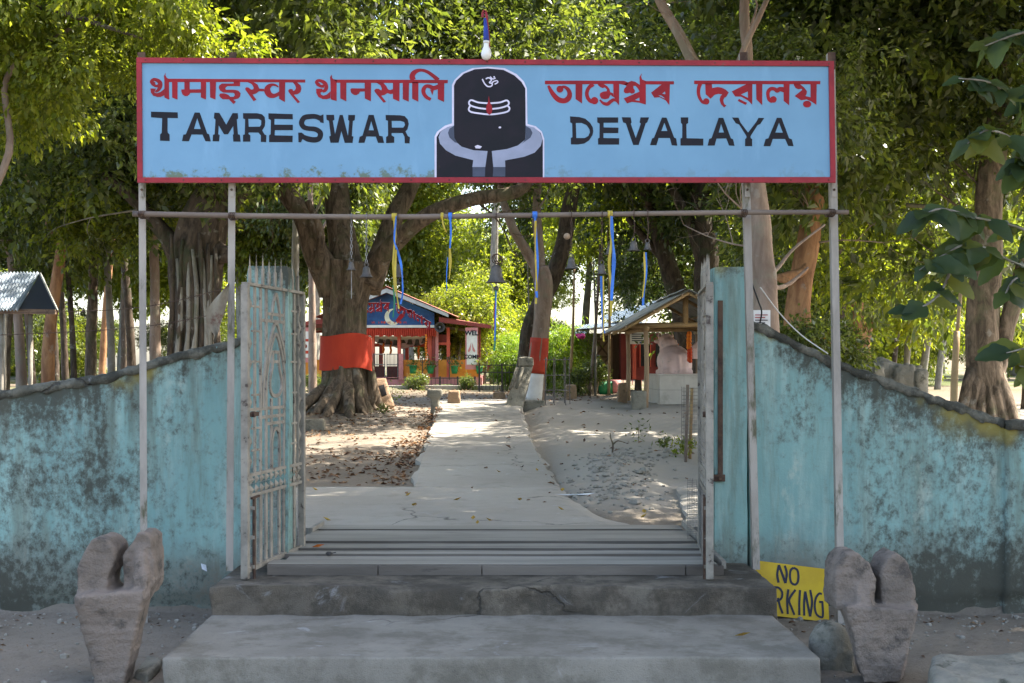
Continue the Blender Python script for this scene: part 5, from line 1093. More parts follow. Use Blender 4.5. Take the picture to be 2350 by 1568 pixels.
for i, (px, py) in enumerate(((640, 958), (700, 958), (735, 962), (772, 950), (806, 962), (846, 952), (880, 942), (905, 938), (760, 905), (850, 905), (700, 930), (890, 915))):
    back = i >= 8; e = gp(px, py) if not back else Vector((X(px, TY), TY + 1.0, 0)); e.z = g(e.x, e.y)
    d = Vector((e.x - tb.x, e.y - tb.y, 0)); a0 = tb + d.normalized() * .42 + Vector((0, 0, 1.0 + rr3.uniform(-.2, .15))); a1 = tb + d.normalized() * .53 + Vector((0, 0, .48)); a2 = tb + d * .62; a2.z = g(a2.x, a2.y) + .14
    e.z -= .04; MB().tube([a0, a1, a2, (a2 + e) / 2 - Vector((0, 0, .06)), e], [.07, .12, .115, .075, .03], 9, 5, .22, i).build('root', 'bark_big', t1, True)
# red cloth round the trunk
vs = []; n = 60
for j in range(9):
    py = 770 + 78 * j / 8
    for i in range(n):
        a = 2 * math.pi * i / n; r = (58.5 + .2 * j) * TY / F * (1 + .018 * math.sin(7 * a + j * .3) + .012 * noise.noise(Vector((math.cos(a) * 2, math.sin(a) * 2, j * .5))))
        c = P(793, py + 2.5 * math.sin(a * 2 + 1), TY); vs.append((c.x + r * math.cos(a), c.y + r * math.sin(a), c.z - .02 * math.cos(a * 3)))
b = MB().add(vs, [(j * n + i, j * n + (i + 1) % n, (j + 1) * n + (i + 1) % n, (j + 1) * n + i) for j in range(8) for i in range(n)])
solo('red_cloth', b, 'red_cloth', 'broad red cloth wrapped round the huge fluted tree', 'cloth', smooth=True)
# leaning tree with red band
lb = gp(1228, 915); LY = lb.y
px_tree('leaning_tree', 'pale leaning tree with a red band and whitewashed foot beside a tilted carved slab', LY,
    [[(1226, 925, 21), (1232, 850, 21), (1238, 780, 20), (1246, 710, 20), (1248, 650, 22), (1238, 615, 22)], [(1238, 620, 17), (1215, 588, 13), (1190, 550, 11, -.2), (1172, 515, 10, -.3), (1150, 440, 8), (1140, 330, 6)], [(1240, 620, 12), (1236, 560, 11), (1232, 480, 10, .2), (1238, 380, 8), (1250, 220, 6)]],
    [(1150, 330, 0, 'bare', .8), (1250, 150, .5, 'round2', .8)], 'bark_pale', None, 14, .1)
b = MB()
for j in range(2): pass
b.tube([P(1239, 776, LY), P(1236, 815, LY), P(1231, 857, LY)], [21.5 * LY / F, 22 * LY / F, 22.5 * LY / F], 18, 4, .03); solo('red_band', b, 'red_band', 'red cloth band round the pale leaning tree', 'cloth', smooth=True)
b = MB(); b.tube([P(1226, 922, LY), P(1229, 890, LY), P(1231, 858, LY)], [22 * LY / F, 21.8 * LY / F, 21.8 * LY / F], 16, 3, .06); solo('whitewash', b, 'white', 'peeling white wash on the foot of the pale leaning tree', 'whitewash', smooth=True)
px_tree('dark_tree', 'dark trunk leaning behind the red-banded pale tree', LY + 1.2, [[(1190, 912, 20), (1205, 830, 21), (1222, 740, 21), (1262, 650, 21), (1290, 570, 19), (1306, 480, 17), (1325, 380, 14), (1340, 250, 10)]], [(1360, 240, 0, 'round', .9), (1300, 60, 1, 'round2', 1.0), (1430, 120, 1, 'spread', .8)], 'bark_dark', None, 14, .15)
# right pale tree just inside the wall, its canopy set above view to shade the gate
px_tree('pale_tree', 'pale smooth-barked tree behind the pillar, forking above the blue sign', 14.5,
    [[(1768, 800, 32), (1758, 700, 28), (1748, 600, 27), (1740, 500, 26), (1728, 420, 26), (1712, 330, 22)], [(1716, 350, 17), (1660, 240, 15), (1602, 140, 14, .2), (1560, 60, 13, .2), (1520, -20, 11, .3), (1440, -200, 8, .3)], [(1716, 350, 16), (1722, 240, 14, .2), (1724, 120, 13, .2), (1716, 0, 12, .2), (1735, -180, 9, .3)], [(1660, 240, 7), (1700, 120, 7, -.2), (1745, 20, 6, -.3), (1800, -120, 5)], [(1750, 640, 6), (1800, 612, 5, .4), (1850, 560, 3.5, .6), (1930, 500, 2, .7)], [(1752, 640, 7), (1800, 655, 6, .4), (1850, 640, 5, .8), (1900, 600, 3, .9)]],
    [(1560, -520, -3, 'round', 1.0), (1860, -560, -3.4, 'round2', 1.1), (1250, -620, -2.6, 'spread', .9), (2300, -700, -3, 'round', 1.0), (1700, -1000, -3.5, 'round2', 1.1), (1720, 60, 3.0, 'bare', .55), (1900, 120, 2, 'bare', .5)], 'bark_pale', None, 16, .12)
px_tree('fig_tree', 'massive dark fig trunk veiled with hanging roots above the lichen wall', 22.0, [[(448, 900, 66), (446, 800, 60), (444, 700, 56), (450, 610, 58), (470, 520, 50), (500, 420, 40), (520, 250, 30), (540, 60, 22)], [(430, 620, 26), (380, 540, 20), (320, 470, 15), (240, 400, 11)], [(470, 560, 24), (530, 590, 15, -.3), (500, 600, 12, -.3)], [(490, 520, 20), (560, 440, 16), (640, 360, 12), (700, 200, 9)]],
    [(300, 330, 0, 'round', .75), (500, 120, 1, 'round2', .8), (650, 210, 0, 'bare', .8), (220, 120, 2, 'round2', .8), (700, -200, -1, 'round', .9)], 'bark_dark', None, 30, .25, (.09, 8))
ft = bpy.data.objects['fig_tree']; fr = random.Random(4)
for i in range(11):
    px = 398 + i * 10; Q = [P(px + fr.uniform(-8, 8), 560 + fr.uniform(-30, 40), 21.6), P(px + fr.uniform(-8, 8), 660, 21.52), P(px + fr.uniform(-8, 8), 760, 21.45), P(px + fr.uniform(-14, 14), 880, 21.4)]
    MB().tube(Q, [.03, .045, .05, .06], 6, 4, .2, i).build('aerial_root', 'bark_grey' if i % 2 else 'bark_dark', ft, True)
# left grove: slim sunlit trunks
lg = [(8, 26, 11, 'bark_big'), (52, 27, 12, 'bark_pale'), (104, 24, 15, 'bark_orange'), (152, 33, 8, 'bark_dark'), (172, 26, 7, 'bark_dark'), (207, 28, 13, 'bark_big'), (232, 36, 8, 'bark_orange'), (258, 27, 9, 'bark_grey'), (305, 34, 10, 'bark_dark'), (357, 25, 13, 'bark_pale'), (672, 33, 11, 'bark_grey'), (718, 42, 9, 'bark_pale'), (286, 45, 8, 'bark_dark'), (130, 44, 8, 'bark_dark'), (76, 46, 8, 'bark_dark')]
for i, (px, Y, hw, bk) in enumerate(lg):
    r_ = random.Random(i); ln = r_.uniform(-42, 42); tint = {'bark_big': 'brown', 'bark_orange': 'reddish', 'bark_pale': 'pale', 'bark_dark': 'dark', 'bark_grey': 'grey'}[bk]
    lab = {8: 'slim brown trunk half hidden behind the tin shed', 52: 'slim pale trunk between the tin shed posts', 104: 'thick reddish trunk just past the tin shed', 152: 'thin dark trunk beside the thick reddish one past the shed', 172: 'thinnest dark trunk between the tin shed and the middle of the grove', 207: 'stout brown trunk in the middle of the grove', 232: 'thin reddish trunk hard beside the stout brown one', 258: 'slim grey trunk standing before the grove, ahead of the thin reddish one', 305: 'slim dark trunk next to the streaked sign post', 357: 'pale trunk between the streaked sign post and the fig trunk', 672: 'slim grey trunk rising close behind the spiked gate leaf', 718: 'slim pale trunk behind the temple hall poster'}.get(px, 'slim %s trunk in the grove behind the lichen wall' % tint)
    px_tree('grove_tree', lab, Y, [[(px, 900, hw * 1.15), (px + ln * .2, 800, hw), (px + ln * .5, 690, hw * .9), (px + ln, 560, hw * .8), (px + ln * 1.6, 380, hw * .6), (px + ln * 2, 150, hw * .4)], [(px + ln, 570, hw * .45), (px + ln + 50 * r_.choice((-1, 1)), 480, hw * .3), (px + ln + 90 * r_.choice((-1, 1)), 380, hw * .2)]],
            [(px + ln * 1.5 + r_.uniform(-60, 60), r_.uniform(380, 480) if px < 620 else 330, r_.uniform(-1, 2), r_.choice(['round', 'round2', 'spread']), r_.uniform(.5, .7), r_.choice([None, None, 'leaf_y'])), (px + ln * 2, r_.uniform(60, 220), 1, r_.choice(['round', 'round2']), r_.uniform(.7, .9), r_.choice([None, 'leaf_y', None]))][:2 if i % 2 else 1], bk, 'slim trees of the grove behind the wall', 10, .12)
# right-hand trees
px_tree('shade_tree', 'dark trunk slanting behind the tin-roofed shelter', 38, [[(1585, 880, 24), (1560, 700, 22), (1530, 600, 21), (1505, 510, 18), (1480, 420, 15), (1470, 200, 11)], [(1530, 600, 12), (1490, 560, 9), (1440, 500, 7)]], [(1490, 330, 0, 'round', 1.0), (1430, 470, 3, 'loose', .7), (1550, 120, 0, 'round2', 1.3), (1440, -60, 2, 'round', 1.3)], 'bark_dark', None, 14, .15)
px_tree('shade_tree', 'thick dark upright trunk between the shelter roof and the pale tree', 36, [[(1608, 880, 22), (1612, 700, 24), (1622, 580, 26), (1610, 480, 24), (1620, 350, 18), (1640, 150, 14)], [(1612, 600, 16), (1580, 500, 12), (1540, 430, 9)]], [(1620, 430, 2, 'round2', 1.0, 'leaf_d'), (1680, 180, 1, 'round', 1.3, 'leaf_d'), (1560, 560, 5, 'tall', .7, 'leaf_d'), (1700, 560, 4, 'tall', .9), (1680, -80, 0, 'round2', 1.2)], 'bark_dark', None, 14, .15)
px_tree('brown_tree', 'rough red-brown trunk with a bent pale limb behind the sloping wall', 20, [[(1838, 860, 40), (1834, 760, 32), (1838, 660, 28), (1856, 560, 25), (1868, 460, 23), (1880, 340, 18), (1900, 150, 12)], [(1800, 650, 8, -.3), (1780, 640, 9, -.3), (1835, 625, 10, -.2), (1850, 590, 9)]], [(1900, 300, 1, 'bare', .9), (1905, 610, 4, 'tall', .4, 'leaf_d'), (1960, 80, 0, 'round', .9), (1860, -150, 0, 'round2', 1.0)], 'bark_orange', None, 16, .25)
px_tree('dark_trunk_tree', 'straight dark trunk hard behind the far sign post', 26, [[(1928, 880, 17), (1926, 760, 16), (1922, 620, 16), (1930, 480, 14), (1945, 300, 11), (1960, 100, 8)]], [(1960, 330, 1, 'bare', 1.0), (2010, 160, 1, 'round2', .8), (1990, 470, 4, 'tall', .7)], 'bark_dark', None, 12, .12)
px_tree('orange_tree', 'orange-brown sunlit trunk beyond the stone heap', 30, [[(1982, 860, 26), (1972, 790, 22), (1962, 720, 20), (1956, 640, 20), (1965, 540, 18), (1985, 420, 14), (2000, 250, 9)], [(1985, 800, 8), (1995, 760, 7), (2005, 720, 5)]], [(2010, 430, 2, 'loose', .8), (2060, 640, 6, 'loose', .8), (1990, 120, 1, 'round', 1.0)], 'bark_orange', None, 14, .15)
rb = gp(2260, 905, 18); 
px_tree('rooted_tree', 'big knotted tree with spreading roots on the bank behind the wall', 19.0, [[(2262, 925, 60), (2262, 880, 44), (2258, 800, 38), (2255, 700, 34), (2262, 600, 33), (2268, 500, 31), (2275, 400, 28), (2290, 250, 20), (2300, 60, 14)], [(2270, 880, 30), (2300, 780, 22), (2330, 680, 18), (2360, 560, 14)], [(2240, 560, 9), (2190, 520, 8), (2140, 480, 6), (2080, 470, 4)]],
    [(2300, 230, 0, 'round2', .7), (2230, 40, 1, 'round', .7, 'leaf_d'), (2350, 420, 2, 'bare', .9), (2380, -100, 0, 'round', 1.0), (2160, 480, 4, 'bare', .6, 'leaf_y')], 'bark_big', None, 18, .22, (.06, 7))
rt = bpy.data.objects['rooted_tree']
for i, dx in enumerate((-110, -70, -30, 20, 60, 100)):
    a = P(2262 + dx * .25, 850, 18.9); e = Vector((X(2262 + dx, 18.4), 18.4 - .1 * i, 0)); e.z = g(e.x, e.y) + .02; m = a.lerp(e, .55); m.z = e.z + .22
    MB().tube([a, m, a.lerp(e, .8) * 1.0 - Vector((0, 0, max(0, a.lerp(e, .8).z - e.z - .1))), e], [.10, .09, .06, .025], 8, 5, .2, i).build('root', 'bark_big', rt, True)
gy = [(2045, 44, 6, 'bark_dark'), (2075, 36, 8, 'bark_grey'), (2110, 40, 9, 'bark_grey'), (2150, 50, 8, 'bark_grey'), (2350, 28, 12, 'bark_dark'), (2020, 60, 8, 'bark_orange')]
for i, (px, Y, hw, bk) in enumerate(gy):
    r_ = random.Random(50 + i); ln = r_.uniform(15, 50)
    px_tree('slim_tree', 'slim leaning %s trunk in the bright grove beyond the stone heap' % {'bark_dark': 'dark', 'bark_grey': 'grey', 'bark_orange': 'reddish'}[bk], Y, [[(px, 880, hw), (px + ln * .4, 780, hw * .9), (px + ln, 660, hw * .8), (px + ln * 1.4, 500, hw * .6), (px + ln * 1.6, 300, hw * .4)], [(px + ln, 680, hw * .5), (px + ln + 50, 600, hw * .4), (px + ln + 110, 540, hw * .3)]],
            [(px + ln * 1.5, 440, 0, 'loose', r_.uniform(.7, 1.0)), (px + ln + 30, 640, 5, 'loose', .7), (px + 40, 200, 3, 'round', 1.0, 'leaf_y')][:3 if i in (0, 4) else 2], bk, 'slim trees of the bright grove', 10, .12)
# far trees behind the temple
def auto_tree(px, Y, h, r, seed, var, mat, label, group, bk='bark_grey', ns=3):
    q = random.Random(seed); x = X(px, Y); z = g(x, Y); t = thing('forest_tree', label, 'tree', (x, Y, z), group); ln = q.uniform(-1, 1)
    MB().tube([(x, Y, z - .3), (x + ln * .3, Y, z + h * .3), (x + ln, Y, z + h * .62), (x + ln * 1.2, Y, z + h * .9)], [r * 1.3, r, r * .7, r * .25], 8, 4, .1, seed).build('trunk', bk, t, True)
    for i in range(ns): add_crown(t, (x + ln + q.uniform(-.28, .28) * h, Y + q.uniform(-2, 2), z + h * q.uniform(.50, .92)), q.choice(var), h / 16 * q.uniform(.75, 1.1), mat)
FG = 'trees of the wood behind the temple'
bgt = [(560, 75, 18), (720, 70, 17), (940, 78, 14), (1020, 90, 11), (1120, 140, 10), (1230, 130, 10), (1340, 92, 13), (1450, 80, 17), (1560, 75, 19), (1700, 80, 20), (1850, 90, 20), (2010, 95, 19), (2160, 110, 18), (2330, 90, 20), (-30, 80, 19), (130, 90, 20), (280, 85, 19), (430, 95, 20), (840, 110, 18), (2480, 75, 20), (640, 130, 20), (1640, 130, 20), (1950, 150, 18), (60, 140, 20), (350, 150, 20)]
for i, (px, Y, h) in enumerate(bgt):
    lit = 880 < px < 1350 or 1950 < px < 2300  # these trees take the brighter leaf, sunlight painted into its colour
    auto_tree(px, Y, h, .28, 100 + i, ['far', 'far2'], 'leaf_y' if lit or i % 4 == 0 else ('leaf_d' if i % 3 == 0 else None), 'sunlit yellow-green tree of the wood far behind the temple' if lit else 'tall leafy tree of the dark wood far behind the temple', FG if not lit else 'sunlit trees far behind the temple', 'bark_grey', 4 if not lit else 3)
px_tree('palm_trunk', 'tall bare grey palm-like trunk behind the largest bell', 60, [[(1134, 880, 10), (1133, 760, 9), (1133, 640, 9), (1136, 520, 8), (1140, 440, 8), (1145, 300, 7)]], [(1145, 250, 0, 'far2', .8)], 'bark_grey', None, 12, .03)
# trees added at the sides, trunks out of view, to shade the gate
for i, (x, Y, h, vs_) in enumerate(((-6.5, 15.5, 12, ['round', 'round2']), (6.8, 12.6, 12, ['round', 'round2']), (-9, 22, 14, ['round', 'round2']))):
    q = random.Random(900 + i); t = thing('added_shade_tree', ['leafy shade tree added close behind the lichen wall', 'leafy shade tree added unseen behind the mouldy end wall', 'tall shade tree added deep in the slim-trunked grove'][i], 'tree', (x, Y, g(x, Y)))
    MB().tube([(x, Y, g(x, Y) - .2), (x + .2, Y, h * .3), (x + .1, Y + .2, h * .6), (x + .3, Y, h * .85)], [.28, .22, .15, .06], 10, 5, .12, i).build('trunk', 'bark_dark', t, True)
    for j in range(5):
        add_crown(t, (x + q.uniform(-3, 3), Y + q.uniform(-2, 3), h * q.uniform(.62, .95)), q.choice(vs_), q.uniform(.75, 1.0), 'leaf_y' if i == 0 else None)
# overhanging bright boughs top left
t = thing('overhanging_bough', 'sunlit yellow-green boughs hanging before the dark grove at the sign corner', 'branch', (-5.2, 15.5, 7.0))
MB().tube([P(-150, -150, 15.5), P(0, -20, 15), P(150, 30, 14.5), P(330, 90, 14)], [.07, .05, .035, .012], 8, 5, .1).build('branch', 'bark_dark', t, True)
MB().tube([P(-60, 520, 15), P(20, 350, 15), P(15, 180, 15), P(120, 90, 15), P(260, 20, 15)], [.05, .045, .035, .03, .02], 8, 5, .15).build('branch', 'bark_pale', t, True)
for px, py, dY, s_ in ((300, 40, 14.6, .42), (140, 10, 15.5, .45), (20, 80, 15.2, .42), (380, 110, 14.8, .25), (-60, 250, 15.5, .4)): add_crown(t, P(px, py, dY), 'loose', s_)
# bare twig tangles that show between the leaves
tw = random.Random(77)
for nm, Yt, barkm, spots in (('brown_tree', 20, 'bark_pale', [(1880, 480, 80, -60), (1870, 400, 60, -80), (1860, 560, 80, -20), (1890, 330, 50, -90), (1880, 520, -70, -60)]),
                             ('dark_trunk_tree', 26, 'bark_grey', [(1930, 500, 90, -60), (1935, 420, 80, -80), (1925, 600, 90, -30), (1945, 300, 60, -90)]),
                             ('orange_tree', 30, 'bark_pale', [(1970, 560, 90, -50), (1980, 460, 90, -40), (1985, 380, 60, -90)]),
                             ('rooted_tree', 19, 'bark_dark', [(2245, 620, -100, -50), (2260, 500, -100, -70), (2260, 450, -60, -100)]),
                             ('pale_tree', 14.5, 'bark_pale', [(1730, 440, 70, -50), (1740, 520, -70, -50), (1745, 570, -60, -20), (1722, 60, 40, -60), (1600, 140, -50, -70)]),
                             ('shade_tree', 38, 'bark_grey', [(1520, 560, -80, -60), (1500, 500, -60, -60)]),
                             ('leaning_tree', LY, 'bark_pale', [(1160, 480, -40, -60), (1235, 480, 40, -60)]),
                             ('temple_tree', TY, 'bark_big', [(1180, 455, 60, -20), (700, 500, -40, -60), (660, 440, -60, 10), (1100, 468, 30, 30)]),
                             ('fig_tree', 22, 'bark_grey', [(330, 480, -60, 20), (560, 440, 40, -50), (520, 250, 60, -60)])):
    tt = bpy.data.objects[nm]
    for (px, py, dx, dy) in spots: twigs(tt, P(px, py, Yt), Vector((dx, tw.uniform(-30, 30), -dy)), tw.uniform(.7, 1.1) * Yt / 17, .0016 * Yt / 1.6, tw.randint(0, 9999), barkm, 3, 'twig')
q = random.Random(5)
t = thing('added_shade_tree', 'leafy shade tree added unseen beyond the mouldy end wall', 'tree', (10.5, 10.8, g(10.5, 10.8)))  # unseen tree added so its crowns shade the ground outside the wall
MB().tube([(10.5, 10.8, 0), (10.4, 10.9, 4), (10.2, 11, 9)], [.25, .2, .08], 10, 5, .1).build('trunk', 'bark_dark', t, True)
for p in ((8.2, 10.0, 7.6), (10.8, 10.5, 8.8), (11.5, 12.5, 7.4), (6.5, 9.6, 9.2), (9.3, 8.6, 10)): add_crown(t, p, q.choice(['round', 'round2']), .85)

t = thing('added_roadside_tree', 'roadside tree added out of view to shade the approach', 'tree', (10.5, 5.5, g(10.5, 5.5)))  # unseen tree added to keep sun off the steps and outer dirt
MB().tube([(10.5, 5.5, -.2), (10.3, 5.6, 4), (10.0, 5.8, 8)], [.3, .22, .1], 10, 5, .1).build('trunk', 'bark_grey', t, True)
for p in ((6.2, 6.2, 7.0), (9.0, 6.6, 8.2), (8.2, 3.6, 8.4), (11.5, 5.0, 8.8), (7.6, 7.6, 9.6), (5.0, 4.2, 8.8), (10.2, 8.0, 7.2)): add_crown(t, p, q.choice(['round', 'round2']), .85)

# sunlit thickets at the far edge of the grove
tq = random.Random(41)
for i in range(46):
    px = tq.choice((tq.uniform(-60, 600), tq.uniform(1760, 2400), tq.uniform(930, 1340), tq.uniform(-60, 600), tq.uniform(1950, 2400))); Y = tq.uniform(52, 105); x = X(px, Y); z = g(x, Y); s_ = tq.uniform(.28, .55)
    t = thing('thicket', 'sunlit thicket at the far edge of the wood', 'shrub', (x, Y, z), 'thickets at the far edge of the wood')
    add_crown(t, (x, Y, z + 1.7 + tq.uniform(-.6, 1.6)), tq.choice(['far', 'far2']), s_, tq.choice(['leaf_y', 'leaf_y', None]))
    MB().tube([(x, Y, z - .1), (x + .2, Y, z + 1.8)], [.09, .04], 6, 1).build('stem', 'bark_grey', t, True)

t = thing('added_shade_tree', 'spreading tree added out of view on the bank to shade the path', 'tree', (11.6, 25, g(11.6, 25)))  # added outside the view so its crowns put shade on the path
MB().tube([(11.6, 25, 0), (11.3, 25, 4), (10.2, 25, 7), (7.5, 24.5, 9.5)], [.4, .32, .22, .08], 10, 5, .1).build('trunk', 'bark_dark', t, True)
for p in ((7.2, 24.0, 9.6), (9.6, 26.5, 9.2), (6.2, 27.6, 10.2), (8.6, 21.4, 9.4), (7.4, 18.2, 9.8)): add_crown(t, p, q.choice(['round', 'round2', 'bare']), .75)
# ---- shelter with the bull statue --------------------------------------------------------------------------------
fp = gp(1482, 936); SHY = fp.y; sg = fp.z
def SH(x, y, dy=0.0): v = P(x, y, SHY); v.y += dy; return v
DB = 3.6
t = thing('open_shelter', 'small open shelter of bamboo posts under a corrugated gable roof', 'shelter', (X(1565, SHY), SHY + 1.5, sg))
apx, apy, elx, ely = 1572, 668, 1414, 757; erx = 2 * apx - elx
zr, ze = Z(apy, SHY), Z(ely, SHY); xa, xl_, xr_ = X(apx, SHY), X(elx, SHY), X(erx, SHY); ya, yb2 = SHY - .6, SHY + DB + .4
n = 4
for s_, xe in ((-1, xl_), (1, xr_)):
    for i in range(n):
        y0, y1 = ya + (yb2 - ya) * i / n, ya + (yb2 - ya) * (i + 1) / n + .06; o = .012 * (i % 2)
        q = [(xe, y1, ze + o), (xe, y0, ze + o), (xa, y0, zr + o), (xa, y1, zr + o)]
        if s_ > 0: q = [q[1], q[0], q[3], q[2]]
        corrugated('roof_sheet', *q, 9, .016, 'tin', t)
corrugated('ridge_sheet', (xa - .22, ya, zr - .06), (xa - .22, yb2, zr - .06), (xa, yb2, zr + .05), (xa, ya, zr + .05), 3, .006, 'tin', t)
for s_, xe in ((-1, xl_), (1, xr_)):
    for y in (ya + .08, ya + 1.4, yb2 - .1): MB().tube([(xe, y, ze - .07), (xa, y, zr - .07)], .035, 8, 1).build('rafter', 'bamboo_y', t, True)
    for f in (.1, .5, .9): xx = xe + (xa - xe) * f; zz = ze + (zr - ze) * f - .04; MB().tube([(xx, ya, zz), (xx, yb2, zz)], .022, 6, 1).build('purlin', 'wood_pale', t, True)
xp = X(1482, SHY); xp2 = 2 * xa - xp
for x, y in ((xp, SHY), (xp, SHY + DB), (xp2, SHY), (xp2, SHY + DB)): MB().tube([(x, y, g(x, y) - .1), (x + .02, y, 1.8), (x, y, Z(752, SHY))], [.055, .05, .05], 10, 3, .05).build('post', 'wood_pale', t, True)
for y in (SHY, SHY + DB): MB().tube([(xp - .35, y - .07, Z(748, SHY)), (xp2 + .35, y - .07, Z(744, SHY))], .055, 8, 1).build('tie_beam', 'bamboo_y', t, True)
MB().tube([(xa, SHY - .07, Z(744, SHY)), (xa, SHY - .07, zr - .06)], .06, 8, 1).build('king_post', 'bamboo_y', t, True)
for x in (xp, xp2): MB().tube([(x, SHY - .3, Z(754, SHY)), (x, SHY + DB + .3, Z(754, SHY))], .045, 8, 1).build('wall_plate', 'bamboo_y', t, True)
# tiled plinth
pu0 = 1513; PYf = SHY + .5; px0, px1 = X(1513, PYf), X(1513, PYf) + 2.1; pz0, pz1 = g(px0, PYf), Z(862, PYf); PD = 2.0
t = thing('statue_plinth', 'low plinth clad in cream tiles under the tin-roofed shelter', 'plinth', ((px0 + px1) / 2, PYf + PD / 2, pz0))
MB().box(((px0 + px1) / 2, PYf + PD / 2, (pz0 - .1 + pz1) / 2), (px1 - px0, PD, pz1 - pz0 + .1)).build('core', 'stone_grey', t); MB().box(((px0 + px1) / 2, PYf + PD / 2, pz1 + .014), (px1 - px0 + .05, PD + .05, .03)).build('top_slab', 'tile', t)
hh = (pz1 - pz0) / 2; tm = MB().box((0, 0, 0), (.52, .012, hh - .008)).mesh('tile'); tm.materials.append(MT['tile']); tm2 = MB().box((0, 0, 0), (.012, .49, hh - .008)).mesh('tile_side'); tm2.materials.append(MT['tile'])
for i in range(4):
    for j in range(2):
        piece('tile', tm, t, (px0 + .2625 + .525 * i, PYf - .007, pz0 + hh * (j + .5)))
        piece('tile', tm2, t, (px0 - .007, PYf + .25 + .5 * i, pz0 + hh * (j + .5)))
# bull
bx, by, bz = X(1540, PYf + .9), PYf + .85, pz1 + .03; k = PYf / F
def BV(zx, zy, dy=0): u, v = zoomB(zx, zy); q = P(u, v, by); q.y += dy; return q
b = MB()
b.ball(BV(1458, 860, .15), (.37, .55, .36), 18, 12); b.ball(BV(1425, 890, -.25), (.24, .26, .30), 14, 10); b.ball(BV(1500, 890, -.25), (.24, .26, .30), 14, 10); b.ball(BV(1400, 940, -.25), (.16, .3, .13), 12, 8); b.ball(BV(1515, 940, -.25), (.17, .3, .13), 12, 8)
b.ball(BV(1432, 760, .35), (.22, .26, .26), 14, 10); b.ball(BV(1420, 700, .55), (.17, .2, .20), 14, 10); b.ball(BV(1400, 690, .8), (.12, .24, .14), 12, 8, rot((1, 0, 0), -20)); b.ball(BV(1440, 740, .2), (.16, .16, .18), 12, 8)
b.box(BV(1458, 950, .1), (.66, 1.2, .12)); b.tube([BV(1462, 800, -.42), BV(1470, 860, -.52), BV(1478, 930, -.5), BV(1490, 965, -.48)], [.03, .025, .022, .035], 8, 4)
t = thing('bull_statue', 'pink-white plaster bull lying with its back turned on the tiled plinth', 'statue', (bx, by, bz))
place_mesh('body', sculpt(b, .028), 'statue', t)
for s_ in (-1, 1):
    c = BV(1415, 672, .62); MB().tube([c + Vector((.09 * s_, 0, 0)), c + Vector((.15 * s_, 0, .06)), c + Vector((.14 * s_, 0, .15))], [.035, .028, .008], 8, 4).build('horn', 'statue', t, True)
    MB().ball(c + Vector((.17 * s_, 0, -.06)), (.09, .03, .045), 8, 6).build('ear', 'statue', t, True)
MB().tube([BV(1365, 750, .3), BV(1420, 790, -.02), BV(1490, 770, .12), BV(1505, 720, .35)], .018, 6, 5).build('collar', 'marigold', t, True)
for i, (zx, y0, y1, m_) in enumerate(((1525, 640, 760, 'marigold'), (1530, 760, 860, 'redflower'))):
    b = MB()
    for j in range(14): 
        for kk in range(2): b.ball(BV(zx + 6 * math.sin(j * 2 + kk), y0 + (y1 - y0) * j / 13, -.9), .045, 6, 4)
    solo('garland', b, m_, 'orange marigold garland hanging from the shelter beam' if i == 0 else 'withered red lower end of the garland in the shelter', 'garland')
b = MB(); q = BV(1640, 800, -.3); b.box(q, (.28, .2, .22)); b.add([q + Vector((-.2, -.16, .11)), q + Vector((.2, -.16, .11)), q + Vector((.2, .16, .11)), q + Vector((-.2, .16, .11)), q + Vector((0, 0, .3))], [(0, 1, 4), (1, 2, 4), (2, 3, 4), (3, 0, 4), (3, 2, 1, 0)]); b.tube([q + Vector((0, 0, -.1)), Vector((q.x, q.y, pz1 + .03))], .03, 6, 1)
solo('small_shrine', b, 'statue', 'tiny pink house-shaped shrine on a stem beside the bull statue', 'shrine')
# ---- red hut behind the shelter
UY = 43.0; ug = g(X(1470, UY), UY)
def UP(x, y, dy=0): v = P(x, y, UY); v.y += dy; return v
t = thing('red_hut', 'low maroon hut with dark tin eaves and a braced plank door', 'hut', (X(1480, UY), UY + 3, ug))
MB().rect(1425, 765, 1640, 872, UY + .5, 5).build('wall', 'maroon', t); MB().rect(1345, 765, 1425, 872, UY + 1.2, 4).build('wall', 'wood_brown', t)
d = MB().rect(1370, 775, 1406, 862, UY + 1.1, .08).build('door', 'wood_pale', t)
for a, c in (((1372, 778), (1404, 818)), ((1404, 778), (1372, 818)), ((1372, 820), (1404, 860)), ((1404, 820), (1372, 860))): MB().bar(UP(*a, 1.07), UP(*c, 1.07), .06, .04).build('brace', 'wood_brown', d)
for py in (777, 819, 860): MB().bar(UP(1371, py, 1.06), UP(1405, py, 1.06), .07, .04).build('brace', 'wood_brown', d)
MB().rect(1470, 790, 1492, 840, UY + .46, .06).build('window', 'black', t); MB().rect(1505, 790, 1550, 842, UY + .45, .06).build('window', 'black', t)
for x in (1468, 1480, 1492): MB().rect(x, 788, x + 2, 842, UY + .42, .05).build('window_bar', 'coral', t)
MB().rect(1452, 762, 1460, 870, UY + .3, .25).build('post', 'coral', t); MB().rect(1625, 740, 1633, 870, UY - .2, .2).build('post', 'coral', t)
for i in range(4):
    a, c = 1322 + i * 38, 1322 + (i + 1) * 38 + 2; f = lambda x: 757 - (x - 1322) * .085
    corrugated('eave_sheet', UP(a, f(a), -.6), UP(c, f(c), -.6), UP(c + 4, f(c) - 14, 2.2), UP(a + 4, f(a) - 14, 2.2), 7, .02, 'tin_blue', t)
MB().bar(UP(1322, 759, -.55), UP(1476, 746, -.55), .05, .1).build('eave_beam', 'dark_iron', t)
for i in range(5):
    a = 1408 + i * 44; corrugated('roof_sheet', UP(a, 738 - i * 12, .5), UP(a + 46, 726 - i * 12, .5), UP(a + 40, 700 - i * 12, 4), UP(a - 4, 716 - i * 12, 4), 8, .02, 'tin_blue', t)
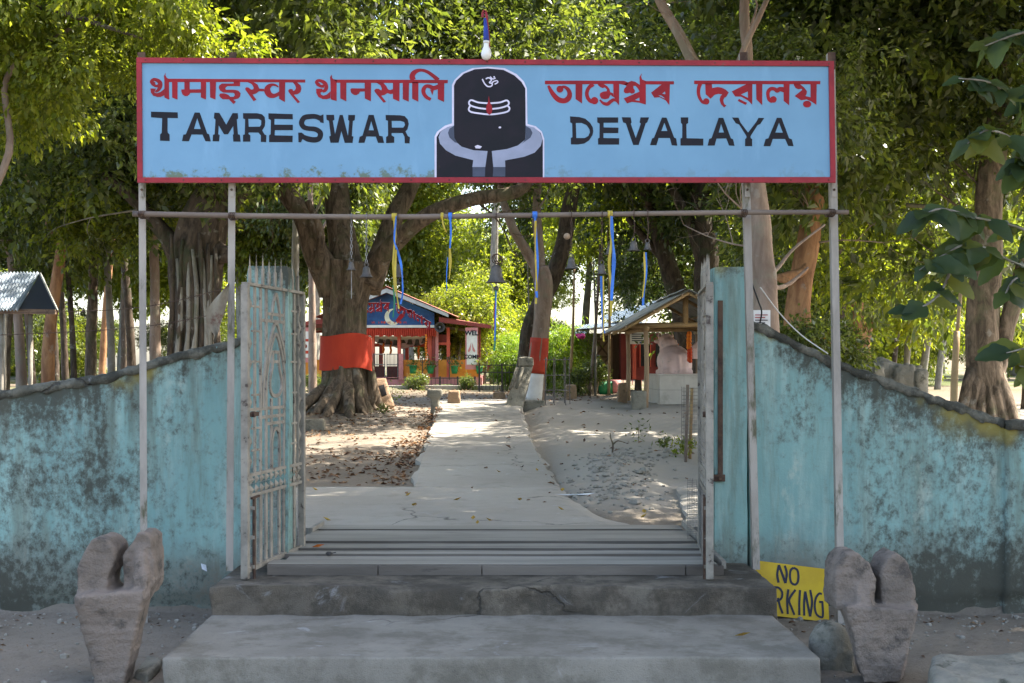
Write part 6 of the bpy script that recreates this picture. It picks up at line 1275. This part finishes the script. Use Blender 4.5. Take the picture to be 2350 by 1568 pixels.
for i, (x, lab) in enumerate(((1434, 'white printed notice hung on the maroon hut front'), )):
    tt = thing('notice', lab, 'notice', tuple(UP(1465, 790, .3))); MB().rect(1442, 762, 1490, 790, UY + .2, .03).build('sheet', 'offwhite', tt)
    for j in range(4): MB().rect(1450, 766 + j * 5, 1476 + 4 * (j % 2), 768 + j * 5, UY + .19, .008).build('printed_line', 'ink', tt)
    MB().rect(1468, 785, 1484, 788, UY + .19, .008).build('printed_line', 'blue_cloth', tt)
for px in (1385, 1398, 1412): 
    c = Vector((X(px, UY - .6), UY - .6, g(X(px, UY - .6), UY - .6))); b = MB().lathe(c, [(.13, 0), (.17, .2), (.19, .42), (.17, .42)], 12); solo('plant_pot', b, 'pot' if px < 1410 else 'pink', 'green pot standing before the braced plank door' if px < 1410 else 'pink tub standing before the braced plank door', 'pot', 'green pots before the hut' if px < 1410 else None, smooth=True)
tt = thing('pole_fence', 'low crooked stick fence before the maroon hut', 'fence', tuple(gp(1480, 885)))
fy = gp(1480, 885).y
for i in range(16): x = X(1430 + i * 7, fy); MB().tube([(x, fy, g(x, fy) - .05), (x + .03 * math.sin(i * 3), fy, Z(832 + 3 * math.sin(i), fy))], .018, 5, 1).build('stick', 'bamboo_y' if i % 3 else 'maroon', tt)
for py in (838, 862): MB().tube([(X(1428, fy), fy - .03, Z(py, fy)), (X(1538, fy), fy - .03, Z(py + 3, fy))], .022, 5, 1).build('rail', 'bamboo', tt)
tt = thing('tree_pot_fence', 'thin iron tree guard of upright rods beside the whitewashed trunk', 'tree guard', tuple(gp(1278, 928)))
c = gp(1278, 928)
for i in range(7): a = i * .9; MB().tube([(c.x + .28 * math.cos(a), c.y + .28 * math.sin(a), c.z - .05), (c.x + .26 * math.cos(a), c.y + .26 * math.sin(a), c.z + 1.0)], .011, 5, 1).build('rod', 'rail', tt)
for z in (.3, .62, .95): MB().tube([(c.x + .28 * math.cos(a), c.y + .28 * math.sin(a), c.z + z) for a in np.linspace(0, 6.283, 13)], .007, 4, 1, cap=False).build('ring', 'rail', tt)
# ---- stones
def stone(name, zx, zy, w_, h_, d_, mat, label, tilt=0, tilt2=0, zone=zoomA, shape='block', grp=None, cat='stone'):
    c = gp(*zone(zx, zy)); s_ = c.y / F / (3.267 * 1.089362); W_, H_, D_ = w_ * s_, h_ * s_, d_ * s_; b = MB(); q = Quaternion((0, 1, 0), R(tilt)) @ Quaternion((1, 0, 0), R(tilt2))
    if shape == 'block': b.box(Vector((c.x, c.y, c.z - .06)) + q @ Vector((0, 0, H_ / 2)), (W_, D_, H_ + .1), q)
    elif shape == 'taper': b.hexa([(c.x - W_ / 2, c.y - D_ / 2, c.z - .1), (c.x + W_ / 2, c.y - D_ / 2, c.z - .1), (c.x + W_ / 2, c.y + D_ / 2, c.z - .1), (c.x - W_ / 2, c.y + D_ / 2, c.z - .1)], [(c.x - W_ * .38, c.y - D_ * .4, c.z + H_ * .95), (c.x + W_ * .42, c.y - D_ * .4, c.z + H_), (c.x + W_ * .42, c.y + D_ * .4, c.z + H_), (c.x - W_ * .38, c.y + D_ * .4, c.z + H_ * .97)])
    elif shape == 'tee': b.box((c.x, c.y, c.z + H_ * .3), (W_ * .58, D_ * .6, H_ * .8)); b.box((c.x, c.y, c.z + H_ * .83), (W_, D_ * .8, H_ * .34))
    v = max(.02, min(W_, H_, D_) / 9); return solo_mesh(name, sculpt(b, v, .02 * min(1, W_ * 2), 5), mat, label, cat, grp)
stone('stone_post', 1135, 1275, 122, 185, 100, 'stone_grey', 'T-shaped old stone post beside the concrete path', 0, 0, zoomA, 'tee', None, 'stone post')
stone('stone_block', 1290, 1225, 115, 128, 100, 'stone_warm', 'squat upright stone block between the T-shaped post and the path crest', 0, 0, zoomA, 'taper')
stone('stone_block', 1655, 1172, 115, 62, 90, 'stone_warm', 'low flat stone on the crest of the path', 0, 0, zoomA, 'taper')
stone('stone_stump', 608, 1160, 105, 110, 90, 'stone_warm', 'sunlit orange stone stump standing past the leaning tree', 0, 0, zoomB, 'taper')
stone('stone_block', 1165, 1250, 118, 150, 100, 'stone_grey', 'grey squared stone block at the foot of the shelter post', 0, 0, zoomB, 'block')
stone('stone_stump', 1030, 1195, 85, 160, 80, 'stone_warm', 'tall narrow stone stump touching the rear shelter post', 0, 0, zoomB, 'taper')
for i, (zx, zy, w_, h_) in enumerate(((815, 1072, 52, 90), (872, 1085, 50, 72), (922, 1090, 50, 85), (975, 1100, 70, 62), (1160, 1100, 60, 95), (700, 1060, 40, 60))):
    stone('stone_stump', zx, zy, w_, h_, 60, 'stone_grey', 'short grey stone stump in the row before the stick fence', 0, 0, zoomB, 'taper', 'stone stumps before the stick fence')
stone('stone_block', 300, 1248, 195, 70, 90, 'stone_grey', 'long low stone lying at the foot of the leaning tree', 0, 0, zoomB, 'block')
# tilted slabs
def tilted(name, base4, top4, label, hole=None, rib=None):
    b = MB().hexa(base4, top4); me = sculpt(b, .03, .018, 5); o = solo_mesh(name, me, 'stone_grey', label, 'carved slab'); return o
c = gp(*zoomA(760, 1240)); q = c.y
def A3(x, y, d): u, v = zoomA(x, y); r_ = P(u, v, q); r_.y += d; return r_
t = thing('carved_slab', 'thick stone slab with a square socket, tilted against the roots of the wrapped tree', 'carved slab', tuple(c))
b = MB(); fr_ = [A3(720, 1255, -.1), A3(815, 1225, -.1), A3(722, 992, .35), A3(588, 1005, .35)]; nv = (fr_[1] - fr_[0]).cross(fr_[3] - fr_[0]).normalized()
if nv.y > 0: nv = -nv
b.hexa([fr_[0], fr_[1], fr_[2], fr_[3]], [p - nv * .28 - Vector((.12, 0, 0)) for p in fr_]); place_mesh('slab', sculpt(b, .03, .012, 5), 'stone_warm', t)
b = MB(); hc = [A3(700, 1150, -.02), A3(742, 1135, -.02), A3(715, 1055, .14), A3(668, 1065, .14)]; b.poly([p + nv * .018 for p in hc], -nv, .03); b.build('socket', 'black', t)  # black sheet painting the shade inside a square hole
c = gp(*zoomB(150, 1245)); q2 = c.y
def A4(x, y, d): u, v = zoomB(x, y); r_ = P(u, v, q2); r_.y += d; return r_
t = thing('carved_slab', 'dark fluted stone slab leaning on the whitewashed tree with a stone on top', 'carved slab', tuple(c))
b = MB(); fr_ = [A4(65, 1250, -.1), A4(215, 1250, -.1), A4(305, 895, .3), A4(185, 900, .3)]; b.hexa(fr_, [p + Vector((.02, .3, 0)) for p in fr_]); place_mesh('slab', sculpt(b, .03, .012, 5), 'stone_grey', t)
for x in (0, 45): MB().tube([A4(120 + x, 1080, -.02), A4(175 + x, 915, .2)], .035, 6, 1).build('rib', 'stone_grey', t, True)
b = MB(); b.box(A4(250, 865, .4), (.32, .26, .20)); place_mesh('top_stone', sculpt(b, .03, .02, 5), 'stone_grey', t)
# left stones by the tree, right stone heap
stone('stone_block', 75, 1210, 90, 90, 80, 'stone_grey', 'grey stone block with a dark cap left of the wrapped tree', 0, 0, zoomA, 'block')
stone('boulder', 150, 1420, 190, 90, 120, 'stone_grey', 'rough root-bound boulder before the wrapped tree', 0, 0, zoomA, 'taper')
hr = random.Random(12); 
for i in range(16):
    px = 1985 + i * 8.5 + hr.uniform(-6, 6); Y = 17.5 + hr.uniform(0, 1.5); z = g(X(px, Y), Y); py = 842 + 14 * hr.random() + max(0, (i - 9) * 2.2); s_ = hr.uniform(.09, .17)
    b = MB().box((X(px, Y), Y, Z(py, Y) + .02), (s_ * 1.6, s_ * 1.3, s_ * 1.1), Quaternion((0, 1, 0), hr.uniform(-.4, .4))); b.box((X(px, Y), Y, (z + Z(py, Y)) / 2), (s_ * 1.7, s_ * 1.5, max(.1, Z(py, Y) - z)))
    solo_mesh('heaped_stone', sculpt(b, .03, .02, 6), 'stone_grey', 'dark stone of the heap piled beyond the sloping wall', 'stone', 'stones heaped beyond the wall')
# ---- bamboo poles and props
for (x0, y0, x1, y1, r_, m_, lab) in ((1305, 905, 1318, 610, 3.2, 'bamboo_y', 'tall sunlit bamboo pole standing upright past the leaning tree'), (1352, 890, 1378, 560, 3.5, 'bamboo', 'dark bamboo pole slanting before the low hut'), (1366, 880, 1362, 600, 2.6, 'bark_grey', 'thin grey bamboo pole beside the slanting dark one'), (1397, 880, 1395, 520, 3, 'bamboo_y', 'pale bamboo pole behind the widest ribbon'), (1212, 880, 1210, 560, 2, 'bark_grey', 'slender grey pole standing between the hall and the leaning tree')):
    Y = 40.0; a, c = P(x0, y0, Y), P(x1, y1, Y); a.z = g(a.x, Y) - .1; b = MB().tube([a, (a + c) / 2 + Vector((.04, 0, 0)), c], [r_ * Y / F * 1.1, r_ * Y / F, r_ * Y / F * .7], 8, 4, .04); solo('bamboo_pole', b, m_, lab, 'pole', smooth=True)
b = MB(); Y = 12.2; b.tube([P(2188, 985, Y), P(2190, 880, Y), P(2196, 760, Y)], [.036, .034, .03], 8, 3, .05).tube([P(2196, 770, Y), P(2206, 650, Y), P(2208, 570, Y)], [.018, .016, .01], 6, 3); solo('bamboo_stake', b, 'bamboo_y', 'orange-brown bamboo stake with a thin rod on top beyond the wall', 'stake', smooth=True)
# tree guard right
c = gp(1590, 1062); t = thing('tree_guard', 'tree guard of bamboo stakes and wire mesh behind the edge-on gate leaf', 'tree guard', tuple(c))
for i, (dx, dy, h_) in enumerate(((-.10, 0, 1.05), (.08, -.1, .95), (.22, .12, 1.1), (.0, .28, 1.0))): MB().tube([(c.x + dx, c.y + dy, c.z - .1), (c.x + dx + .03, c.y + dy, c.z + h_)], .022, 7, 1).build('stake', 'bamboo_y' if i % 2 else 'bamboo', t, True)
b = MB()
for i in range(16): a = i / 16 * 6.283; b.tube([(c.x + .06 + .2 * math.cos(a), c.y + .08 + .2 * math.sin(a), c.z + .25), (c.x + .06 + .2 * math.cos(a), c.y + .08 + .2 * math.sin(a), c.z + 1.02)], .002, 3, 1, cap=False)
for j in range(16): b.tube([(c.x + .06 + .2 * math.cos(a), c.y + .08 + .2 * math.sin(a), c.z + .25 + j * .05) for a in np.linspace(0, 6.283, 13)], .002, 3, 1, cap=False)
tag(b.build('wire_netting', 'rail', t), None, None, None, 'stuff')
# dead forked twig on the mound, sapling
c = gp(1405, 1040); b = MB().tube([c - Vector((0, 0, .03)), c + Vector((.01, 0, .12)), c + Vector((-.02, 0, .2)), c + Vector((-.03, 0, .29))], [.014, .013, .010, .006], 6, 3).tube([c + Vector((.01, 0, .12)), c + Vector((.08, 0, .17)), c + Vector((.19, 0, .14))], [.011, .009, .005], 6, 3); solo('dead_twig', b, 'bark_big', 'forked dead twig stuck upright in the rubble mound', 'twig', smooth=True)
def small_plant(px, py, h_, n, label, mat='leaf', grp=None):
    c = gp(px, py); t = thing('weed', label, 'plant', tuple(c), grp); rng = np.random.default_rng(int(px)); cc = rng.normal(size=(n, 3)) * np.array([.35, .3, .3]) * h_ + np.array([0, 0, h_ * .55]); cc[:, 2] = np.abs(cc[:, 2])
    o = link(bpy.data.objects.new('foliage', quads_mesh('foliage', cc, unit(n, rng) + np.array([0, 0, .5]), unit(n, rng), rng.uniform(.05, .1, n), rng.uniform(.02, .035, n), mat))); o.parent = t
    MB().tube([c - Vector((0, 0, .02)), c + Vector((.01, 0, h_ * .8))], .005, 5, 1).build('stem', 'wood_brown', t)
small_plant(1465, 1015, .35, 40, 'single thin sapling on the bare ground past the dead twig'); small_plant(1570, 1050, .25, 160, 'tuft of green weeds at the foot of the tree guard', 'leaf_y'); small_plant(1525, 1030, .16, 60, 'low green weeds on the rubble mound'); small_plant(1280, 915, .6, 260, 'leafy bush inside the iron tree guard'); small_plant(900, 925, .5, 120, 'grass tuft beside the socketed slab', 'leaf_y'); small_plant(880, 650 + 300, .15, 80, 'low weeds among the roots of the wrapped tree')
# feathery shrubs, bushes
def shrub(px, py, Y, var, s_, label, grp, mat=None):
    x = X(px, Y); t = thing('shrub', label, 'shrub', (x, Y, g(x, Y)), grp); pos = P(px, py, Y); add_crown(t, pos, var, s_, mat)
    for i in range(3): MB().tube([(x + .1 * i - .1, Y, g(x, Y) - .05), (x + .25 * i - .25, Y, pos.z)], [.03, .012], 5, 1).build('stem', 'wood_pale', t)
for px, py, Y, s_ in ((1290, 800, 43, .85), (1280, 845, 42.5, .8), (1310, 850, 43, .7), (1178, 815, 45.5, .65), (1192, 850, 45, .7), (1155, 855, 45.5, .5), (1215, 840, 45, .75), (1185, 790, 47, .5), (1255, 860, 45, .7), (1240, 800, 46, .7)): shrub(px, py, Y, 'feather', s_, 'feathery yellow-green shrub behind the low iron fence', 'feathery shrubs behind the iron fence')
for px, py, Y, s_ in ((1360, 850, 41, .5), (1330, 870, 40, .45), (960, 878, 47, .4), (1070, 880, 46.5, .35), (720, 880, 45, .4)): shrub(px, py, Y, 'shrub', s_, 'dark leafy bush on the ground before the fence and huts', 'dark bushes before the huts', 'leaf')
for i, (px, py, Y, m_) in enumerate(((1332, 772, 42, 'pinkflower'), (1880, 785, 16, 'redflower'), (1862, 770, 16.5, 'redflower'))):
    b = MB(); c = P(px, py, Y); q = random.Random(i)
    for j in range(26): b.ball(c + Vector((q.uniform(-.13, .13), q.uniform(-.08, .08), q.uniform(-.05, .05))), (.06, .055, .045), 6, 4)
    solo('blossom', b, m_, ['magenta blossom cluster on the shrub by the hut eave', 'red blossom cluster above the sloping wall near the far post', 'red blossom cluster above the sloping wall near the white notice'][i], 'blossom')
for i in range(3): shrub(1850 + 30 * i, 800, 16 + .4 * i, 'shrub', .45, 'leafy bush bearing red blossoms behind the sloping wall', 'blossom bushes behind the wall', 'leaf')
# white notice behind the right pillar
t = thing('notice', 'white paper notice on the pale tree behind the pillar', 'notice', tuple(P(1747, 755, 13.9))); MB().rect(1727, 712, 1768, 756, 13.9, .02).build('sheet', 'white', t)
for j in range(4): MB().rect(1733, 722 + j * 6, 1762 - 6 * (j % 2), 724 + j * 6, 13.89, .006).build('printed_line', 'rib_r' if j < 2 else 'ink', t)
MB().rect(1745, 750, 1751, 860, 13.95, .05).build('stake', 'wood_brown', t)
# left shed on posts
t = thing('tin_shed', 'small open shed with shiny corrugated roof behind the lichen wall', 'shed', (X(30, 17), 18, g(X(30, 17), 17)))
for i in range(4):
    f0, f1 = i / 4, (i + 1) / 4 + .01
    a0, a1 = P(-110 + 150 * f0, 712, 16.5), P(-110 + 150 * f1, 712, 16.5); r0, r1 = P(-60 + 150 * f0, 625, 18), P(-60 + 150 * f1, 625, 18)
    corrugated('roof_sheet', a0, a1, r1, r0, 5, .014, 'tin_blue', t)
corrugated('roof_sheet', P(92, 626, 18), P(92, 626, 16.6), P(132, 712, 16.6), P(132, 712, 19), 8, .014, 'tin', t)
MB().poly([P(42, 712, 16.55), P(92, 628, 17.9), P(128, 712, 16.6)], (0, 1, 0), .03).build('gable', 'black', t)  # black sheet painting the shade under the roof end
for px, Y in ((70, 16.8), (3, 16.8), (10, 19)): MB().tube([(X(px, Y), Y, g(X(px, Y), Y) - .1), (X(px, Y), Y, Z(708, Y))], .03, 8, 1).build('post', 'bark_grey', t, True)
MB().bar(P(-60, 714, 16.6), P(128, 716, 16.6), .06, .06).build('eave_beam', 'wood_brown', t)
# far red house on the right
t = thing('far_house', 'distant house with a dull red roof seen between the slim trunks', 'house', (X(2060, 75), 77, g(X(2060, 75), 75)))
MB().rect(2000, 812, 2110, 850, 75, 4).build('wall', 'pink', t); MB().hexa([P(1985, 813, 74), P(2125, 813, 74), P(2125, 813, 81), P(1985, 813, 81)], [P(2010, 785, 77), P(2100, 785, 77), P(2100, 785, 78), P(2010, 785, 78)]).build('roof', 'tin_red', t)
for x in (2015, 2045, 2080): MB().rect(x, 820, x + 10, 840, 74.9, .1).build('window', 'black', t)
# broad-leaved branch at the right edge
t = thing('broad_leaf_branch', 'branches of large round dark leaves hanging over the mouldy end wall', 'branch', tuple(P(2400, 860, 10.6)))
bl = []
nL = 9
for i in range(nL + 1):
    s_ = i / nL; w_ = .5 * math.sin(math.pi * min(1, s_ * .93 + .04)) ** .75 * (.72 + .25 * (s_ < .55)) * .72
    for j in (-1, -.5, 0, .5, 1): bl.append((w_ * j, s_, .10 * abs(j) * w_ * 2 - .22 * s_ * s_ + .015 * math.sin(s_ * 22) * abs(j)))
lm = MB().add(bl, [(i * 5 + j, i * 5 + j + 1, (i + 1) * 5 + j + 1, (i + 1) * 5 + j) for i in range(nL) for j in range(4)]).mesh('broad_leaf', True); lm.materials.append(MT['teak'])
tk = random.Random(31)
def twig(pts, leaves, s0):
    leaves = int(leaves * 1.6)
    Q = catmull([tuple(p) for p in pts], 6); MB().tube(pts, [.016] + [.011] * (len(pts) - 2) + [.005], 6, 5, .1).build('twig', 'bark_grey', t, True)
    for k in range(leaves):
        q = Vector(Q[int((k + .6) / leaves * (len(Q) - 1))]); a = tk.uniform(0, 6.28); d = Vector((math.cos(a), .6 * math.sin(a), tk.uniform(-.9, .1))).normalized()
        up = (Vector((tk.uniform(-.4, .4), -.7, .7))).normalized(); x = d.cross(up).normalized(); z = x.cross(d); m = Matrix((x, d, z)).transposed().to_quaternion(); s_ = s0 * tk.uniform(.65, 1.35)
        piece('leaf', lm, t, q, m, (s_ * 1.05, s_, s_))
e0 = P(2420, 700, 10.6)
twig([P(2420, 200, 10.6), P(2340, 230, 10.4), P(2270, 190, 10.2), P(2200, 180, 10.1)], 12, .22); twig([P(2420, 420, 10.6), P(2340, 330, 10.3), P(2270, 300, 10.1), P(2220, 330, 10)], 13, .24); twig([P(2420, 560, 10.6), P(2330, 520, 10.4), P(2240, 500, 10.2), P(2160, 480, 10.1), P(2110, 500, 10)], 16, .22)
twig([P(2420, 640, 10.6), P(2320, 600, 10.4), P(2230, 560, 10.2), P(2160, 590, 10.1), P(2110, 620, 10)], 16, .23); twig([P(2200, 560, 10.3), P(2170, 650, 10.2), P(2140, 690, 10.1), P(2085, 720, 10)], 9, .2); twig([P(2420, 420, 10.5), P(2370, 380, 10.4), P(2330, 360, 10.3)], 8, .26)
twig([P(2430, 830, 10.5), P(2370, 800, 10.3), P(2310, 810, 10.1)], 7, .24); twig([P(2430, 880, 10.5), P(2380, 850, 10.3), P(2340, 840, 10.2)], 6, .24); twig([P(2420, 60, 10.6), P(2330, 80, 10.4), P(2250, 110, 10.3)], 9, .24); twig([P(2380, 650, 10.6), P(2330, 640, 10.4), P(2300, 690, 10.3)], 6, .22)
# ---- litter, rubble, fallen leaves
rng = np.random.default_rng(77)
def scatter(n, fx, fy): x, y = fx(n), fy(n); return x, y
xs1 = np.concatenate([rng.uniform(-5.5, -1.0, 2600), -1.05 - np.abs(rng.normal(0, .22, 500)), rng.uniform(.6, 6, 220), rng.uniform(-7, 8, 2600), rng.uniform(-1, .7, 25)])
ys1 = np.concatenate([rng.uniform(15.2, 28, 2600), rng.uniform(15.5, 27, 500), rng.uniform(14, 30, 220), rng.uniform(30, 48, 2600), rng.uniform(12, 30, 25)])
cl = np.sin(xs1 * 2.1 + ys1 * .9) * np.sin(ys1 * 1.7) + rng.normal(0, .5, len(xs1)); kp = (cl > -.2) | (np.arange(len(xs1)) > 2600); xs1, ys1 = xs1[kp], ys1[kp]; n = len(xs1)
zs1 = np.where((xs1 > np.interp(ys1, XLY, XL)) & (xs1 < np.interp(ys1, XRY, XR)) & (ys1 < 33), np.interp(ys1, PY, PZ) + .015, gz(xs1, ys1) + .015)
d = unit(n, rng); d[:, 2] *= .25; nr = unit(n, rng) * .35; nr[:, 2] += 1; L_ = rng.uniform(.04, .11, n)
o = link(bpy.data.objects.new('leaf_litter', quads_mesh('leaf_litter', np.stack([xs1, ys1, zs1], 1), d, nr, L_, L_ * .55, 'dry_leaf', .3))); tag(o, 'brown dry leaves littering the dirt along the path edge', 'leaf litter', None, 'stuff')
b = MB(); q = random.Random(3)
for i in range(420):
    t_ = q.random(); Y = 13.2 + 5.6 * t_ + q.gauss(0, .3); x = 1.30 + .35 * t_ + q.gauss(0, .28) + (.6 * q.random() if t_ > .7 else 0); s_ = q.uniform(.008, .034) * (1 if q.random() < .93 else 2.0)
    x = max(x, float(np.interp(Y, XRY, XR)) + .06); c = Vector((x, Y, g(x, Y) + s_ * .25)); k0 = len(b.v); b.ball(c, (s_ * q.uniform(.9, 1.5), s_, s_ * q.uniform(.5, .8)), 7, 4, Quaternion((0, 0, 1), q.uniform(0, 3)))
    b.v[k0:] = [tuple(Vector(v) + Vector((noise.noise(Vector(v) * 25 + Vector((i, 0, 0))), noise.noise(Vector(v) * 25 + Vector((0, i, 0))), 0)) * s_ * .35) for v in b.v[k0:]]
o = b.build('rubble', 'rubble', None); tag(o, 'grey rubble and clods heaped along the path edge', 'rubble', None, 'stuff')
fl = [(945, 1162, 0), (930, 1140, 0), (1040, 1150, 0), (1085, 1195, 0), (1095, 1205, 0), (1130, 1197, 0), (1190, 1150, 0), (1235, 1082, 0), (1290, 1130, 0), (1295, 1172, 0), (1150, 1085, 0), (730, 1127, 0), (760, 1197, 0), (1480, 1180, 1), (1470, 1190, 1)]
for i, (px, py, m_) in enumerate(fl):
    zt = .44; Y = (H - zt) * F / (py - CY); x = X(px, Y); zt = float(np.interp(Y, PY, PZ)) + .02 if Y > 11.4 else .455; Y = (H - zt) * F / (py - CY); q = random.Random(i); a = q.uniform(0, 6.28); s_ = q.uniform(.05, .09)
    b = MB(); c = Vector((X(px, Y), Y, zt + .01)); D = Vector((math.cos(a), math.sin(a), .15)); U = Vector((-math.sin(a), math.cos(a), .3))
    b.add([c, c + D * s_ * .5 + U * s_ * .3, c + D * s_ + Vector((0, 0, .02)), c + D * s_ * .5 - U * s_ * .3 + Vector((0, 0, s_ * .25)), c + D * s_ * .5 + Vector((0, 0, -.006))], [(0, 1, 4), (1, 2, 4), (2, 3, 4), (3, 0, 4)]); solo('fallen_leaf', b, 'yellow_leaf', 'curled yellowed leaf fallen on the concrete just inside the gate', 'leaf', 'yellowed leaves on the concrete')
for i, (px, py, lab, z_) in enumerate(((715, 1258, 'orange curled leaf on the planks beside the open barred leaf', .45), (755, 1277, 'dark shrivelled pod lying on the planks', .45), (1640, 1212, 'curled brown leaf at the plank end by the wire mesh', .45), (1685, 1462, 'small tan leaf on the low cement step', .195), (205, 1492, 'orange dead leaf on the dirt beside the reddish carved stone', .01))):
    Y = (H - z_) * F / (py - CY); c = Vector((X(px, Y), Y, z_ + .008)); b = MB()
    if i == 1: b.ball(c + Vector((0, 0, .012)), (.026, .02, .016), 8, 5).tube([c + Vector((.02, 0, .015)), c + Vector((.05, 0, .02))], .004, 5, 1)
    else: b.add([c, c + Vector((.045, .03, .008)), c + Vector((.10, .0, .02)), c + Vector((.05, -.03, .025)), c + Vector((.05, 0, .0))], [(0, 1, 4), (1, 2, 4), (2, 3, 4), (3, 0, 4)])
    solo('fallen_leaf' if i != 1 else 'seed_pod', b, 'dark_iron' if i == 1 else ('marigold' if i in (0, 4) else 'yellow_leaf'), lab, 'leaf' if i != 1 else 'pod')
c = gp(1312, 1145); b = MB(); vs = [c + Vector((.12 * i - .18, .05 * j, .02 + .03 * noise.noise(Vector((i * 1.3, j * 1.7, 3))))) for i in range(5) for j in range(4)]; b.add(vs, [(i * 4 + j, i * 4 + j + 1, (i + 1) * 4 + j + 1, (i + 1) * 4 + j) for i in range(4) for j in range(3)]); solo('plastic_scrap', b, 'plastic', 'crumpled clear plastic scrap at the path edge by the rubble', 'plastic scrap')
b = MB(); c = P(461, 1293, 9.6); b.add([c, c + Vector((.04, -.01, -.01)), c + Vector((.045, 0, -.06)), c + Vector((.01, -.012, -.04))], [(0, 1, 2, 3)]); solo('wrapper_scrap', b, 'plastic', 'tiny blue-white wrapper scrap stuck on the mouldy wall foot', 'scrap')
print('TRIS', sum(len(m.loop_triangles) or 2 * len(m.polygons) for m in bpy.data.meshes))

b = MB(); q = random.Random(9)                                  # grit and pebbles along the foot of wall and steps
for i in range(900):
    m_ = q.random(); x = q.uniform(-4.2, 4.6); Y = 9.62 - abs(q.gauss(0, .5)) if m_ < .55 else q.uniform(6.2, 9.5)
    if -2.0 < x < 2.05 and Y > 7.25: x = math.copysign(q.uniform(2.02, 4.4), x)
    s_ = q.uniform(.004, .013) * (2.2 if q.random() < .06 else 1); c = Vector((x, Y, g(x, Y) + s_ * .3)); b.ball(c, (s_ * q.uniform(.9, 1.5), s_, s_ * q.uniform(.5, .9)), 5, 3, Quaternion((0, 0, 1), q.uniform(0, 3)))
tag(b.build('grit', 'rubble', None), 'loose grit and pebbles along the wall foot', 'grit', None, 'stuff')
n = 260; x = rng.uniform(-4.2, 4.6, n); y = np.where(rng.random(n) < .6, 9.6 - np.abs(rng.normal(0, .4, n)), rng.uniform(6.3, 9.5, n)); x = np.where((np.abs(x) < 2.05) & (y > 7.2), np.sign(x) * rng.uniform(2.05, 4.4, n), x)
d_ = unit(n, rng); d_[:, 2] *= .2; nr = unit(n, rng) * .3; nr[:, 2] += 1; L_ = rng.uniform(.02, .06, n)
o = link(bpy.data.objects.new('leaf_litter', quads_mesh('leaf_litter', np.stack([x, y, gz(x, y) + .008], 1), d_, nr, L_, L_ * .4, 'dry_leaf', .3))); tag(o, 'crumbled dry leaves and straw along the outer wall foot', 'leaf litter', None, 'stuff')
